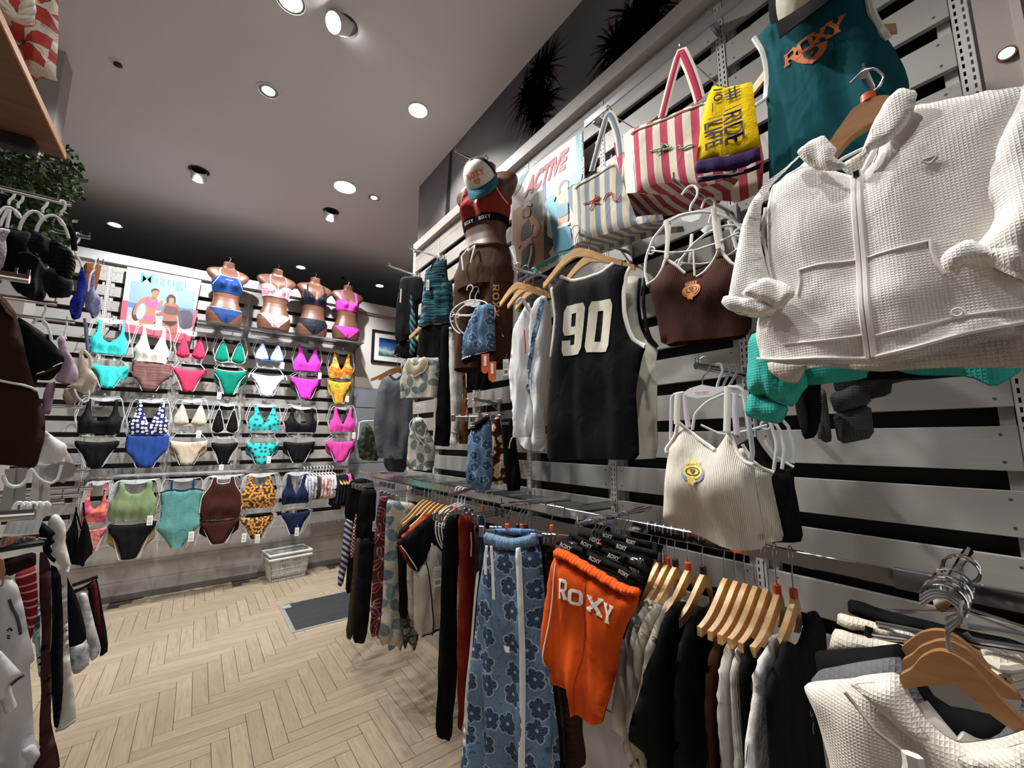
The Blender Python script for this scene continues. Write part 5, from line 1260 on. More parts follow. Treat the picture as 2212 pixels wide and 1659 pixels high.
# sleeves
g.panel('sleeve', k(470, 150, 350, 235, 250, 310, 185, 400, 132, 520, 100, 700, 62, 880, 50, 942, 100, 985, 180, 1000, 280, 1004, 380, 985, 440, 905, 415, 850, 380, 832, 290, 822, 245, 650, 228, 560, 240, 400, 300, 300), WAF, T=.034, R=.07, fold=(.009, .10), n0=.03, res=.014)
g.panel('cuff', k(160, 905, 210, 860, 290, 820, 380, 845, 442, 892, 440, 922, 360, 992, 320, 960, 260, 935), WAF, T=.010, R=.015, fold=(.005, .06), n0=.068)
g.panel('cuff', k(50, 942, 70, 905, 160, 915, 300, 945, 370, 985, 280, 1008, 180, 1002, 100, 985), WAF, T=.010, R=.015, fold=(.004, .06), n0=.058)
g.panel('sleeve', k(1600, -232, 1540, -60, 1440, 130, 1330, 350, 1262, 480, 1255, 540, 1300, 640, 1240, 690, 1172, 740, 1180, 790, 1220, 800, 1330, 760, 1400, 742, 1500, 800, 1600, 845, 1800, 800, 1830, 300, 1760, -180), WAF, T=.036, R=.08, fold=(.010, .12), n0=.03, res=.014, bumps=(B_(1370, 520, .03, -.05), B_(1460, 350, .05, -.02), B_(1550, 500, .06, .03)))
g.panel('cuff', k(1165, 745, 1200, 700, 1310, 640, 1400, 690, 1500, 700, 1560, 640, 1600, 640, 1600, 840, 1480, 790, 1400, 745, 1300, 770, 1215, 802, 1180, 795), WAF, T=.010, R=.015, fold=(.006, .07), n0=.066)
# hood
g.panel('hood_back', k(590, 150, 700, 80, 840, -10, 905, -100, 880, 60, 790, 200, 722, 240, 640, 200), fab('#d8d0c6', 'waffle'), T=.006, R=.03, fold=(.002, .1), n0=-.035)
g.panel('hood', k(430, 170, 500, 110, 565, 85, 605, 130, 640, 165, 622, 205, 700, 248, 660, 268, 590, 275, 500, 250, 450, 205), WAF, T=.011, R=.02, fold=(.006, .05), n0=.045)
g.panel('hood', k(742, 225, 790, 130, 822, 20, 880, -90, 960, -150, 1050, -122, 1030, -30, 980, 60, 900, 130, 800, 190), WAF, T=.011, R=.02, fold=(.007, .06), n0=.045)
g.strip('drawcord', k(585, 195, 610, 170, 640, 150, 720, 110, 815, 70), OFFW, .003, True, .0, on=False)
g.decal('neck_label', [k(742, 128, 810, 100, 818, 122, 750, 150)], solid('#f4f1ec', .7), True, off=-.025) if False else None
q = fr.uvs(k(742, 128, 812, 98, 820, 122, 750, 152)); MB().prism(q, .018, .0195).build('neck_label', solid('#f4f1ec', .7), g.t)
# inside of the back hem seen below
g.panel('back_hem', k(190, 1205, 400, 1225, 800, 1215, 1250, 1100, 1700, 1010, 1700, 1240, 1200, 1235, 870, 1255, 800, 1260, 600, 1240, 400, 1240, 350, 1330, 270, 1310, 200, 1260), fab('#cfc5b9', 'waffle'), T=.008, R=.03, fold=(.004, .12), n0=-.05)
# wooden hanger for it, traced
kh = K(1560, 0, 3.393); B, T = A['jacket'][1:]
fh = Frame(fr.O-fr.N*.005, fr.th); h = G('wooden_hanger', 'thick brown wooden hanger holding the white waffle jacket', 'hanger', fh)
pts = fh.uvs(kh(700, 1190, 780, 1075, 830, 1000, 880, 930, 960, 815, 1040, 765, 1150, 718, 1220, 715, 1300, 755, 1420, 800, 1700, 800, 2100, 770, 2100, 900, 1700, 930, 1300, 880, 1210, 880, 1100, 915, 950, 1010, 840, 1140, 740, 1260))
MB().prism(chaikin(pts, 2), -.009, .009).build('body', HWOOD2, h.t)
trace_tube(h, 'hook', kh(1100, 740, 1080, 690, 1150, 640, 1190, 560, 1120, 500, 1030, 520, 940, 610), STEEL, .0022)
u_, v_ = fh.uv(*kh(1070, 725)[0]); MB().lathe([(.011, -.006), (.011, .008), (.008, .01)], 12, Matrix.Translation((u_, 0, v_))).build('size_cap', ORANGE, h.t, True)
for i in range(6):
    fq = Frame(fr.O-fr.N*(.03+.028*i), fr.th); s = (1.0-.02*i)
    hh = thing('wire_hook_hanger', f'{ORD[i]} steel hanger hook behind the white waffle jacket on its thick arm', 'hanger', (B[0]-.30+.035*i, B[1], B[2]+.016), fr.th+.05*(i % 3-1))
    MB().tube(hook_path(.006, .024, .05), .002, 6).build('hook', CHROME, hh, True); MB().tube([(-.2, 0, -.19), (-.05, 0, -.11), (0, 0, -.10), (.05, 0, -.11), (.2, 0, -.19)], .006, 6).build('body', HWOOD2, hh, True)
# jackets behind: teal, black, grey
TQ = fab('#3fb0a4', 'waffle'); fq = Frame(fr.O-fr.N*.13, fr.th)
g = G('waffle_jacket', 'turquoise waffle jacket hanging behind the white one', 'jacket', fq)
g.panel('sleeve', k(165, 1100, 260, 1050, 420, 1150, 480, 1350, 440, 1410, 385, 1470, 360, 1450, 260, 1420, 172, 1395, 160, 1300), TQ, T=.04, R=.05, fold=(.008, .05), n0=.03); g.panel('cuff', k(172, 1385, 260, 1420, 382, 1462, 330, 1556, 240, 1540, 135, 1506), TQ, T=.025, R=.04, fold=(.004, .04), n0=.03)
g.panel('body', k(330, 900, 900, 900, 1600, 900, 1600, 1258, 1430, 1360, 1310, 1300, 1000, 1290, 880, 1262, 770, 1270, 760, 1312, 480, 1350, 380, 1330, 360, 1262), TQ, T=.02, R=.05, fold=(.008, .1), hem=.1)
fq = Frame(fr.O-fr.N*.2, fr.th); g = G('waffle_jacket', 'black jacket whose cuff hangs beside the turquoise one', 'jacket', fq)
g.panel('sleeve', k(380, 1300, 520, 1280, 520, 1500, 500, 1620, 430, 1635, 385, 1480), BLK, T=.03, R=.04, fold=(.006, .05)); g.panel('body', k(500, 1000, 1500, 1000, 1450, 1290, 1000, 1310, 600, 1330), BLK, T=.02, fold=(.006, .1))
fq = Frame(fr.O-fr.N*.26, fr.th); GW = fab('#4a4b4d', 'waffle'); g = G('waffle_jacket', 'charcoal grey jacket with cuffs dangling behind the turquoise one', 'jacket', fq)
g.panel('sleeve', k(505, 1360, 545, 1370, 560, 1480, 580, 1640, 545, 1652, 500, 1620), GW, T=.02, R=.03, fold=(.004, .04))
g.panel('sleeve', k(560, 1400, 700, 1330, 780, 1330, 790, 1450, 590, 1500), GW, T=.03, R=.05, fold=(.006, .05)); g.panel('cuff', k(575, 1490, 782, 1440, 805, 1622, 612, 1662), GW, T=.015, R=.03, fold=(.003, .05))
g.panel('body', k(600, 1000, 1500, 1000, 1420, 1290, 900, 1330, 890, 1400, 680, 1440, 580, 1360), fab('#3a3a3b', 'waffle'), T=.02, fold=(.006, .1))

# ---- teal tank and cap, high at the right
kt = K(1560, 0, 3.393); fr = FR(1760, 100, x=1.2, th=-HP+.12); TT = fab('#12545e')
g = G('tank_shirt', 'teal sleeveless shirt with orange lettering and white edging', 'shirt', fr)
g.panel('body', kt(240, 292, 285, 248, 350, 170, 385, 20, 420, -80, 640, -160, 1040, -120, 1075, 10, 1092, 105, 1160, 225, 1255, 345, 1335, 480, 1372, 600, 1362, 760, 1250, 1050, 900, 1300, 600, 1400, 345, 1500, 340, 1200, 335, 800, 322, 740, 335, 600, 325, 470, 300, 380), TT, T=.03, R=.08, fold=(.008, .13), res=.018)
strip_px(g, 'edging', kt(242, 288, 302, 380, 326, 480, 336, 600, 322, 740, 262, 832), OFFW, .008, flat=.5); strip_px(g, 'edging', kt(1078, 0, 1098, 110, 1165, 235, 1215, 310), OFFW, .008, flat=.5)
OP = solid('#d0703c', .8)
for ch, q in (('R', (470, 540, 600, 470, 560, 385, 468, 450)), ('O', (588, 470, 705, 400, 668, 318, 556, 395)), ('X', (680, 395, 830, 312, 778, 240, 650, 330)), ('Y', (790, 330, 920, 262, 920, 152, 770, 238))): glyph(g, 'lettering', GLY[ch], kt(*q), OP)
g.decal('heart_print', [kt(540, 480, 600, 445, 660, 415, 720, 380, 785, 345, 780, 400, 740, 470, 680, 532, 610, 525, 560, 505)], OP, True); c = fr.uv(*kt(672, 460)[0]); heart(g, 'heart_print', c, .032, solid('#123e46', .8), .0045)
g.decal('underarm_patch', [kt(1095, 20, 1180, 200, 1230, 330, 1310, 470, 1230, 330)], BLK, True) if False else None
wood_hanger('wooden hanger in the teal sleeveless shirt', (fr.O[0]+.01, fr.O[1]+.03, 2.68), fr.th, .36, None)
MB_ = None
def cap_obj(label, loc, rz, tilt, S, front, back, brim, print_col, roll=0.0):
    t = thing('baseball_cap', label, 'cap', loc, rz); t.rotation_euler = (tilt, roll, rz); t.scale = (S, S, S)
    def dome(a0, a1, r=.085, h=.095, n=18, mrows=9, off=0.0):
        v = []; f = []
        for i in range(mrows+1):
            e = (pi/2)*(i/mrows)
            for j in range(n+1):
                a = radians(a0+(a1-a0)*j/n); R_ = (r+off)*cos(e)**.8 if i < mrows else 0.0005; v.append((R_*cos(a)*.92, R_*sin(a)*1.08, (h+off)*sin(e)**1.0))
        for i in range(mrows):
            for j in range(n): f.append((i*(n+1)+j, i*(n+1)+j+1, (i+1)*(n+1)+j+1, (i+1)*(n+1)+j))
        return v, f
    v, f = dome(200, 340); mesh('crown_front', v, f, front, t, True, [(q[0], q[2]) for q in v])
    v, f = dome(-20, 200); mesh('crown_back', v, f, back, t, True, [(q[0], q[2]) for q in v])
    v = []; n = 16
    for j in range(n+1):
        a = radians(195+150*j/n); x, y = .085*cos(a)*.92, .085*sin(a)*1.08; ext = .075*sin(pi*j/n)**.6
        for dz in (0, -.004):
            v.append((x, y, .002+dz)); v.append((x*1.04, y-ext, -.012-.018*(1-abs(2*j/n-1))*0-.02*(abs(2*j/n-1)**2)+dz))
    f = []
    for j in range(n):
        o_ = 4*j; f += [(o_, o_+1, o_+5, o_+4), (o_+2, o_+6, o_+7, o_+3), (o_+1, o_+3, o_+7, o_+5)]
    mesh('brim', v, f, brim, t, True, [(q[0], q[1]) for q in v])
    MB().lathe([(.007, .094), (.006, .099), (.001, .1)], 10).build('button', brim, t, True)
    # print on the front panel
    def wrap(x, z):
        e = math.asin(min(.99, z/.095)); R_ = .0865*cos(e)**.8; s = max(-.95, min(.95, x/(R_*.92))); return (x, -R_*1.08*sqrt(1-s*s)-.002, z)
    b = MB()
    for i, ch in enumerate('ROXY'):
        V, F, _ = fill([[(-.042+.022*i+.019*x, .044+.022*y+.004*(1-abs(i-1.5))) for x, y in r] for r in GLY[ch]], .006); b.add([wrap(*q) for q in V], [tuple(map(int, q)) for q in F])
    V, F, _ = fill([[((x-.5)*.03, .015+.025*y) for x, y in r] for r in HEART], .006); b.add([wrap(*q) for q in V], [tuple(map(int, q)) for q in F])
    b.build('print', print_col, t); return t
capW = fab('#ddd8cc')
P = hit(*kt(600, -30)[0], 0, 1.12); cap_obj('white and black cap on top of the teal sleeveless shirt', (P[0]+.03, P[1], P[2]+.012), -HP+.35, .8, 1.05, capW, BLK, BLK, INK, -.3)
P0, P1 = hit(1540, 28, 0, XR-.06), hit(1470, 100, 0, XR-.06)
zt_ = hit(1553, 20, 0, XR-.055)[2]
t = thing('hang_rail', 'flat metal bag rail high on the right wall', 'rail', (XR-.06, 0, hit(1480, 92, 0, XR-.06)[2])); MB().box(-.004, .004, .35, 1.28, -.018, .018, .001).build('bar', STEEL, t)
for y in (.628, 1.222): MB().box(0, .056, y-.008, y+.008, -.03, .02, .002).build('bracket', STEEL, t)

# ---- tote bags
def tote(label, k, front, gusset, bottom, handle, mat, xf, xb, sig, handle2=None, edge=None, hc='#a8324e'):
    fr = FR(*front[0], x=xf); g = G('tote_bag', label, 'bag', fr); g.seed = 0
    g.panel('front', front, mat, True, T=.012, R=.05, fold=(.003, .14), smooth=0, res=.02, one=True)
    def W(px, x): P = hit(*px, 0, x); d = P-fr.O; return (float(d@fr.U), float(-(d@fr.N)), float(d[2]))
    for part, pts in (('gusset', gusset), ('bottom', bottom)):
        v = [W(p, x) for p, x in pts]; c0 = tuple(sum(q[i] for q in v)/len(v) for i in range(3)); n = len(v)
        mesh(part, v+[c0], [(i, (i+1) % n, n) for i in range(n)], mat, g.t, False, [(q[0]+(q[1] if part == 'gusset' else 0), q[2]) for q in v+[c0]])
    for hp in handle:
        P = resample(chaikin(fr.uvs(hp), 1, False), .02, False); hd = g.solid('handle', MB().tube([(p[0], -.008, p[1]) for p in P], .017, 8, flat=.16), fab('#ddd5c2')); g.solid('woven_stripe', MB().tube([(p[0], -.010, p[1]) for p in P], .0095, 8, flat=.22), fab(hc), True, hd)
    for w_ in sig: g.strip('signature', w_[0], w_[1], .0022, True, .004)
    if edge: g.strip('hem_seam', edge, mat, .003, True, .002)
    # back wall of the bag, so that it has depth
    pts = fr.uvs(front); xm = xb-xf
    mesh('back', [(p[0], xm*.6, p[1]) for p in pts], [tuple(range(len(pts)))], mat, g.t, False, pts)
    return g
k = K(1180, 80, 3.318)
PINK = fab('#b83a58', 'stripe', '#e3dac6', s=.052, duty=.5); GREY = fab('#8794a4', 'stripe', '#ddd5bf', s=.052, duty=.5)
tote('pink and cream striped canvas tote with green stitched script', k, k(605, 660, 800, 590, 1135, 455, 1330, 380, 1385, 700, 1372, 965, 1200, 1050, 1060, 1042, 820, 1046, 640, 1115),
     [(k(605, 660)[0], 1.12), (k(640, 1115)[0], 1.12), (k(575, 1120)[0], 1.2), (k(520, 950)[0], 1.28), (k(482, 762)[0], 1.3)],
     [(k(640, 1115)[0], 1.12), (k(820, 1046)[0], 1.12), (k(1060, 1042)[0], 1.12), (k(1200, 1050)[0], 1.12), (k(1372, 965)[0], 1.12), (k(1392, 1010)[0], 1.2), (k(1240, 1190)[0], 1.36), (k(1130, 1230)[0], 1.36), (k(850, 1286)[0], 1.36), (k(622, 1310)[0], 1.36), (k(575, 1120)[0], 1.2)],
     [k(842, 580, 870, 470, 905, 330, 965, 120, 985, 120, 1040, 240, 1085, 370, 1110, 460)], PINK, 1.12, 1.38,
     [(k(760, 835, 840, 815, 870, 780, 900, 800, 855, 830), solid('#8fbfa6', .7)), (k(855, 775, 840, 830, 815, 855), solid('#8fbfa6', .7)), (k(855, 820, 890, 815, 920, 805), solid('#8fbfa6', .7)), (k(960, 810, 975, 795, 990, 805, 975, 818, 1010, 815, 1040, 795, 1075, 785), solid('#8fbfa6', .7))], edge=k(610, 700, 800, 625, 1135, 490))
tote('grey-blue and cream striped canvas tote with red stitched script', k, k(205, 1055, 340, 985, 495, 885, 575, 1110, 640, 1290, 830, 1270, 840, 1310, 640, 1345, 215, 1478, 240, 1255),
     [(k(205, 1055)[0], 1.2), (k(240, 1255)[0], 1.2), (k(215, 1478)[0], 1.2), (k(185, 1500)[0], 1.25), (k(205, 1300)[0], 1.3), (k(130, 1110)[0], 1.36)],
     [(k(215, 1478)[0], 1.2), (k(640, 1345)[0], 1.2), (k(840, 1310)[0], 1.2), (k(830, 1375)[0], 1.36), (k(600, 1490)[0], 1.4), (k(330, 1572)[0], 1.4), (k(232, 1582)[0], 1.4), (k(190, 1520)[0], 1.28)],
     [k(335, 965, 385, 780, 440, 580, 462, 560, 490, 600, 525, 700, 545, 850)], GREY, 1.2, 1.42,
     [(k(285, 1205, 340, 1190, 400, 1150, 395, 1170, 340, 1195, 400, 1200), solid('#c8503c', .7)), (k(375, 1140, 345, 1230, 330, 1250), solid('#c8503c', .7)), (k(430, 1185, 445, 1150, 470, 1130, 495, 1125, 500, 1180, 530, 1185, 550, 1140), solid('#c8503c', .7))], edge=k(210, 1090, 340, 1020, 500, 920), hc='#6f7f90')
t = thing('bag_hook', 'small wire S-hook carrying the pink striped tote', 'hook', hit(*k(975, 80)[0], 0, 1.16)); MB().tube(arc(0, 0, .016, -60, 230, 12), .0022, 6).build('wire', STEEL, t, True); MB().tube([(0, 0, -.016), (.27, 0, .0), (.275, 0, .02)], .0022, 6).build('stem', STEEL, t, True)
t = thing('bag_hook', 'small wire S-hook carrying the grey striped tote', 'hook', hit(*k(452, 520)[0], 0, 1.24)); MB().tube(arc(0, 0, .016, -60, 230, 12), .0022, 6).build('wire', STEEL, t, True); MB().tube([(0, 0, -.016), (.19, 0, .0), (.195, 0, .02)], .0022, 6).build('stem', STEEL, t, True)
# ---- yellow towel
fr = FR(1600, 240, x=1.06, th=-HP+.1); g = G('sports_towel', 'yellow towel with dark purple lettering and hem over the pink tote', 'towel', fr); YEL = fab('#e8c400', 'crinkle', s=.5); PUR = fab('#2d1846', 'crinkle', s=.5); PI = solid('#2a1743', .85)
g.panel('body', k(1192, 352, 1272, 352, 1280, 358, 1475, 322, 1496, 480, 1532, 792, 1300, 852, 1085, 880, 1068, 900, 1110, 600, 1160, 420), YEL, T=.008, R=.03, fold=(.004, .09), smooth=0, res=.016)
TEX = (('RIDE', (1282, 575, 1300, 800, 1440, 735, 1408, 530), .01), ('LIFE', (1143, 640, 1150, 828, 1282, 790, 1276, 600), .01), ('##', (1285, 400, 1300, 482, 1402, 440, 1393, 342), .01), ('/', (1290, 545, 1292, 575, 1412, 500, 1405, 478), .0), ('/', (1175, 610, 1180, 625, 1280, 575, 1278, 560), 0), ('10_', (1200, 395, 1205, 560, 1282, 520, 1270, 380), .01))
for tx, q, bo in TEX: text(g, 'lettering', tx, k(*q), PI, True, off=.004, bold=bo)
g.panel('hem_band', k(1060, 945, 1085, 880, 1300, 852, 1532, 792, 1542, 885, 1300, 962, 1075, 978), PUR, T=.009, R=.02, fold=(.004, .09), smooth=0, n0=.001)
g.panel('back_hem', k(1075, 970, 1300, 955, 1525, 880, 1512, 922, 1250, 992, 1060, 1022), PUR, T=.006, R=.02, fold=(.003, .09), smooth=0, n0=-.02); g.strip('white_seam', k(1070, 985, 1300, 968, 1400, 940), OFFW, .0015, True, .004)
# ================================================================== right wall, far group, mannequin, rails
def TG(name, label, cat, pts, m, y=None, x=None, th=None, part='body', **kw):
    """garment traced on a vertical plane at depth y (or x); origin at its highest point"""
    top = min(pts, key=lambda p: p[1])
    fr = FR(*top, th=th, x=x, y=y); g = G(name, label, cat, fr); kw.setdefault('T', .018); kw.setdefault('fold', (.006, .07)); kw.setdefault('hem', .05)
    g.panel(part, pts, m, **kw); return g
# ---- far tops on arms
k = K(780, 480, 4.74); TK = fab('#0f2229', 'ikat', '#4f8c9a', '#1f4652', s=.9); TKD = fab('#142a2f', 'stripe', '#5a8f93', s=.03, ang=.6)
g = TG('knit_shirt', 'black pleated top at the far end of the right wall', 'top', k(405, 575, 430, 560, 520, 548, 620, 560, 642, 640, 625, 800, 585, 840, 575, 1190, 505, 1190, 350, 1252, 360, 850, 395, 650), fab('#0f1013', 'rib', s=3.0), x=1.2, th=-HP+.75, T=.025)
g.panel('underskirt', k(345, 1245, 500, 1195, 575, 1190, 560, 1400, 500, 1405, 325, 1365), BLK, T=.015, n0=-.02, hem=.05); g.panel('side_panel', k(500, 740, 545, 762, 582, 1190, 556, 1362, 512, 1372, 500, 1190), TKD, T=.02, n0=.015)
g.strip('tag_strip', k(432, 700, 425, 840), PAPER, .004)
g = TG('knit_dress', 'teal and black striped sleeveless knit dress, front of its arm', 'dress', k(685, 475, 720, 440, 762, 400, 800, 372, 880, 390, 888, 590, 935, 612, 940, 1000, 860, 1022, 800, 1030, 580, 1085, 610, 980, 632, 700, 660, 500), TK, x=1.2, th=-HP+.75, T=.03, fold=(.01, .07))
g.panel('skirt', k(590, 1080, 800, 1028, 950, 1010, 960, 1100, 880, 1390, 560, 1400), BLK, T=.02, n0=-.01, hem=.05)
for a_ in ((760, 400, 700, 560, 690, 640), (800, 385, 812, 560), (840, 390, 850, 600), (878, 395, 886, 600)): g.strip('strap', k(*a_), BLK, .006, n=.006)
swing_tag(g, *k(712, 620)[0], .07, .022, .05)
k2 = K(760, 720, 4.608)
g = TG('long_sleeve_shirt', 'black long-sleeved shirt hanging edge-on beside the blue bras', 'shirt', k2(885, -60, 930, -75, 965, -60, 975, 450, 988, 980, 970, 1130, 812, 1112, 830, 900, 868, 500), BLK, y=2.35, T=.03, fold=(.008, .05))
g = TG('long_sleeve_shirt', 'white long-sleeved shirt hanging edge-on beside the blue bras', 'shirt', k2(965, -60, 990, -70, 1012, 30, 1060, 250, 1120, 505, 1106, 560, 1080, 850, 1052, 1115, 970, 1110, 990, 980, 976, 450), fab('#d4d3cc'), y=2.25, T=.03, fold=(.008, .05)); strip_px(g, 'cuff', k2(975, 985, 1065, 990), fab('#c2c1ba'), .006)
g = TG('long_sleeve_shirt', 'brown long-sleeved shirt hanging edge-on behind the white one', 'shirt', k2(1045, -60, 1080, -50, 1110, 40, 1140, 600, 1166, 940, 1152, 1102, 1055, 1100, 1085, 850, 1122, 520, 1060, 240), fab('#6a4128'), y=2.2, T=.03, fold=(.008, .05))
B = A['sleeves'][1]
for i, d in enumerate(('first', 'second', 'third')): wood_hanger(f'{d} wooden hanger on the long sleeve arm', (B[0]-.33+.05*i, B[1], B[2]+.012), -HP+.6, .34, None)
LEAF = fab('#c9c3b4', 'leaf', '#6f7d7b', '#8f9d99', s=.11, petals=3, r=.5, rag=.12)
g = TG('sports_bra', 'leaf-print sports bra with cream lining', 'bra', k2(560, 252, 620, 242, 760, 242, 872, 240, 882, 330, 862, 560, 850, 640, 740, 640, 480, 656, 480, 600, 476, 480, 505, 360), LEAF, x=1.2, th=-HP+.7, T=.035, R=.05)
g.panel('lining', k2(590, 245, 640, 335, 680, 328, 730, 240, 792, 262, 752, 380, 650, 442, 582, 420, 555, 330), fab('#c3b79d'), T=.012, n0=.036); g.strip('edging', k2(560, 330, 585, 420, 650, 445, 755, 385, 795, 265), fab('#d6cdb8'), .004)
g = TG('sports_bra', 'leaf-print racerback bra hanging lower down', 'bra', k2(625, 848, 700, 842, 748, 940, 842, 1132, 802, 1370, 550, 1342, 545, 1262, 560, 1050, 600, 900), LEAF, x=1.2, th=-HP+.7, T=.03, R=.05); strip_px(g, 'edging', k2(640, 860, 655, 1000, 750, 1120), fab('#d6cdb8'), .004); strip_px(g, 'edging', k2(750, 940, 740, 1060, 660, 1000), fab('#d6cdb8'), .004)
B = A['floral'][1]
for i, d in enumerate(('front', 'middle', 'rear')): ring_hanger(f'white round hanger on the leaf-print bra arm, {d}', (B[0]-.22+.07*i, B[1], B[2]+.012), -HP+.7, .11, .10)
ring_hanger('white round hanger in the lower leaf-print bra', (1.2, hit(*k2(660, 800)[0], 0, 1.2)[1], hit(*k2(660, 720)[0], 0, 1.2)[2]), -HP+.7, .06, .08, bar=False)
GT = fab('#686b72', 'heather', '#5f636a')
g = TG('t_shirt', 'slate grey T-shirt beside the leaf-print bra', 'T-shirt', k2(370, 412, 430, 462, 490, 420, 600, 480, 612, 900, 532, 1242, 420, 1252, 275, 1240, 240, 1212, 215, 900, 258, 560, 300, 450), GT, y=2.9, T=.04, R=.06, fold=(.012, .1)); strip_px(g, 'collar', k2(368, 410, 400, 450, 430, 464, 490, 422), GT, .008)
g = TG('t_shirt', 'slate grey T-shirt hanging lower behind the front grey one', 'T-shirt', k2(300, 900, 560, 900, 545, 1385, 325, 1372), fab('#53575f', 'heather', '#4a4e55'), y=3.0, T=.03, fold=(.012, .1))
wood_hanger('front wooden hanger in the slate grey T-shirt', (hit(*k2(455, 250)[0], 1, 2.9)[0], 2.9, hit(*k2(470, 215)[0], 1, 2.9)[2]), 0, .36, None, HWOOD2); wood_hanger('rear wooden hanger behind the slate grey T-shirt', (hit(*k2(520, 250)[0], 1, 3.0)[0], 3.0, hit(*k2(515, 215)[0], 1, 3.0)[2]), 0, .36, None, HWOOD2)
g = TG('camouflage_bag', 'dark leafy camouflage pouch left of the grey T-shirt', 'bag', k2(50, 1092, 90, 1000, 120, 892, 160, 900, 202, 942, 250, 1100, 272, 1272, 80, 1262), fab('#23251f', 'leaf', '#3e4432', '#55593f', s=.12, petals=4), y=4.3, T=.05, R=.06)
h = thing('swimwear_hanger', 'white hanger above the camouflage pouch', 'hanger', g.fr.O, 0); MB().tube([g.fr.uv(*p)[:1]+(0.0,)+g.fr.uv(*p)[1:] for p in k2(60, 1060, 75, 890, 110, 875, 215, 870)], .006, 6).build('frame', WPLAST, h, True)
# ---- blue floral bras and neighbours
BF = fab('#6688a8', 'flower', '#34527a', '#b4c8d8', s=.07, r=.34)
g = TG('sports_bra', 'light blue hibiscus-print bra with black lettered band', 'bra', k(1190, 862, 1240, 850, 1330, 832, 1362, 870, 1376, 1100, 1372, 1322, 1300, 1345, 1180, 1385, 1042, 1440, 1036, 1380, 1040, 1230, 1080, 1090, 1150, 930), BF, x=1.18, th=-HP+.6, T=.045, R=.05, fold=(.009, .05))
g.panel('band', k(1038, 1395, 1180, 1352, 1372, 1312, 1372, 1352, 1190, 1420, 1046, 1462), BLK, T=.046, R=.03, fold=(.003, .08), n0=.003); text(g, 'band_lettering', 'ROXY', k(1060, 1425, 1160, 1392, 1160, 1368, 1060, 1400), WHITE, True, bold=.02); text(g, 'band_lettering', 'ROXY', k(1190, 1378, 1330, 1345, 1330, 1318, 1190, 1352), WHITE, True, bold=.02)
for n_, q in (('swing_tag', (1325, 1375)), ('swing_tag', (1395, 1452))):
    u_, v_ = g.fr.uv(*k(*q)[0]); w_, h_ = .021, .10
    o = g.solid(n_, MB().prism([(u_+w_*cos(a), v_-h_+.02+w_*sin(a)) for a in [pi+pi*i/8 for i in range(9)]]+[(u_+w_, v_), (u_-w_, v_)], -.072, -.0705), solid('#d8622a', .6), False)
    MB().prism([(u_-.007, v_-h_*.62), (u_+.007, v_-h_*.62), (u_+.007, v_-.01), (u_-.007, v_-.01)], -.0732, -.0722).build('card', PAPER, o)
swing_tag(g, *k(1495, 1410)[0], .085, .03, .02)
g = TG('sports_bra', 'rust red bra with white edging behind the blue one', 'bra', k(1345, 880, 1380, 1000, 1402, 1130, 1470, 1182, 1442, 1332, 1402, 1396, 1350, 1380, 1330, 1100), fab('#9c3a28'), x=1.24, th=-HP+.5, T=.02); strip_px(g, 'edging', k(1350, 900, 1385, 1050, 1472, 1180), OFFW, .003)
g = TG('sports_bra', 'dark brown bra behind the rust red one', 'bra', k(1420, 900, 1470, 1120, 1535, 1290, 1500, 1390, 1440, 1400, 1400, 1100), fab('#3f2217'), x=1.3, th=-HP+.5, T=.02)
B = A['bra'][1]
for i, d in enumerate(('front', 'second', 'third', 'fourth', 'rear')): ring_hanger(f'white round hanger on the blue bra arm, {d}', (B[0]-.36+(0, .035, .08, .14, .27)[i], B[1], B[2]+.012), -HP+.45, .13, .12)
g = TG('knit_skirt', 'black lettered waistband skirt hanging below the blue bra', 'skirt', k(1080, 1465, 1180, 1440, 1290, 1440, 1350, 1700, 1080, 1720), BLK, x=1.35, th=-HP+.4, T=.02)
# ---- floral shorts
g = TG('board_shorts', 'light blue hibiscus shorts with black lettered waistband', 'shorts', k2(1175, 955, 1260, 962, 1330, 885, 1386, 850, 1396, 1100, 1396, 1552, 1300, 1556, 1190, 1540, 1190, 1500, 1125, 1502, 1150, 1250), BF, x=1.2, th=-HP+.7, T=.03, fold=(.014, .05))
g.panel('waistband', k2(1180, 905, 1240, 880, 1320, 825, 1386, 832, 1330, 900, 1260, 962, 1175, 957), BLK, T=.03, R=.03, n0=.004, fold=(.003, .05)); text(g, 'lettering', 'OXY', k2(1185, 945, 1245, 945, 1245, 912, 1185, 912), WHITE, True, bold=.02)
g = TG('board_shorts', 'brown shorts with cream flowers beside the blue ones', 'shorts', k2(1392, 860, 1430, 835, 1472, 832, 1510, 1200, 1532, 1502, 1400, 1502), fab('#4a2718', 'flower', '#e6d3b0', '#d9a86a', s=.05, r=.4, curl=0), x=1.26, th=-HP+.7, T=.03, fold=(.012, .05))
g = TG('board_shorts', 'black shorts with lettered waistband behind the floral ones', 'shorts', k2(1484, 860, 1520, 845, 1620, 850, 1640, 1100, 1700, 1560, 1530, 1570), BLK, x=1.34, th=-HP+.5, T=.03); text(g, 'lettering', 'ROXY', k2(1520, 912, 1590, 912, 1590, 885, 1520, 885), solid('#8d8d90', .7), True, bold=.02)
B = A['shorts'][1]
for i, d in enumerate(('front', 'second', 'third', 'rear')): clip_hanger(f'steel clip hanger on the floral shorts arm, {d}', (B[0]-.24+.045*i, B[1], B[2]+.014), -HP+.6, .2, '#d8562a' if i in (0, 2) else None)
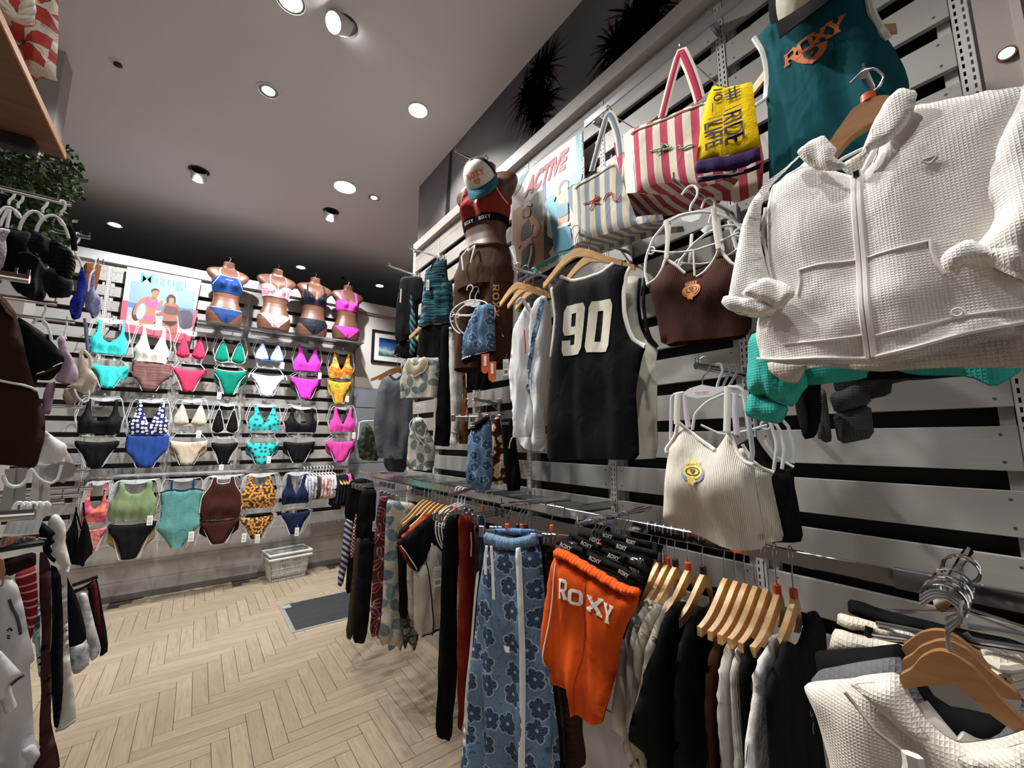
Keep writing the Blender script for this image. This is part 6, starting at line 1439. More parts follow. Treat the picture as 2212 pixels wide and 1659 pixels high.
# ---- dressed mannequin with cap
P = hit(1050, 515, 0, 1.3); MZ = 2.36; MS = 1.12; ML = (1.27, 1.93, MZ); MR = -HP+.35
t = bust('bronze torso mannequin in a red bra on the right wall', ML, MR, MS)
RED = fab('#8f3029')
g = wear('sports_bra', 'brick red sports bra with black lettered band on the wall mannequin', 'bra', ML, MR, MS, [lambda x, z, fr: .372 < z < (.535-.55*math.exp(-(x/.05)**2)*.16 if fr else .56) and abs(x) < .095+max(0, .56-z)*.6], RED, [([(-.085, .53), (-.088, .57), (-.08, .61), (-.068, .622)], .014), ([(.085, .53), (.088, .57), (.08, .61), (.068, .622)], .014)], [[(.14, .44), (.115, .50), (.10, .56)], [(-.14, .44), (-.115, .50), (-.10, .56)]], solid('#e8e4de', .7))
v, f = torso_cover(lambda x, z, fr: .34 < z < .376, .0065); mesh('band', v, f, BLK, g, True, [(q[0], q[2]) for q in v])
b = MB()
for c0 in (-.075, .02):
    for i, ch in enumerate('ROXY'):
        V, F, _ = fill([[(c0+.016*i+.0135*x, .35+.015*y) for x, y in r] for r in GLY[ch]], .01); b.add([on_torso(q[0], q[1], .0085) for q in V], [tuple(map(int, q)) for q in F])
b.build('band_lettering', solid('#e6e4df', .7), g)
# sweat pants on the mannequin: continuous loft of waist, hips and two legs
def pants_loft(t, m, wz=.215, L=.44):
    v = []; f = []; na = 40; rows = []
    for i in range(14):
        q = i/13; z = wz-q*.22; w_ = .146+.04*min(1, q*1.6); d_ = .098+.028*min(1, q*1.6); rows.append((z, w_, d_, 0))
    for z, w_, d_, _ in rows:
        for kk in range(na):
            a = 2*pi*kk/na; rip = 1+.03*sin(9*a+3*z*20)*min(1, (wz-z)/.06); v.append((w_*rip*cos(a), d_*rip*sin(a), z))
    for i in range(len(rows)-1):
        for kk in range(na): f.append((i*na+kk, i*na+(kk+1) % na, (i+1)*na+(kk+1) % na, (i+1)*na+kk)[::-1])
    mesh('hips', v, f, m, t, True, [(q[0]+q[1]*.5, q[2]) for q in v])
    for sx in (-1, 1):
        v = []; f = []
        for i in range(18):
            q = i/17; z = .03-q*L; r = .1-.012*q
            for kk in range(28):
                a = 2*pi*kk/28; rip = 1+.05*sin(5*a+sx+6*q); v.append((sx*(.086+.006*q)+r*.95*rip*cos(a), r*rip*sin(a), z))
        for i in range(17):
            for kk in range(28): f.append((i*28+kk, i*28+(kk+1) % 28, (i+1)*28+(kk+1) % 28, (i+1)*28+kk)[::-1])
        mesh('leg', v, f, m, t, True, [(q[0]+q[1]*.5, q[2]) for q in v])
t = thing('sweatpants', 'brown drawstring sweatpants with white side stripe on the wall mannequin', 'trousers', ML, MR); t.scale = (MS,)*3
BRS = fab('#4f3629', 'heather', '#46301f'); pants_loft(t, BRS)
MB().tube([(.143*cos(a), .098*sin(a), .205+.004*sin(7*a)) for a in [2*pi*i/40 for i in range(40)]], .012, 6, True).build('waistband', fab('#4a3226', 'rib', s=1.5), t, True)
for pts in ([(-.02, -.115, .2), (-.045, -.14, .15), (-.03, -.145, .07)], [(.02, -.115, .2), (.03, -.14, .16), (.012, -.14, .10)], [(-.02, -.115, .2), (-.01, -.135, .17), (.02, -.115, .2)]): MB().tube(pts, .0045, 6).build('drawstring', WHITE, t, True)
MB().tube([(.172*1.0, -.01, .2), (.19, -.01, .05), (.193, -.01, -.2), (.19, -.01, -.40)], .018, 6, flat=.25).build('side_stripe', WHITE, t, True)
b = MB()
for i, ch in enumerate('ROXY'):
    V, F, _ = fill([[(.118+.028*y, -.02-.042*i-.036*x) for x, y in r] for r in GLY[ch]], .012); b.add([(q[0], -(sqrt(max(.0004, .1025**2-((q[0]-.088)/.95)**2))), q[1]) for q in V], [tuple(map(int, q)) for q in F])
b.build('leg_lettering', solid('#b8883c', .7), t)
P = hit(1032, 385, 0, 1.14); cap_obj('white and teal trucker cap with orange print hung before the mannequin', (P[0]+.02, P[1]+.0, P[2]-.0), MR+.25, 1.0, 1.2, capW, fab('#2a3138', 'mesh', '#171b20'), fab('#2f6273'), solid('#cf6a30', .8), -.25)

# ---------------------------------------------------------------- chrome rail along the right wall
ZR = 1.238
t = thing('hang_rail', 'long flat chrome rail along the right wall at waist height', 'rail', (1.15, 0, ZR))
MB().box(-.007, .007, -.05, 3.72, -.034, .0, .002).build('bar', CHROME, t)
for y in UR+[3.5]: MB().box(.007, .349, y-.007, y+.007, -.03, -.008, .002).build('bracket', CHROME, t)
for y in (1.222, .18):
    MB().box(-.010, .010, y-.05, y+.05, -.036, .003, .002).build('joint_sleeve', STEEL, t)
GS = NT('smoked_glass').set((.22, .24, .25), .06, 0, .3, **{'Transmission Weight': .85, 'IOR': 1.3})
t = thing('glass_shelf', 'dark glass shelf lying between the waist rail and the right wall', 'shelf', (1.16, 0, ZR-.045)); MB().box(0, .325, 1.23, 2.4, 0, .008, .001).build('pane', GS, t); MB().box(0, .325, 2.41, 3.4, 0, .008, .001).build('pane', GS, t)
def rail_y(px): return hit(px, 1018+(px-785)*.167 if px < 1062 else 1064+(px-1062)*.1886, 0, 1.15)[1]
def cross_arm(label, tip, base, r=.010):
    B = hit(*base, 2, ZR+.014); T = hit(*tip, 2, ZR+.014)
    return arm(label, B, T, r=r, plate=False, pins=1), B, T
C1 = cross_arm('chrome cross arm over the rail carrying the blue floral trousers', (1082, 1090), (1232, 1077))
C2 = cross_arm('chrome cross arm over the rail carrying the orange shorts', (1245, 1133), (1405, 1096))
C3 = cross_arm('thick chrome cross arm at the lower right carrying the waffle hoodies', (2032, 1302), (2092, 1195), .014)
C4 = cross_arm('short chrome cross arm over the rail carrying the red trousers', (968, 1070), (1062, 1045), .008)
# ---- blue hibiscus trousers
k = K(920, 1020, 2.596); XP = .92
BP = fab('#667f99', 'flower', '#2f4058', '#9db0c2', s=.088, r=.38, rag=.12, rand=.5)
fr = FR(1108, 1150, x=XP, th=-HP+.35)
def legcut(fr, pts, zmin, umax=9.0, umin=-9.0): return [(max(umin, min(u, umax)), max(v, zmin-fr.O[2])) for u, v in fr.uvs(pts)]
g = G('wide_trousers', 'wide light blue hibiscus-print trousers with white side stripe', 'trousers', fr)
pts = legcut(fr, k(333, 400, 400, 425, 480, 432, 560, 425, 630, 405, 650, 800, 690, 1300, 715, 1700, 730, 2100, 180, 2100, 205, 1659, 240, 1250, 285, 780, 318, 500), .12)
g.panel('leg_fabric', pts, BP, False, T=.026, R=.04, fold=(.015, .12), hem=.05, res=.02)
g.panel('waistband', k(335, 332, 380, 345, 480, 372, 570, 355, 618, 336, 632, 405, 560, 432, 480, 442, 400, 430, 328, 400), fab('#637d98', 'rib', s=2.2), T=.022, R=.014, fold=(.003, .03), n0=.003); g.panel('waistband_back', k(350, 325, 480, 322, 600, 330, 615, 340, 480, 368, 345, 340), fab('#5f7fa1', 'rib', s=2.2), T=.006, R=.02, fold=(.002, .03), n0=-.03)
g.surf = None
ST = fab('#d3d3d1')
g.panel('side_stripe', legcut(fr, k(530, 415, 566, 405, 578, 700, 592, 1000, 588, 2100, 548, 2100, 560, 1000, 545, 700), .14), ST, False, T=.003, R=.01, fold=(.004, .13), n0=.036)
g.panel('side_stripe', legcut(fr, k(300, 560, 318, 540, 290, 800, 262, 1250, 225, 2100, 200, 2100, 240, 1250, 280, 800), .14), ST, False, T=.01, R=.02, fold=(.004, .13), n0=.02)
for a_ in ((400, 392, 392, 470, 395, 545), (425, 392, 432, 500, 440, 680)): g.strip('drawstring', k(*a_), WHITE, .006, True, .065, on=False, flat=.5)
g.decal('logo_patch', [k(520, 908, 556, 912, 556, 945, 530, 942)], WHITE, True, off=.063)
for i, (dx, lab) in enumerate(((22, 'second'), (44, 'third'), (66, 'fourth'))):
    fq = Frame(fr.O-fr.N*(.05+.05*i), fr.th); g = G('wide_trousers', f'{lab} pair of trousers with a white stripe behind the blue hibiscus pair', 'trousers', fq); P_ = k(420, 440, 590+dx*.5, 405, 628+dx*.7, 400, 655+dx, 800, 720+dx, 1500, 760+dx, 2100, 300, 2100)
    g.panel('leg_fabric', legcut(fq, P_, .12), (BP, BLK, fab('#4a3224'))[i], False, T=.02, R=.04, fold=(.01, .1))
    g.panel('side_stripe', legcut(fq, k(592+dx*.6, 408, 618+dx*.7, 404, 642+dx*.9, 800, 705+dx, 1500, 745+dx, 2100, 700+dx, 2100, 660+dx, 1500, 618+dx*.9, 800), .13), ST, False, T=.003, R=.01, fold=(.003, .1), n0=.026)
    g.panel('waistband', k(560+dx, 350, 610+dx, 345, 628+dx, 402, 560+dx, 420), (fab('#5f7fa1', 'rib'), BLK, BROWN)[i], T=.02, R=.02, n0=.01)
g = TG('wide_trousers', 'dark brown trousers with gathered waist right of the blue hibiscus pairs', 'trousers', k(655, 335, 700, 330, 800, 345, 830, 360, 820, 500, 850, 1100, 900, 1659, 760, 1659, 680, 1000, 650, 450), fab('#33231a', 'hrib', s=2.5), x=1.12, th=-HP+.2, T=.04, fold=(.012, .06))
for i, px in enumerate((455, 515, 535, 560, 705)):
    P = hit(*k(px, 175+(px-455)*.02)[0], 2, ZR+.026); clip_hanger(f'{ORD[i]} steel clip hanger on the trousers cross arm, counted from its tip', (P[0], P[1], ZR+.024), -HP+.35, .26, '#d8562a' if i in (0, 2, 4) else '#202022')
# ---- orange shorts and lettered waistbands
fr = FR(1290, 1230, x=.86, th=-HP+.12)
g = G('sports_shorts', 'bright orange shorts with white lettering and piping', 'shorts', fr); OR = fab('#d9541a')
g.panel('body', k(725, 470, 800, 490, 900, 548, 1000, 605, 1100, 668, 1195, 700, 1180, 760, 1075, 1000, 1040, 1250, 1010, 1402, 915, 1396, 875, 1332, 850, 1346, 812, 1310, 800, 1232, 700, 1182, 708, 1075, 635, 1070, 660, 800, 700, 530), OR, T=.024, R=.04, fold=(.011, .085), hem=.05, res=.014)
for ch, q in (('R', (783, 690, 832, 700, 836, 592, 786, 580)), ('O', (833, 715, 908, 742, 912, 655, 838, 632)), ('X', (938, 745, 1022, 800, 1024, 700, 944, 668)), ('Y', (1022, 815, 1078, 842, 1082, 735, 1026, 712))): glyph(g, 'lettering', GLY[ch], k(*q), solid('#f0ece6', .8))
g.strip('piping', k(748, 505, 735, 700, 722, 880, 700, 1072), OFFW, .002); g.strip('seam', k(925, 580, 915, 800, 900, 1000, 875, 1150, 872, 1330), fab('#b54412'), .002)
g.panel('waistband', k(735, 418, 800, 440, 900, 500, 1000, 560, 1100, 620, 1220, 655, 1198, 705, 1100, 680, 1000, 620, 900, 560, 800, 498, 722, 475), fab('#d65419', 'rib', s=1.6), T=.022, R=.014, fold=(.003, .03), n0=.004)
for i, (p0, p1, hw, tx) in enumerate((((735, 385), (1225, 612), 22, 3), ((800, 352), (1262, 560), 20, 2), ((850, 345), (1300, 470), 22, 2), ((930, 330), (1330, 430), 20, 2))):
    fq = Frame(fr.O-fr.N*(.045+.05*i), fr.th); g = G('sports_shorts', f'black shorts with white lettered waistband, {["first","second","third","last"][i]} behind the orange pair', 'shorts', fq)
    (ax, ay), (bx_, by) = p0, p1; n = (-(by-ay), bx_-ax); L = math.hypot(*n); n = (n[0]/L*hw, n[1]/L*hw)
    g.panel('waistband', k(ax-n[0], ay-n[1], (ax+bx_)/2-n[0], (ay+by)/2-n[1], bx_-n[0], by-n[1], bx_+n[0], by+n[1], (ax+bx_)/2+n[0], (ay+by)/2+n[1], ax+n[0], ay+n[1]), BLK, T=.006, R=.006, fold=(.003, .1), smooth=0, res=.012)
    for j in range(tx):
        a = .06+.33*j+(.12 if i else 0); q = []
        for tt, s_ in ((a, .55), (a+.13, .55), (a+.13, -.55), (a, -.55)): q += [ax+(bx_-ax)*tt+n[0]*s_, ay+(by-ay)*tt+n[1]*s_]
        text(g, 'lettering', 'ROXY', k(*q), solid('#cfcdc8', .7), True, bold=.03, off=.004)
    g.panel('body', k(ax+n[0], ay+n[1], bx_+n[0]-30, by+n[1], bx_-130, by+300, bx_-210, by+560, ax+150, ay+760, ax+40, ay+500), (BLK, BLK, fab('#1c1c20'), BLK)[i], T=.02, R=.04, fold=(.008, .1))
for i, (px, py) in enumerate(((922, 262), (945, 258), (968, 256), (985, 254), (1040, 240), (1110, 225))):
    P = hit(*k(px, py)[0], 2, ZR+.026); clip_hanger(f'{ORD[i]} steel clip hanger on the shorts cross arm, counted from its tip', (P[0], P[1], ZR+.024), -HP+.12, .27, ('#b83a2a', None, '#d8562a', None, '#202022', '#d8562a')[i])
# ---- T-shirts hung edge-on
kk = K(1280, 1100, 2.968)
TEES = [
 ((455, 110), 'white', 'first white T-shirt next to the orange shorts', '#dcd9d4', 'plain', (335, 535, 300, 560, 230, 640, 182, 730, 148, 870, 85, 1385, 180, 1455, 165, 1500, 215, 1640, 330, 1800, 700, 1800, 700, 620, 420, 525), '#c8481c'),
 ((490, 115), 'white', 'second white T-shirt from the orange shorts', '#d6d3cd', 'plain', (388, 518, 340, 560, 280, 640, 238, 730, 208, 870, 190, 1000, 195, 1455, 330, 1800, 720, 1800, 720, 620, 440, 520), '#18181a'),
 ((515, 130), 'cream', 'first cream T-shirt beside the white pair', '#c9c4b4', 'plain', (430, 562, 370, 600, 312, 680, 272, 770, 236, 890, 240, 1000, 200, 1440, 330, 1800, 740, 1800, 740, 640, 470, 560), '#c8481c'),
 ((555, 125), 'cream', 'second cream T-shirt beside the black ones', '#d0cbbb', 'plain', (492, 545, 440, 590, 385, 700, 345, 800, 308, 890, 300, 1000, 220, 1400, 330, 1800, 760, 1800, 760, 640, 520, 560), '#18181a'),
 ((610, 135), 'black', 'black T-shirt left of the single black one', '#0d0d0f', 'plain', (545, 580, 490, 600, 420, 700, 372, 880, 312, 1030, 185, 1450, 318, 1560, 340, 1800, 860, 1800, 860, 700, 620, 600), '#c8481c'),
 ((700, 170), 'black', 'black sweatshirt standing apart in the middle of the T-shirts', '#0f0f12', 'plain', (690, 622, 640, 605, 570, 730, 515, 900, 495, 1100, 500, 1800, 960, 1800, 960, 720, 860, 480, 780, 560), '#18181a'),
 ((925, 255), 'brown', 'dark brown shirt left of the ribbed white ones', '#3a1c14', 'plain', (885, 680, 845, 696, 800, 745, 752, 840, 712, 930, 697, 1100, 705, 1800, 1000, 1800, 1000, 760, 915, 695), None),
 ((958, 258), 'white', 'first ribbed white shirt beside the brown one', '#d9d5ce', 'rib', (972, 718, 915, 725, 862, 785, 812, 890, 790, 960, 776, 1200, 790, 1800, 1040, 1800, 1040, 780, 1000, 740), None),
 ((990, 262), 'white', 'second ribbed white shirt beside the black one', '#d5d1c8', 'rib', (955, 832, 910, 850, 868, 940, 850, 1030, 862, 1200, 890, 1800, 1080, 1800, 1080, 860, 1000, 840), None),
 ((1030, 265), 'black', 'narrow black shirt between ribbed white and grey-white', '#0e0e10', 'plain', (1055, 822, 990, 798, 962, 850, 922, 950, 905, 1050, 925, 1300, 950, 1800, 1140, 1800, 1140, 860), None),
 ((1075, 262), 'black', 'black shirt just left of the grey-white one', '#131316', 'plain', (1110, 820, 1075, 815, 1040, 900, 1000, 1020, 980, 1300, 1000, 1800, 1200, 1800, 1200, 860), None),
 ((1165, 240), 'white', 'crumpled white shirt left of the black printed one', '#cfccc9', 'crinkle', (1205, 822, 1165, 785, 1110, 800, 1080, 862, 1030, 950, 988, 1045, 1002, 1150, 962, 1400, 925, 1700, 950, 1850, 1250, 1850, 1250, 900), '#c8481c'),
 ((1245, 250), 'black', 'black shirt with pale script, last on the rail', '#101114', 'plain', (1270, 862, 1215, 832, 1180, 850, 1152, 950, 1105, 1020, 1072, 1150, 1095, 1500, 1105, 1850, 1520, 1850, 1520, 900, 1440, 700, 1400, 640, 1340, 650, 1320, 760), '#c8481c')]
for i, (hk, col, lab, hx, kd, pts, cap) in enumerate(TEES):
    P = hit(*kk(*hk)[0], 0, 1.15); P[1] = (.80, .773, .746, .719, .68, .635, .575, .548, .524, .50, .476, .45, .415)[i]; th = .1
    fr = Frame((1.15, P[1], ZR), th); g = G('t_shirt' if 'T-shirt' in lab else 'shirt', lab, 'T-shirt' if 'T-shirt' in lab else 'shirt', fr)
    g.panel('body', legcut(fr, kk(*pts), .45, .22, -.4), fab(hx, kd, s=3.0 if kd == 'crinkle' else 1.0), False, T=.008, R=.007, fold=(.003, .09), n0=.011, res=.018, seed=5)
    if col in ('white', 'cream') and i < 4: g.strip('shoulder_seam', kk(pts[6]-2, pts[7], pts[6]+40, pts[7]+20, pts[6]+60, pts[7]+60), fab(hx), .002)
    wood_hanger(f'wooden hanger carrying the {lab}' if len(lab.split()) < 11 else f'wooden hanger of the {" ".join(lab.split()[:8])}', (1.15, P[1], ZR+.004), th, .215, cap, hz=.10, drop=.05)
    if i == 12:
        for q in ((1310, 1210, 1345, 1215), (1315, 1260, 1320, 1300, 1335, 1280), (1345, 1340, 1330, 1360, 1345, 1410), (1370, 1060, 1390, 1040, 1420, 1045), (1345, 1110, 1380, 1090, 1390, 1110)): g.strip('script_print', kk(*q), solid('#8a8d90', .8), .0012, n=.002)
# ---- waffle hoodies on the lower right cross arm
k = K(1700, 1160, 3.324); fr = FR(1950, 1460, x=.72, th=-HP+.05)
WAF = fab('#dfdad0', 'waffle', s=.62, rough=.9); g = G('waffle_hoodie', 'white waffle-knit hoodie at the lower right corner', 'hoodie', fr)
g.panel('body', k(110, 1090, 150, 1050, 300, 1030, 480, 1005, 560, 985, 800, 972, 850, 1080, 980, 1290, 1080, 1380, 1150, 1430, 1240, 1472, 1330, 1466, 1450, 1445, 1560, 1420, 1702, 1375, 1900, 1330, 1900, 2000, 330, 2000, 300, 1659, 240, 1450, 200, 1300), WAF, T=.03, R=.06, fold=(.007, .12), res=.012)
g.panel('hood', k(480, 1005, 560, 985, 800, 972, 850, 1080, 980, 1290, 1060, 1370, 960, 1400, 850, 1330, 700, 1180, 580, 1060), WAF, T=.018, R=.03, fold=(.004, .08), n0=.03)
g.panel('hood', k(1230, 1478, 1340, 1465, 1460, 1445, 1702, 1378, 1800, 1420, 1800, 1660, 1500, 1600, 1400, 1680, 1300, 1600), WAF, T=.02, R=.04, fold=(.006, .06), n0=.03)
g.strip('seam', k(480, 1010, 560, 1110, 720, 1270, 900, 1440, 930, 1460), fab('#a89f95'), .0022, n=.001)
for a_ in ((970, 1310, 985, 1400, 960, 1500, 950, 1659), (1395, 1515, 1370, 1560, 1360, 1700)): g.strip('drawcord', k(*a_), OFFW, .009, n=.035, flat=.5)
for i in range(3): g.strip('gather', k(1400, 1610+12*i, 1550, 1600+22*i, 1702, 1620+30*i), WAF, .004, n=.03)
HH = [(805, 985, 900, 940, 960, 860, 1040, 815, 1110, 805, 1200, 830, 1330, 920, 1420, 1020, 1530, 1150, 1702, 1310, 1800, 1390, 1800, 1480, 1640, 1385, 1500, 1290, 1300, 1120, 1190, 1040, 1100, 1050, 960, 1060, 845, 1085), (825, 880, 900, 840, 960, 780, 1080, 735, 1180, 735, 1300, 800, 1420, 930, 1620, 1085, 1700, 1160, 1560, 1150, 1300, 960, 1120, 850, 1000, 870, 860, 950), (820, 785, 880, 740, 960, 680, 1050, 660, 1130, 665, 1240, 720, 1380, 840, 1480, 960, 1400, 930, 1200, 790, 1050, 780, 860, 860)]
for i, pts in enumerate(HH):
    fq = Frame(fr.O-fr.N*(.004+.055*i), fr.th); h = G('wooden_hanger', f'brown wooden hanger in the lower right corner, {["front","middle","rear"][i]} of three', 'hanger', fq)
    MB().prism(chaikin(fq.uvs(k(*pts)), 2), -.006, .006).build('body', HWOOD2, h.t)
    trace_tube(h, 'hook', k(1165, 810-70*i, 1150, 700-60*i, 1160, 670-50*i, 1250, 600-30*i, 1240, 510-30*i, 1150, 440-20*i, 1050, 430-25*i, 960, 490-30*i), STEEL, .0022)
fq = Frame(fr.O-fr.N*.055, fr.th); g = G('waffle_hoodie', 'grey waffle-knit hoodie behind the white one', 'hoodie', fq); GH = fab('#66676a', 'waffle')
g.panel('body', k(160, 1042, 240, 945, 400, 920, 700, 872, 825, 862, 860, 955, 1000, 1200, 1150, 1400, 1250, 1480, 1500, 1450, 1700, 1200, 1640, 1090, 1800, 1300, 1800, 1900, 320, 1900, 250, 1400), GH, T=.025, R=.05, fold=(.006, .1)); g.strip('drawcord', k(990, 1090, 1100, 1210, 1200, 1330, 1260, 1470), OFFW, .009, n=.03, flat=.4); g.strip('drawcord', k(1265, 1290, 1350, 1350, 1450, 1390, 1600, 1420), OFFW, .007, n=.03, flat=.4)
fq = Frame(fr.O-fr.N*.11, fr.th); g = G('waffle_hoodie', 'black sweatshirt folded over its hanger behind the grey hoodie', 'sweatshirt', fq)
g.panel('body', k(200, 895, 205, 815, 400, 805, 570, 795, 700, 775, 820, 762, 855, 850, 1100, 1200, 1600, 1300, 1600, 1800, 300, 1800, 260, 1100), BLK, T=.025, R=.05, fold=(.005, .1))
fq = Frame(fr.O-fr.N*.2, fr.th); WT = fab('#cfc7b8', 'waffle')
g = G('waffle_trousers', 'white waffle-knit trousers folded on a clip hanger behind the hoodies', 'trousers', fq)
for j, pts in enumerate(((350, 640, 420, 650, 600, 700, 930, 770, 900, 820, 570, 810, 312, 805), (362, 545, 480, 570, 620, 610, 935, 700, 935, 760, 600, 690, 352, 640))): g.panel('waistband', k(*pts), WT, T=.02, R=.02, fold=(.004, .04), n0=.015*(1-j), smooth=1)
g.panel('body', k(1380, 800, 1720, 860, 1720, 1150, 1600, 1130, 1420, 900), WT, T=.02, R=.02, fold=(.012, .04))
for j in range(4): g.strip('gather', k(1430, 850+55*j, 1560, 900+60*j, 1720, 925+60*j), WT, .006, n=.006)
fq = Frame(fr.O-fr.N*.27, fr.th); g = G('knit_trousers', 'black trousers on a clip hanger behind the white waffle ones', 'trousers', fq)
g.panel('body', k(435, 445, 540, 465, 640, 505, 1000, 600, 1720, 760, 1720, 850, 1000, 690, 600, 615, 440, 548), BLK, T=.02, R=.02, fold=(.004, .08))
h = G('clip_hanger', 'long steel clip hanger in the lower right corner', 'hanger', Frame(fr.O-fr.N*.19, fr.th)); h.surf = None
trace_tube(h, 'bar', k(640, 620, 800, 650, 1000, 690), STEEL, .004); trace_tube(h, 'bar', k(600, 690, 800, 715, 960, 740), STEEL, .004); trace_tube(h, 'clip', k(590, 640, 585, 700, 600, 770), DARKMET, .006); trace_tube(h, 'bar', k(1300, 640, 1500, 670, 1720, 710), STEEL, .004); trace_tube(h, 'bar', k(1280, 690, 1330, 740, 1720, 800), STEEL, .004)
for i in range(6):
    P = C3[2]+(C3[1]-C3[2])*(.06, .14, .2, .33, .6, .66)[i]; hh = thing('wire_hook_hanger', f'{ORD[i]} steel hook on the thick lower right cross arm', 'hanger', (P[0], P[1], ZR+.032), fr.th+(.3, -.1, .15, -.35, .05, .4)[i]); MB().tube(hook_path(.004, .026, .04), .0022, 6).build('hook', CHROME, hh, True); MB().tube([(-.13, 0, -.13), (0, 0, -.095), (.13, 0, -.13)], .003, 6).build('bar', STEEL, hh, True)

# ---------------------------------------------------------------- far part of the rail
k = K(720, 1000, 3.686)
MAR = fab('#4a2626', 'leaf', '#6b1f2a', '#c9b9b4', s=.12, petals=3, r=.5); WFL = fab('#c6beae', 'leaf', '#6f8288', '#95a3a5', s=.14, petals=3, r=.5, rag=.14)
FAR = [
 ('t_shirt', 'black T-shirt at the far end of the waist rail', 'T-shirt', (130, 145, 180, 128, 240, 120, 330, 150, 320, 480, 200, 490, 180, 640, 130, 560, 90, 420, 95, 300), BLK, 3.55),
 ('wide_trousers', 'navy and white diagonal striped trousers at the far end of the rail', 'trousers', (95, 440, 160, 470, 155, 620, 112, 800, 76, 985, 28, 970, 68, 700), fab('#26243a', 'stripe', '#b9b4c4', s=.035, ang=.9), 3.45),
 ('wide_trousers', 'black trousers just right of the diagonal striped ones', 'trousers', (150, 600, 190, 640, 185, 1010, 95, 1045, 110, 800), BLK, 3.4),
 ('knit_skirt', 'red and white patterned narrow skirt at the far end of the rail', 'skirt', (180, 380, 195, 470, 172, 760, 128, 745, 150, 560), fab('#7a2226', 'check', '#d9cfc6', s=.5), 3.3),
 ('knit_skirt', 'long black skirt with tag beside the maroon leaf trousers', 'skirt', (220, 225, 290, 205, 345, 215, 335, 450, 328, 690, 178, 672, 175, 500), fab('#0e0f11'), 3.1),
 ('wide_trousers', 'olive trousers below the long black skirt', 'trousers', (178, 600, 225, 600, 222, 800, 190, 1200, 155, 1402, 98, 1395, 140, 1000), fab('#3d3a2e'), 3.05),
 ('wide_trousers', 'black trousers beside the olive ones', 'trousers', (215, 600, 340, 600, 330, 800, 300, 1000, 268, 1425, 150, 1432, 172, 1200, 205, 800), fab('#0d0e10'), 2.92),
 ('wide_trousers', 'maroon leaf-print trousers on the waist rail', 'trousers', (365, 270, 432, 252, 440, 450, 410, 800, 380, 1392, 290, 1375, 302, 1050, 322, 700, 345, 400), MAR, 2.7),
 ('wide_trousers', 'cream leaf-print trousers on the waist rail', 'trousers', (425, 290, 500, 302, 640, 322, 665, 350, 600, 500, 560, 700, 535, 1100, 562, 1400, 540, 1515, 500, 1440, 440, 1505, 430, 1430, 390, 1465, 355, 1370, 390, 1200, 400, 800, 415, 500), WFL, 2.45),
 ('wide_trousers', 'dark leaf-print trousers behind the cream ones', 'trousers', (520, 900, 700, 900, 690, 1400, 640, 1505, 600, 1420, 560, 1490, 545, 1300), fab('#3a3a34', 'leaf', '#8a8a7c', '#55584e', s=.12, petals=3), 2.38),
 ('rash_guard', 'black swim shirt with white hem line on the waist rail', 'shirt', (505, 560, 640, 430, 700, 400, 690, 700, 600, 800, 592, 1240, 525, 1230, 515, 800), BLK, 2.3),
 ('rash_guard', 'white and tan swim shirt behind the two-tone one', 'shirt', (580, 600, 700, 450, 700, 900, 640, 1250, 600, 1240, 585, 820), fab('#b9b0a6'), 2.25),
 ('rash_guard', 'rust red swim shirt with white edging on the waist rail', 'shirt', (492, 620, 560, 560, 680, 460, 770, 388, 800, 420, 790, 700, 640, 850, 600, 830), fab('#a83a26'), 2.18),
 ('rash_guard', 'two-tone swim shirt, black shoulders and white body with black seams', 'shirt', (500, 645, 560, 590, 700, 470, 800, 395, 880, 470, 880, 700, 720, 800, 665, 860, 630, 850, 545, 660), fab('#101013'), 2.1),
 ('leggings', 'black trousers beside the red ones on the waist rail', 'trousers', (890, 470, 930, 420, 1005, 400, 1000, 650, 985, 1300, 985, 1659, 945, 2200, 800, 2170, 840, 1659, 858, 900, 870, 650), fab('#0b0b0e'), 1.82),
 ('leggings', 'brick red long trousers on the waist rail', 'trousers', (990, 460, 1010, 410, 1060, 425, 1112, 440, 1132, 640, 1120, 1300, 1115, 1659, 1030, 2150, 985, 2100, 985, 1659, 1000, 1000, 1000, 650), fab('#7e241b'), 1.72),
 ('leggings', 'brown trousers between the red and blue hibiscus ones', 'trousers', (1128, 450, 1165, 480, 1175, 700, 1150, 1200, 1120, 1900, 1095, 1900, 1115, 1200), fab('#3f2a22'), 1.68),
 ('jeans', 'blue denim trousers behind the brown pair', 'jeans', (1160, 430, 1200, 420, 1215, 560, 1180, 900, 1150, 1200), fab('#2f4a66', 'heather', '#3d5a78'), 1.6)]
gg = {}
for n_, lab, cat, pts, m, y in FAR: gg[lab] = TG(n_, lab, cat, k(*pts), m, y=y, T=.02, R=.035, fold=(.008, .06), res=.02)
g = gg['two-tone swim shirt, black shoulders and white body with black seams']
g.panel('lower_body', k(630, 850, 670, 862, 722, 790, 755, 640, 775, 605, 870, 700, 880, 1100, 860, 1320, 690, 1392, 640, 1312, 630, 1000), fab('#cfc9bd'), T=.022, R=.035, fold=(.008, .06), n0=.008); g.strip('seam', k(725, 785, 760, 1000, 772, 1360), BLK, .003); g.strip('hem_seam', k(690, 1365, 770, 1345, 855, 1310), BLK, .003); g.strip('seam', k(520, 650, 580, 730, 650, 840), OFFW, .003)
swing_tag(g, *k(792, 805)[0], .10, .045, .06)
swing_tag(gg['long black skirt with tag beside the maroon leaf trousers'], *k(312, 455)[0], .07, .03, .05)
gg['black trousers beside the red ones on the waist rail'].strip('leg_fold', k(940, 600, 930, 1200, 905, 2150), fab('#030304'), .006, n=-.001)
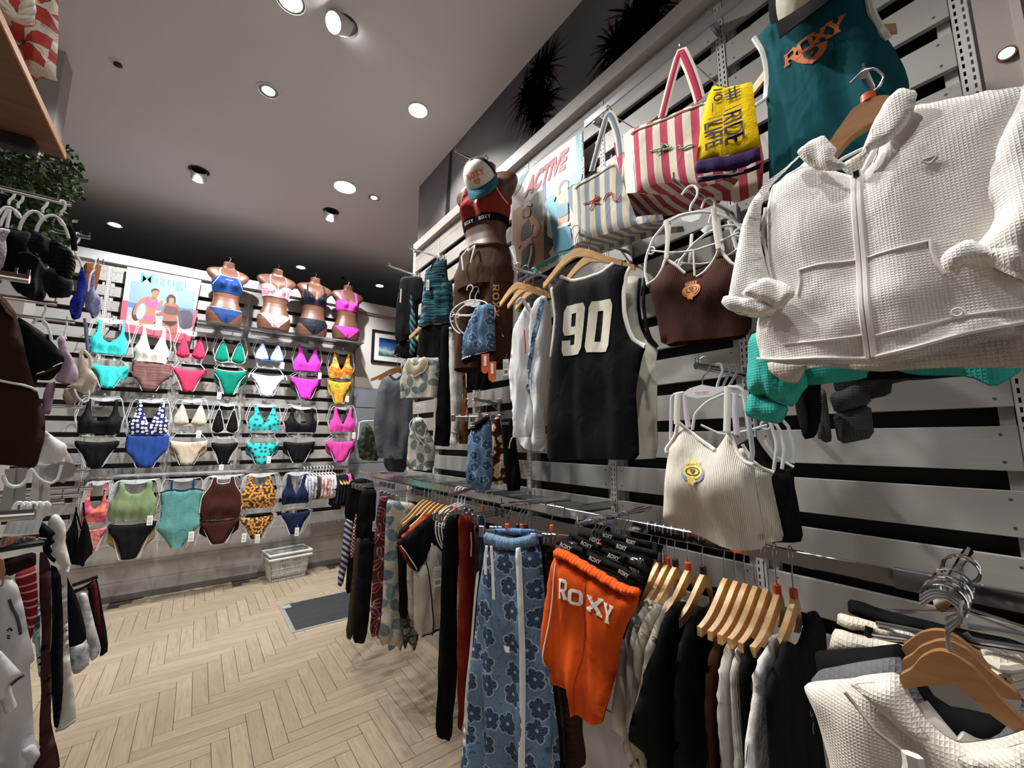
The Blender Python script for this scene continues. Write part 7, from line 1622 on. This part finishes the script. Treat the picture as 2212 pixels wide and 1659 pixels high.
g = gg['brick red long trousers on the waist rail']; g.strip('drawstring', k(1075, 545, 1080, 640, 1076, 735), WHITE, .003, n=.006); g.strip('seam', k(1060, 430, 1062, 800, 1050, 1500), fab('#5e1a13'), .004)
for i in range(7):
    y = 2.42-.05*i; wood_hanger(f'{ORD[i]} wooden hanger among the swim shirts on the waist rail', (1.15, y, ZR+.004), .12, .30, None, hz=.12, drop=.05)
for i in range(3):
    y = 2.0-.035*i; ring_hanger(f'{ORD[i]} white ring hanger beside the swim shirts on the waist rail', (1.15, y, ZR+.004), .1, .14, .16)
ch = None
for i in range(9):
    y = 3.5-.09*i if i < 4 else 2.85-.07*(i-4); clip_hanger(f'{ORD[i]} clip hanger from the far end of the waist rail', (1.15, y, ZR+.004), 0, .26, '#d8562a' if i in (3, 6) else None)
for i in range(5):
    clip_hanger(f'{ORD[i]} clip hanger on the red trousers end of the waist rail', (1.15-.12*(i < 2), 1.86-.05*i, ZR+.006), .1, .2, '#d8562a' if i in (0, 1, 2) else None)
# ================================================================== left fixture
BOARD = _wood('#8a6249', '#6d4a37', .35, .5); BEDGE = solid('#d88a4a', .5)
t = thing('wooden_shelf', 'orange-brown wooden shelf board high at the left edge', 'shelf', (-.367, 1.636, 2.3))
MB().box(-.75, -.004, -1.0, 0, 0, .018, .001).build('board', BOARD, t); MB().box(-.004, 0, -1.0, 0, -.001, .019, .001).build('edge_strip', BEDGE, t)
MB().box(-.75, -.045, -.07, -.03, -.035, 0, .004).build('support_bar', solid('#17130f', .4), t)
MB().box(-.80, -.75, -1.0, 0, -2.3, .5).build('back_panel', solid('#77726d', .6), t)
for y in (-.98, -.04): MB().box(-.75, -.70, y, y+.03, -2.3, .3).build('post', STEEL, t)
# floral bag with rope handle on the shelf
k = K(0, 0, 2.9625); fr = FR(60, 60, y=1.42)
g = G('beach_bag', 'floral beach bag with thick white rope handle on the wooden shelf', 'bag', fr); HB = fab('#d8cfc0', 'leaf', '#b5453c', '#3c4a4c', s=.1, petals=4, r=.55, rag=.2)
g.panel('body', k(-250, -260, 380, -260, 372, 100, 362, 500, 375, 525, 330, 535, 270, 510, 225, 545, 100, 240, -250, 200), HB, T=0.031, R=.07, fold=(.01, .09))
P = [fr.uv(*p) for p in k(-40, 20, 40, 110, 130, 250, 190, 310, 235, 300, 255, 220, 235, 150, 180, 80, 60, -20, -20, -80)]; P = resample(chaikin(P, 2, False), .006, False)
for j in range(3): MB().tube([(p[0]+.006*cos(i*.55+j*2.1), -.085+.006*sin(i*.55+j*2.1), p[1]+.005*sin(i*.55+j*2.1)) for i, p in enumerate(P)], .0075, 7).build('rope_handle', fab('#dcd5c8'), g.t, True)
# trailing greenery under the shelf
LEAFM = NT('leaf_green'); oi = LEAFM.noise(LEAFM.obj(), 30.0); LEAFM = LEAFM.set(LEAFM.ramp(oi, [(.3, srgb('#1c2e18')), (.55, srgb('#3a5428')), (.8, srgb('#6a7f45'))]), .6)
fr = FR(80, 450, y=2.05); t = thing('hanging_greenery', 'dense artificial greenery hanging behind the left arms', 'plant', fr.O)
R = random.Random(5); b = MB()
for i in range(4200):
    px, py = R.uniform(-60, 178), R.uniform(335, 575)
    edge = 150+28*sin((py-330)/37.0)+10*sin(py/9.0) if py < 520 else 150-(py-520)*.7
    if px > edge+R.uniform(-14, 6): continue
    u, v = fr.uv(px, py); n = R.uniform(-.06, .08); L = R.uniform(.012, .028); a = R.uniform(0, 6.28); e = R.uniform(-.9, .9)
    d = Vector((cos(a)*cos(e), sin(e), sin(a)*cos(e))); s = d.cross(Vector((R.uniform(-1, 1), R.uniform(-1, 1), R.uniform(-1, 1)))).normalized()*L*.32; c = Vector((u, -n, v))
    b.add([c, c+d*L*.5+s, c+d*L, c+d*L*.5-s], [(0, 1, 2, 3)])
o = b.build('foliage', LEAFM, t); o['kind'] = 'stuff'
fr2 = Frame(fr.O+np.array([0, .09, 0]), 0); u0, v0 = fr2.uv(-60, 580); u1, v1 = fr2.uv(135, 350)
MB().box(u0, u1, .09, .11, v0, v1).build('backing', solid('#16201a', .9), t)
# arms of the left fixture, along x
def larm(label, tip, back, y, r=.008):
    T = hit(*tip, 1, y); B = np.array([T[0]-back, y, T[2]]); return arm(label, B, T, r=r, plate=False)
k1, k2, k3, k4 = K(0, 380, 5.183), K(0, 640, 5.183), K(0, 960, 5.183), K(0, 1240, 3.958)
larm('chrome arm carrying the black frilled tops, top left', k1(805, 322)[0], .5, 1.75); larm('chrome arm carrying the blue bra, behind the black tops', k1(1010, 695)[0], .5, 2.4); larm('chrome arm carrying the lavender lace bra', k1(1162, 978)[0], .4, 3.1)
larm('nearest chrome arm crossing in front of the black tops', k1(332, 1160)[0], .4, 1.45, .011); larm('chrome arm below the black frilled tops', k1(640, 1435)[0], .5, 1.85); larm('chrome arm carrying the lilac twist top', k2(842, 292)[0], .45, 2.6); larm('chrome arm below the cream bra', k2(920, 1242)[0], .45, 2.7)
larm('upper chrome bar of the lower left group', k3(1042, 490)[0], .8, 2.9, .010); larm('middle chrome bar of the lower left group', k3(900, 560)[0], .9, 2.5, .010); larm('lower chrome bar of the lower left group', k3(720, 650)[0], .9, 2.1, .012); larm('nearest chrome bar of the lower left group', k3(395, 775)[0], .5, 1.6, .014)
def LT(name, label, cat, kf, pts, m, y, th=0.35, **kw):
    kw.setdefault('fold', (.010, .05)); kw['R'] = kw.get('R', .04)*.8; return TG(name, label, cat, kf(*pts), m, y=y, th=th, **kw)
SMK = fab('#0f1014', 'hrib', s=1.6); RUF = fab('#15161b', 'crinkle', s=2.0)
g = LT('frilled_swimwear', 'black frilled top nearest on the upper left arm', 'top', k1, (550, 740, 590, 690, 700, 760, 800, 850, 852, 980, 832, 1080, 790, 1200, 720, 1190, 600, 1160, 540, 1000), SMK, 1.74, T=0.031, R=.06); g.panel('ruffle', k1(540, 1040, 600, 1060, 660, 1140, 720, 1170, 800, 1180, 800, 1350, 650, 1390, 480, 1360, 460, 1100), RUF, T=0.025, R=.04, fold=(.014, .035), n0=.02); g.strip('strap', k1(745, 590, 790, 680, 805, 860), BLK, .007, n=.03, on=False)
g = LT('frilled_swimwear', 'black smocked top second on the upper left arm', 'top', k1, (300, 760, 370, 626, 450, 640, 560, 690, 600, 740, 560, 1000, 470, 940, 420, 880, 330, 840), fab('#14151a', 'crinkle', s=1.2), 1.78, T=0.031, R=.06); g.panel('ruffle', k1(200, 830, 330, 830, 470, 930, 540, 1000, 540, 1380, 300, 1370, 160, 1200), RUF, T=0.025, R=.05, fold=(.016, .05), n0=-.02)
g = LT('frilled_swimwear', 'black gathered top farthest left on the upper arm', 'top', k1, (50, 645, 135, 605, 330, 622, 345, 660, 300, 1000, 320, 1340, 180, 1300, 30, 1045, 72, 800), fab('#101115', 'crinkle', s=1.6), 1.84, T=0.031, R=.06)
LT('lace_camisole', 'white lace top at the left edge', 'top', k1, (-120, 585, 0, 575, 130, 602, 62, 700, 75, 850, 20, 1060, -120, 1050), fab('#d2d0da', 'lace', '#a9a7b5'), 1.7)
LT('lace_camisole', 'grey-blue bra cup under the white lace top at the left edge', 'bra', k1, (-100, 1100, 40, 1120, 20, 1200, -100, 1210), fab('#5f6270'), 1.5)
LT('lace_bra', 'cobalt blue lace bra behind the black frilled tops', 'bra', k1, (915, 1000, 960, 1120, 982, 1200, 952, 1400, 912, 1590, 840, 1602, 770, 1540, 782, 1400, 850, 1300, 880, 1100), fab('#1f2f9c', 'lace', '#141f6b'), 2.4, T=0.028, R=.05)
g = LT('lace_bra', 'lavender grey lace bra hanging by the poster', 'bra', k1, (1030, 1080, 1062, 1100, 1060, 1280, 1120, 1362, 1134, 1500, 1060, 1602, 1000, 1540, 950, 1482, 965, 1330, 1010, 1250), fab('#8c90b4', 'lace', '#6f7398'), 3.05, T=0.031, R=.05)
g.strip('strap', k1(965, 1640, 975, 1800, 990, 1950), fab('#6a6d8c'), .006, n=.0, on=False); g.strip('strap', k2(940, 250, 955, 420, 975, 610), fab('#6a6d8c'), .006, n=.01, on=False)
g = TG('wicker_pouch', 'brown woven pouch on the swimwear wall above the lavender bra', 'bag', k1(930, 965, 1140, 990, 1120, 1100, 1090, 1250, 1050, 1330, 960, 1250), fab('#7a4a2c', 'check', '#4f2d1a', s=.16), y=5.38, T=0.019)
def lring(label, kf, ring, hook, y, th=.5, plate=None): 
    top = min(kf(*hook), key=lambda p: p[1]); fr = FR(*top, th=th, y=y); return ring_trace(label, fr, kf(*ring), [], [], kf(*hook), plate=kf(*plate) if plate else None)
lring('white ring hanger of the nearest black frilled top', k1, (405, 620, 425, 560, 470, 490, 540, 445, 600, 440, 660, 470, 730, 570, 770, 700), (690, 440, 680, 410, 720, 370, 735, 320, 715, 280, 690, 275, 670, 300), 1.74, plate=(635, 480, 660, 465, 700, 490, 735, 545, 730, 580, 680, 550))
lring('white ring hanger of the second black frilled top', k1, (215, 605, 235, 530, 290, 440, 360, 392, 420, 400, 470, 450, 500, 500), (480, 410, 475, 370, 520, 330, 535, 285, 515, 240, 485, 230, 462, 250), 1.78, plate=(425, 430, 450, 410, 490, 430, 505, 480, 480, 500, 440, 470))
lring('white ring hanger of the leftmost black top', k1, (-60, 480, 0, 400, 60, 350, 130, 355, 200, 430, 260, 500), (205, 360, 195, 320, 245, 280, 258, 235, 230, 185, 200, 175, 172, 195), 1.84, plate=(148, 375, 180, 365, 230, 420, 250, 470, 200, 470, 160, 430))
lring('white hanger at the left end of the upper arm', k1, (75, 580, 100, 450, 110, 350, 40, 460, 0, 560), (95, 320, 100, 280, 150, 240, 165, 200, 140, 150, 110, 145, 80, 165), 1.86)
lring('white hanger of the cobalt blue lace bra', k1, (830, 800, 850, 880, 900, 960, 930, 1060), (850, 780, 855, 760, 885, 720, 895, 680, 875, 640, 855, 640, 845, 660), 2.4, plate=(830, 800, 850, 785, 880, 830, 885, 880, 850, 870))
lring('white hanger of the lavender lace bra', k1, (1060, 1050, 1020, 1090, 1000, 1180, 990, 1300), (1050, 1040, 1055, 1010, 1068, 980, 1072, 940, 1062, 925, 1050, 940), 3.05)
# brown and black T-shirts
g = TG('t_shirt', 'dark brown T-shirt with white cord at the left edge', 'T-shirt', [(0, 642), (18, 664), (37, 686), (46, 717), (58, 775), (73, 829), (80, 845), (85, 862), (99, 900), (97, 948), (91, 965), (78, 1010), (40, 1006), (-60, 1000), (-80, 640)], fab('#2d1a11'), y=1.2, th=.25, T=0.019, R=.05, fold=(.006, .06)); g.strip('cord', k2(-100, 935, 0, 952, 120, 978, 250, 1002, 350, 1030, 415, 1062), WHITE, .0025, n=.003)
h = G('wooden_hanger', 'wooden hanger shoulder in the dark brown T-shirt', 'hanger', FR(0, 640, y=1.2, th=.25)); MB().prism(h.fr.uvs(k2(-150, -120, 0, -8, 80, 60, 190, 215, 185, 245, 80, 130, 0, 40, -150, -60)), -.008, .008).build('body', HWOOD2, h.t); trace_tube(h, 'hook', k2(-60, -60, -60, -130, -20, -170, -60, -210, -100, -180), STEEL, .002)
g = TG('t_shirt', 'black T-shirt sleeve behind the dark brown one', 'T-shirt', k2(190, 228, 280, 275, 480, 400, 600, 530, 742, 715, 600, 780, 540, 820, 400, 862, 432, 922, 400, 985, 340, 900, 280, 640, 220, 400), fab('#101318'), y=1.32, th=.25, T=0.019, R=.05)
g.panel('sleeve_inside', k2(400, 862, 540, 820, 600, 780, 712, 735, 690, 810, 590, 932, 430, 925), fab('#241611'), T=.01, R=.03, n0=-.02)
LV = fab('#b79fb3')
g = LT('twist_top', 'lilac twist-front top behind the black T-shirt', 'top', k2, (640, 490, 680, 450, 730, 450, 772, 620, 832, 720, 872, 860, 850, 962, 760, 982, 600, 932, 640, 880, 705, 760, 662, 620), LV, 2.5, T=0.031, R=.05, fold=(.012, .06)); g.panel('tail', k2(540, 970, 640, 950, 620, 1100, 582, 1322, 480, 1322, 492, 1100), fab('#7d6878'), T=0.012, n0=-.02)
g = LT('soft_bra', 'cream bra hanging left of the turquoise bikini', 'bra', k2, (870, 700, 905, 640, 940, 660, 1000, 790, 1052, 880, 1102, 930, 1072, 1000, 1052, 1082, 940, 1100, 850, 1040, 740, 1012, 862, 960), fab('#cdc2b2'), 2.7, T=0.034, R=.05); g.strip('strap', k2(900, 770, 900, 640, 930, 605, 1000, 680, 1015, 800), fab('#d6ccbc'), .007, n=.01, on=False); g.panel('lower_cup', k2(740, 1020, 860, 1040, 960, 1110, 900, 1180, 760, 1210, 710, 1130), fab('#a89d86'), T=0.019, n0=-.02)
lring('white hanger below the cream bra', k2, (830, 1040, 870, 1130, 930, 1190, 985, 1170), (985, 1170, 1000, 1100, 990, 1050), 2.68)
lring('white hanger of the lilac twist top', k2, (365, 310, 400, 265, 460, 255, 520, 300, 560, 400, 575, 480), (485, 250, 480, 210, 510, 160, 515, 130, 500, 100), 2.1, plate=(465, 280, 490, 260, 530, 320, 525, 345, 490, 330)); lring('small white hanger above the lilac twist top', k2, (640, 500, 660, 460, 720, 440, 740, 480), (725, 440, 722, 400, 745, 350, 750, 300, 735, 280), 2.55)
g = LT('soft_bra', 'white bra below the dark brown T-shirt', 'bra', k3, (505, -160, 560, -120, 640, -60, 740, 0, 742, 100, 720, 150, 722, 200, 560, 216, 400, 222, 440, 120, 480, 0), fab('#dcd9d8'), 1.9, T=0.037, R=.06, fold=(.01, .08)); g.panel('side_wing', k3(745, 20, 800, 110, 835, 180, 872, 322, 850, 372, 750, 402, 750, 442, 700, 432, 722, 200), fab('#c9c5bd'), T=.012, n0=-.03)
for a_ in ((440, 240, 430, 430, 400, 640, 405, 830), (465, 240, 460, 430, 455, 620, 470, 800)): g.strip('ribbon', k3(*a_), fab('#d5d3d2'), .016, n=.02, on=False, flat=.25)
g.strip('ribbon', k3(150, 270, 140, 480, 70, 780), fab('#a8a6a2'), .016, n=.0, on=False, flat=.25); g.strip('ribbon', k3(220, 270, 200, 480, 190, 690), fab('#a09e9a'), .016, n=.0, on=False, flat=.25)
q = g.fr; MB().prism([(q.uv(*k3(655, 285)[0])[0]+.035*cos(a), q.uv(*k3(655, 285)[0])[1]+.026*sin(a)) for a in [2*pi*i/20 for i in range(20)]], -.03, -.028).build('size_tag', solid('#8d8b88', .6), g.t)
lring('white hanger loop below the white bra', k3, (360, 285, 420, 370, 500, 422, 580, 436, 650, 385, 690, 230), (360, 285, 340, 270), 1.85); lring('white hanger loop at the left edge below the brown T-shirt', k3, (40, 370, 70, 440, 140, 475, 230, 465, 300, 400, 340, 280), (40, 370, 45, 340), 1.6)
g = LT('puff_top', 'white puff-sleeved top in the lower left group', 'top', k3, (540, 880, 580, 800, 620, 780, 660, 790, 722, 880, 740, 980, 722, 1100, 772, 1232, 790, 1372, 740, 1422, 690, 1382, 560, 1232, 600, 1062, 560, 962), fab('#d6d4d4'), 1.95, T=0.031, R=.06, fold=(.012, .08))
LT('ruffle_top', 'black ruffled sleeve beside the white puff top', 'top', k3, (400, 860, 480, 868, 560, 930, 622, 990, 580, 1042, 612, 1082, 560, 1140, 582, 1190, 560, 1232, 622, 1282, 600, 1332, 500, 1232, 440, 1000), fab('#0c0d11'), 1.8, T=0.025, R=.05, fold=(.012, .05), smooth=2)
for i, (pts, d) in enumerate((((830, 830, 850, 790, 870, 900, 905, 1280, 905, 1350, 790, 1340, 770, 1250, 735, 1080, 762, 960), 'left'), ((905, 960, 930, 850, 950, 802, 1002, 940, 1042, 1212, 960, 1302, 945, 1362, 880, 1350, 870, 1100), 'right'))):
    g = TG('camisole', f'black camisole hanging before the tie-dye bikini, {d} of two', 'camisole', k3(*pts), fab('#101114'), y=3.4-.1*i, T=0.012, fold=(.01, .06)); g.strip('strap', k3(*((850, 800, 855, 700) if i == 0 else (945, 810, 932, 650))), BLK, .004, n=.0, on=False); g.strip('strap', k3(*((780, 960, 820, 850, 850, 740) if i == 0 else (905, 950, 850, 760)) ), BLK, .004, n=-.01, on=False)
for i in range(5):
    x0 = 60+75*i; y = 1.62+.02*i; fr = FR(*k3(x0+60, 740)[0], y=y, th=.2); h = G('clip_hanger', f'{ORD[i]} clear clip hanger from the left in the lower left group', 'hanger', fr)
    trace_tube(h, 'stem', k3(x0+120, 690, x0+100, 740, x0+75, 850, x0+20, 1000), CLEAR, .007); trace_tube(h, 'clip', k3(x0+10, 1030, x0-20, 1130), CHROME, .006); trace_tube(h, 'hook', k3(x0+110, 690, x0+130, 660, x0+170, 655, x0+190, 690), WPLAST, .005)
    trace_tube(h, 'bar', k3(-20, 1190-22*i, x0+150, 1150-20*i, 500-20*i, 1105-10*i), DARKMET, .006)
# lower left clothes
DK = fab('#231512')
TG('knit_shorts', 'dark brown folded shorts above the pink swirl ones', 'shorts', k3(-40, 1300, 100, 1270, 400, 1200, 405, 1350, 330, 1390, 160, 1450, 60, 1470), DK, y=1.62, T=0.019)
TG('board_shorts', 'maroon and pink swirl-print shorts in the lower left', 'shorts', k3(160, 1450, 300, 1395, 400, 1358, 428, 1659, 420, 1900, 360, 2150, 320, 2250, 250, 1850, 200, 1650), fab('#7a1c2c', 'swirl', '#d8a090', s=1.2), y=1.45, T=0.019, R=.04)
TG('board_shorts', 'pale teal leaf-print shorts behind the pink swirl ones', 'shorts', k4(285, 240, 345, 225, 340, 900, 322, 885, 300, 600, 275, 575), fab('#93b3b4', 'leaf', '#2c3f4e', '#55707c', s=.1, petals=3), y=1.55, T=0.012)
TG('wide_trousers', 'plum brown trousers hanging to the floor at the left', 'trousers', k4(330, -180, 380, -190, 430, -60, 445, 250, 440, 700, 440, 1200, 470, 1500, 500, 1720, 260, 1720, 350, 1400, 352, 900, 340, 400), fab('#45282b'), y=1.62, T=0.022, R=.05, fold=(.014, .06))
g = TG('long_dress', 'white long tunic at the left', 'dress', k4(515, -45, 545, -40, 575, 10, 578, 300, 582, 600, 612, 850, 642, 1100, 652, 1262, 560, 1310, 500, 1335, 470, 1362, 500, 1200, 525, 700), fab('#c9c6c0'), y=1.85, T=0.019, R=.05); g.strip('hem_seam', k4(480, 1330, 560, 1290, 645, 1245), fab('#b5b2ab'), .003)
TG('long_sleeve_shirt', 'black long sleeve between plum trousers and white tunic', 'shirt', k4(425, -80, 480, -60, 525, 20, 542, 400, 537, 900, 520, 1150, 495, 1325, 460, 1312, 430, 900, 445, 300), fab('#08090c'), y=1.72, T=0.022, R=.05)
TG('t_shirt', 'black T-shirt with folded sleeve right of the white tunic', 'T-shirt', k4(570, 10, 600, 80, 645, 160, 692, 300, 742, 556, 702, 592, 640, 605, 575, 608), fab('#0c0d10'), y=2.1, T=0.019, R=.05)
TG('denim_shorts', 'pale printed denim shorts low beside the black T-shirt', 'shorts', k4(575, 590, 680, 595, 760, 585, 766, 772, 700, 825, 612, 857), fab('#9ca3ad', 'tie', '#c4c6ca', '#4f5f74', s=.5), y=2.3, T=0.019)
TG('denim_jeans', 'white distressed denim trousers beside the black mesh ones', 'jeans', k4(665, 195, 690, 160, 745, 162, 800, 400, 865, 622, 840, 705, 762, 742, 742, 560, 700, 350), fab('#b6b9bd', 'tie', '#d0d1d2', '#8a94a0', s=.4), y=2.4, T=0.019, fold=(.008, .05))
TG('mesh_trousers', 'black sheer trousers at the end of the left group', 'trousers', k4(745, 140, 800, 80, 828, 28, 880, 300, 932, 656, 850, 707, 866, 620, 800, 400), fab('#0b0b0d'), y=2.6, T=0.019); TG('wide_trousers', 'dark red trousers just before the black sheer ones', 'trousers', k4(770, 90, 822, 60, 858, 350, 875, 570, 820, 400), fab('#5a1a18'), y=2.55, T=0.021)
h = G('clip_hanger', 'dark clip hanger of the black sheer trousers', 'hanger', FR(*k4(815, 25)[0], y=2.62)); trace_tube(h, 'bar', k4(620, 100, 720, 65, 835, 25), DARKMET, .008); trace_tube(h, 'bar', k4(640, 150, 720, 120, 810, 65), DARKMET, .008); trace_tube(h, 'clip', k4(745, 110, 750, 135), CHROME, .012); trace_tube(h, 'clip', k4(800, 70, 802, 95), CHROME, .012)
WS = fab('#cfcdcf')
g = TG('hooded_shirt', 'white hooded T-shirt at the lower left with small dark print', 'shirt', k4(-60, 60, 0, 110, 40, 20, 62, 5, 110, 60, 152, 100, 200, 260, 242, 480, 302, 720, 252, 772, 272, 1000, 292, 1390, 352, 1480, 212, 1720, -80, 1720), WS, y=1.3, th=.2, T=0.022, R=.05, fold=(.012, .09))
g.strip('drawcord', k4(80, 205, 110, 290, 140, 330, 165, 400, 180, 490), solid('#3a3a40', .7), .0025, n=.003); g.strip('print', k4(66, 470, 86, 442, 106, 466), INK, .0012, n=.002); g.decal('print', [k4(62, 505, 90, 500, 90, 512, 62, 518)], INK, True); g.decal('print', [k4(62, 525, 90, 520, 90, 532, 62, 536)], INK, True)
g.panel('cuff', k4(200, 1510, 180, 1450, 290, 1385, 352, 1478, 300, 1560, 215, 1680), fab('#bdbbbd'), T=0.012, R=.03, n0=.03)
g = TG('hooded_shirt', 'white sleeve with dark hem overlapping at the lower left corner', 'shirt', k4(-80, 580, 0, 648, 100, 760, 200, 852, 92, 942, 108, 1030, 152, 1140, 72, 1200, 40, 1205, 0, 1100, -80, 1100), fab('#d4d2d2'), y=1.12, th=.2, T=0.022, R=.05); g.strip('hem_edge', k4(92, 942, 150, 895, 200, 852), INK, .002, n=.002)
h = G('wooden_hanger', 'wooden hanger of the white hooded T-shirt', 'hanger', FR(*k4(10, -20)[0], y=1.3, th=.2)); MB().prism(h.fr.uvs(k3(-100, 1200, 0, 1270, 40, 1290, 60, 1420, 40, 1540, 0, 1500, -100, 1420)), -.006, .006).build('body', HWOOD2, h.t)
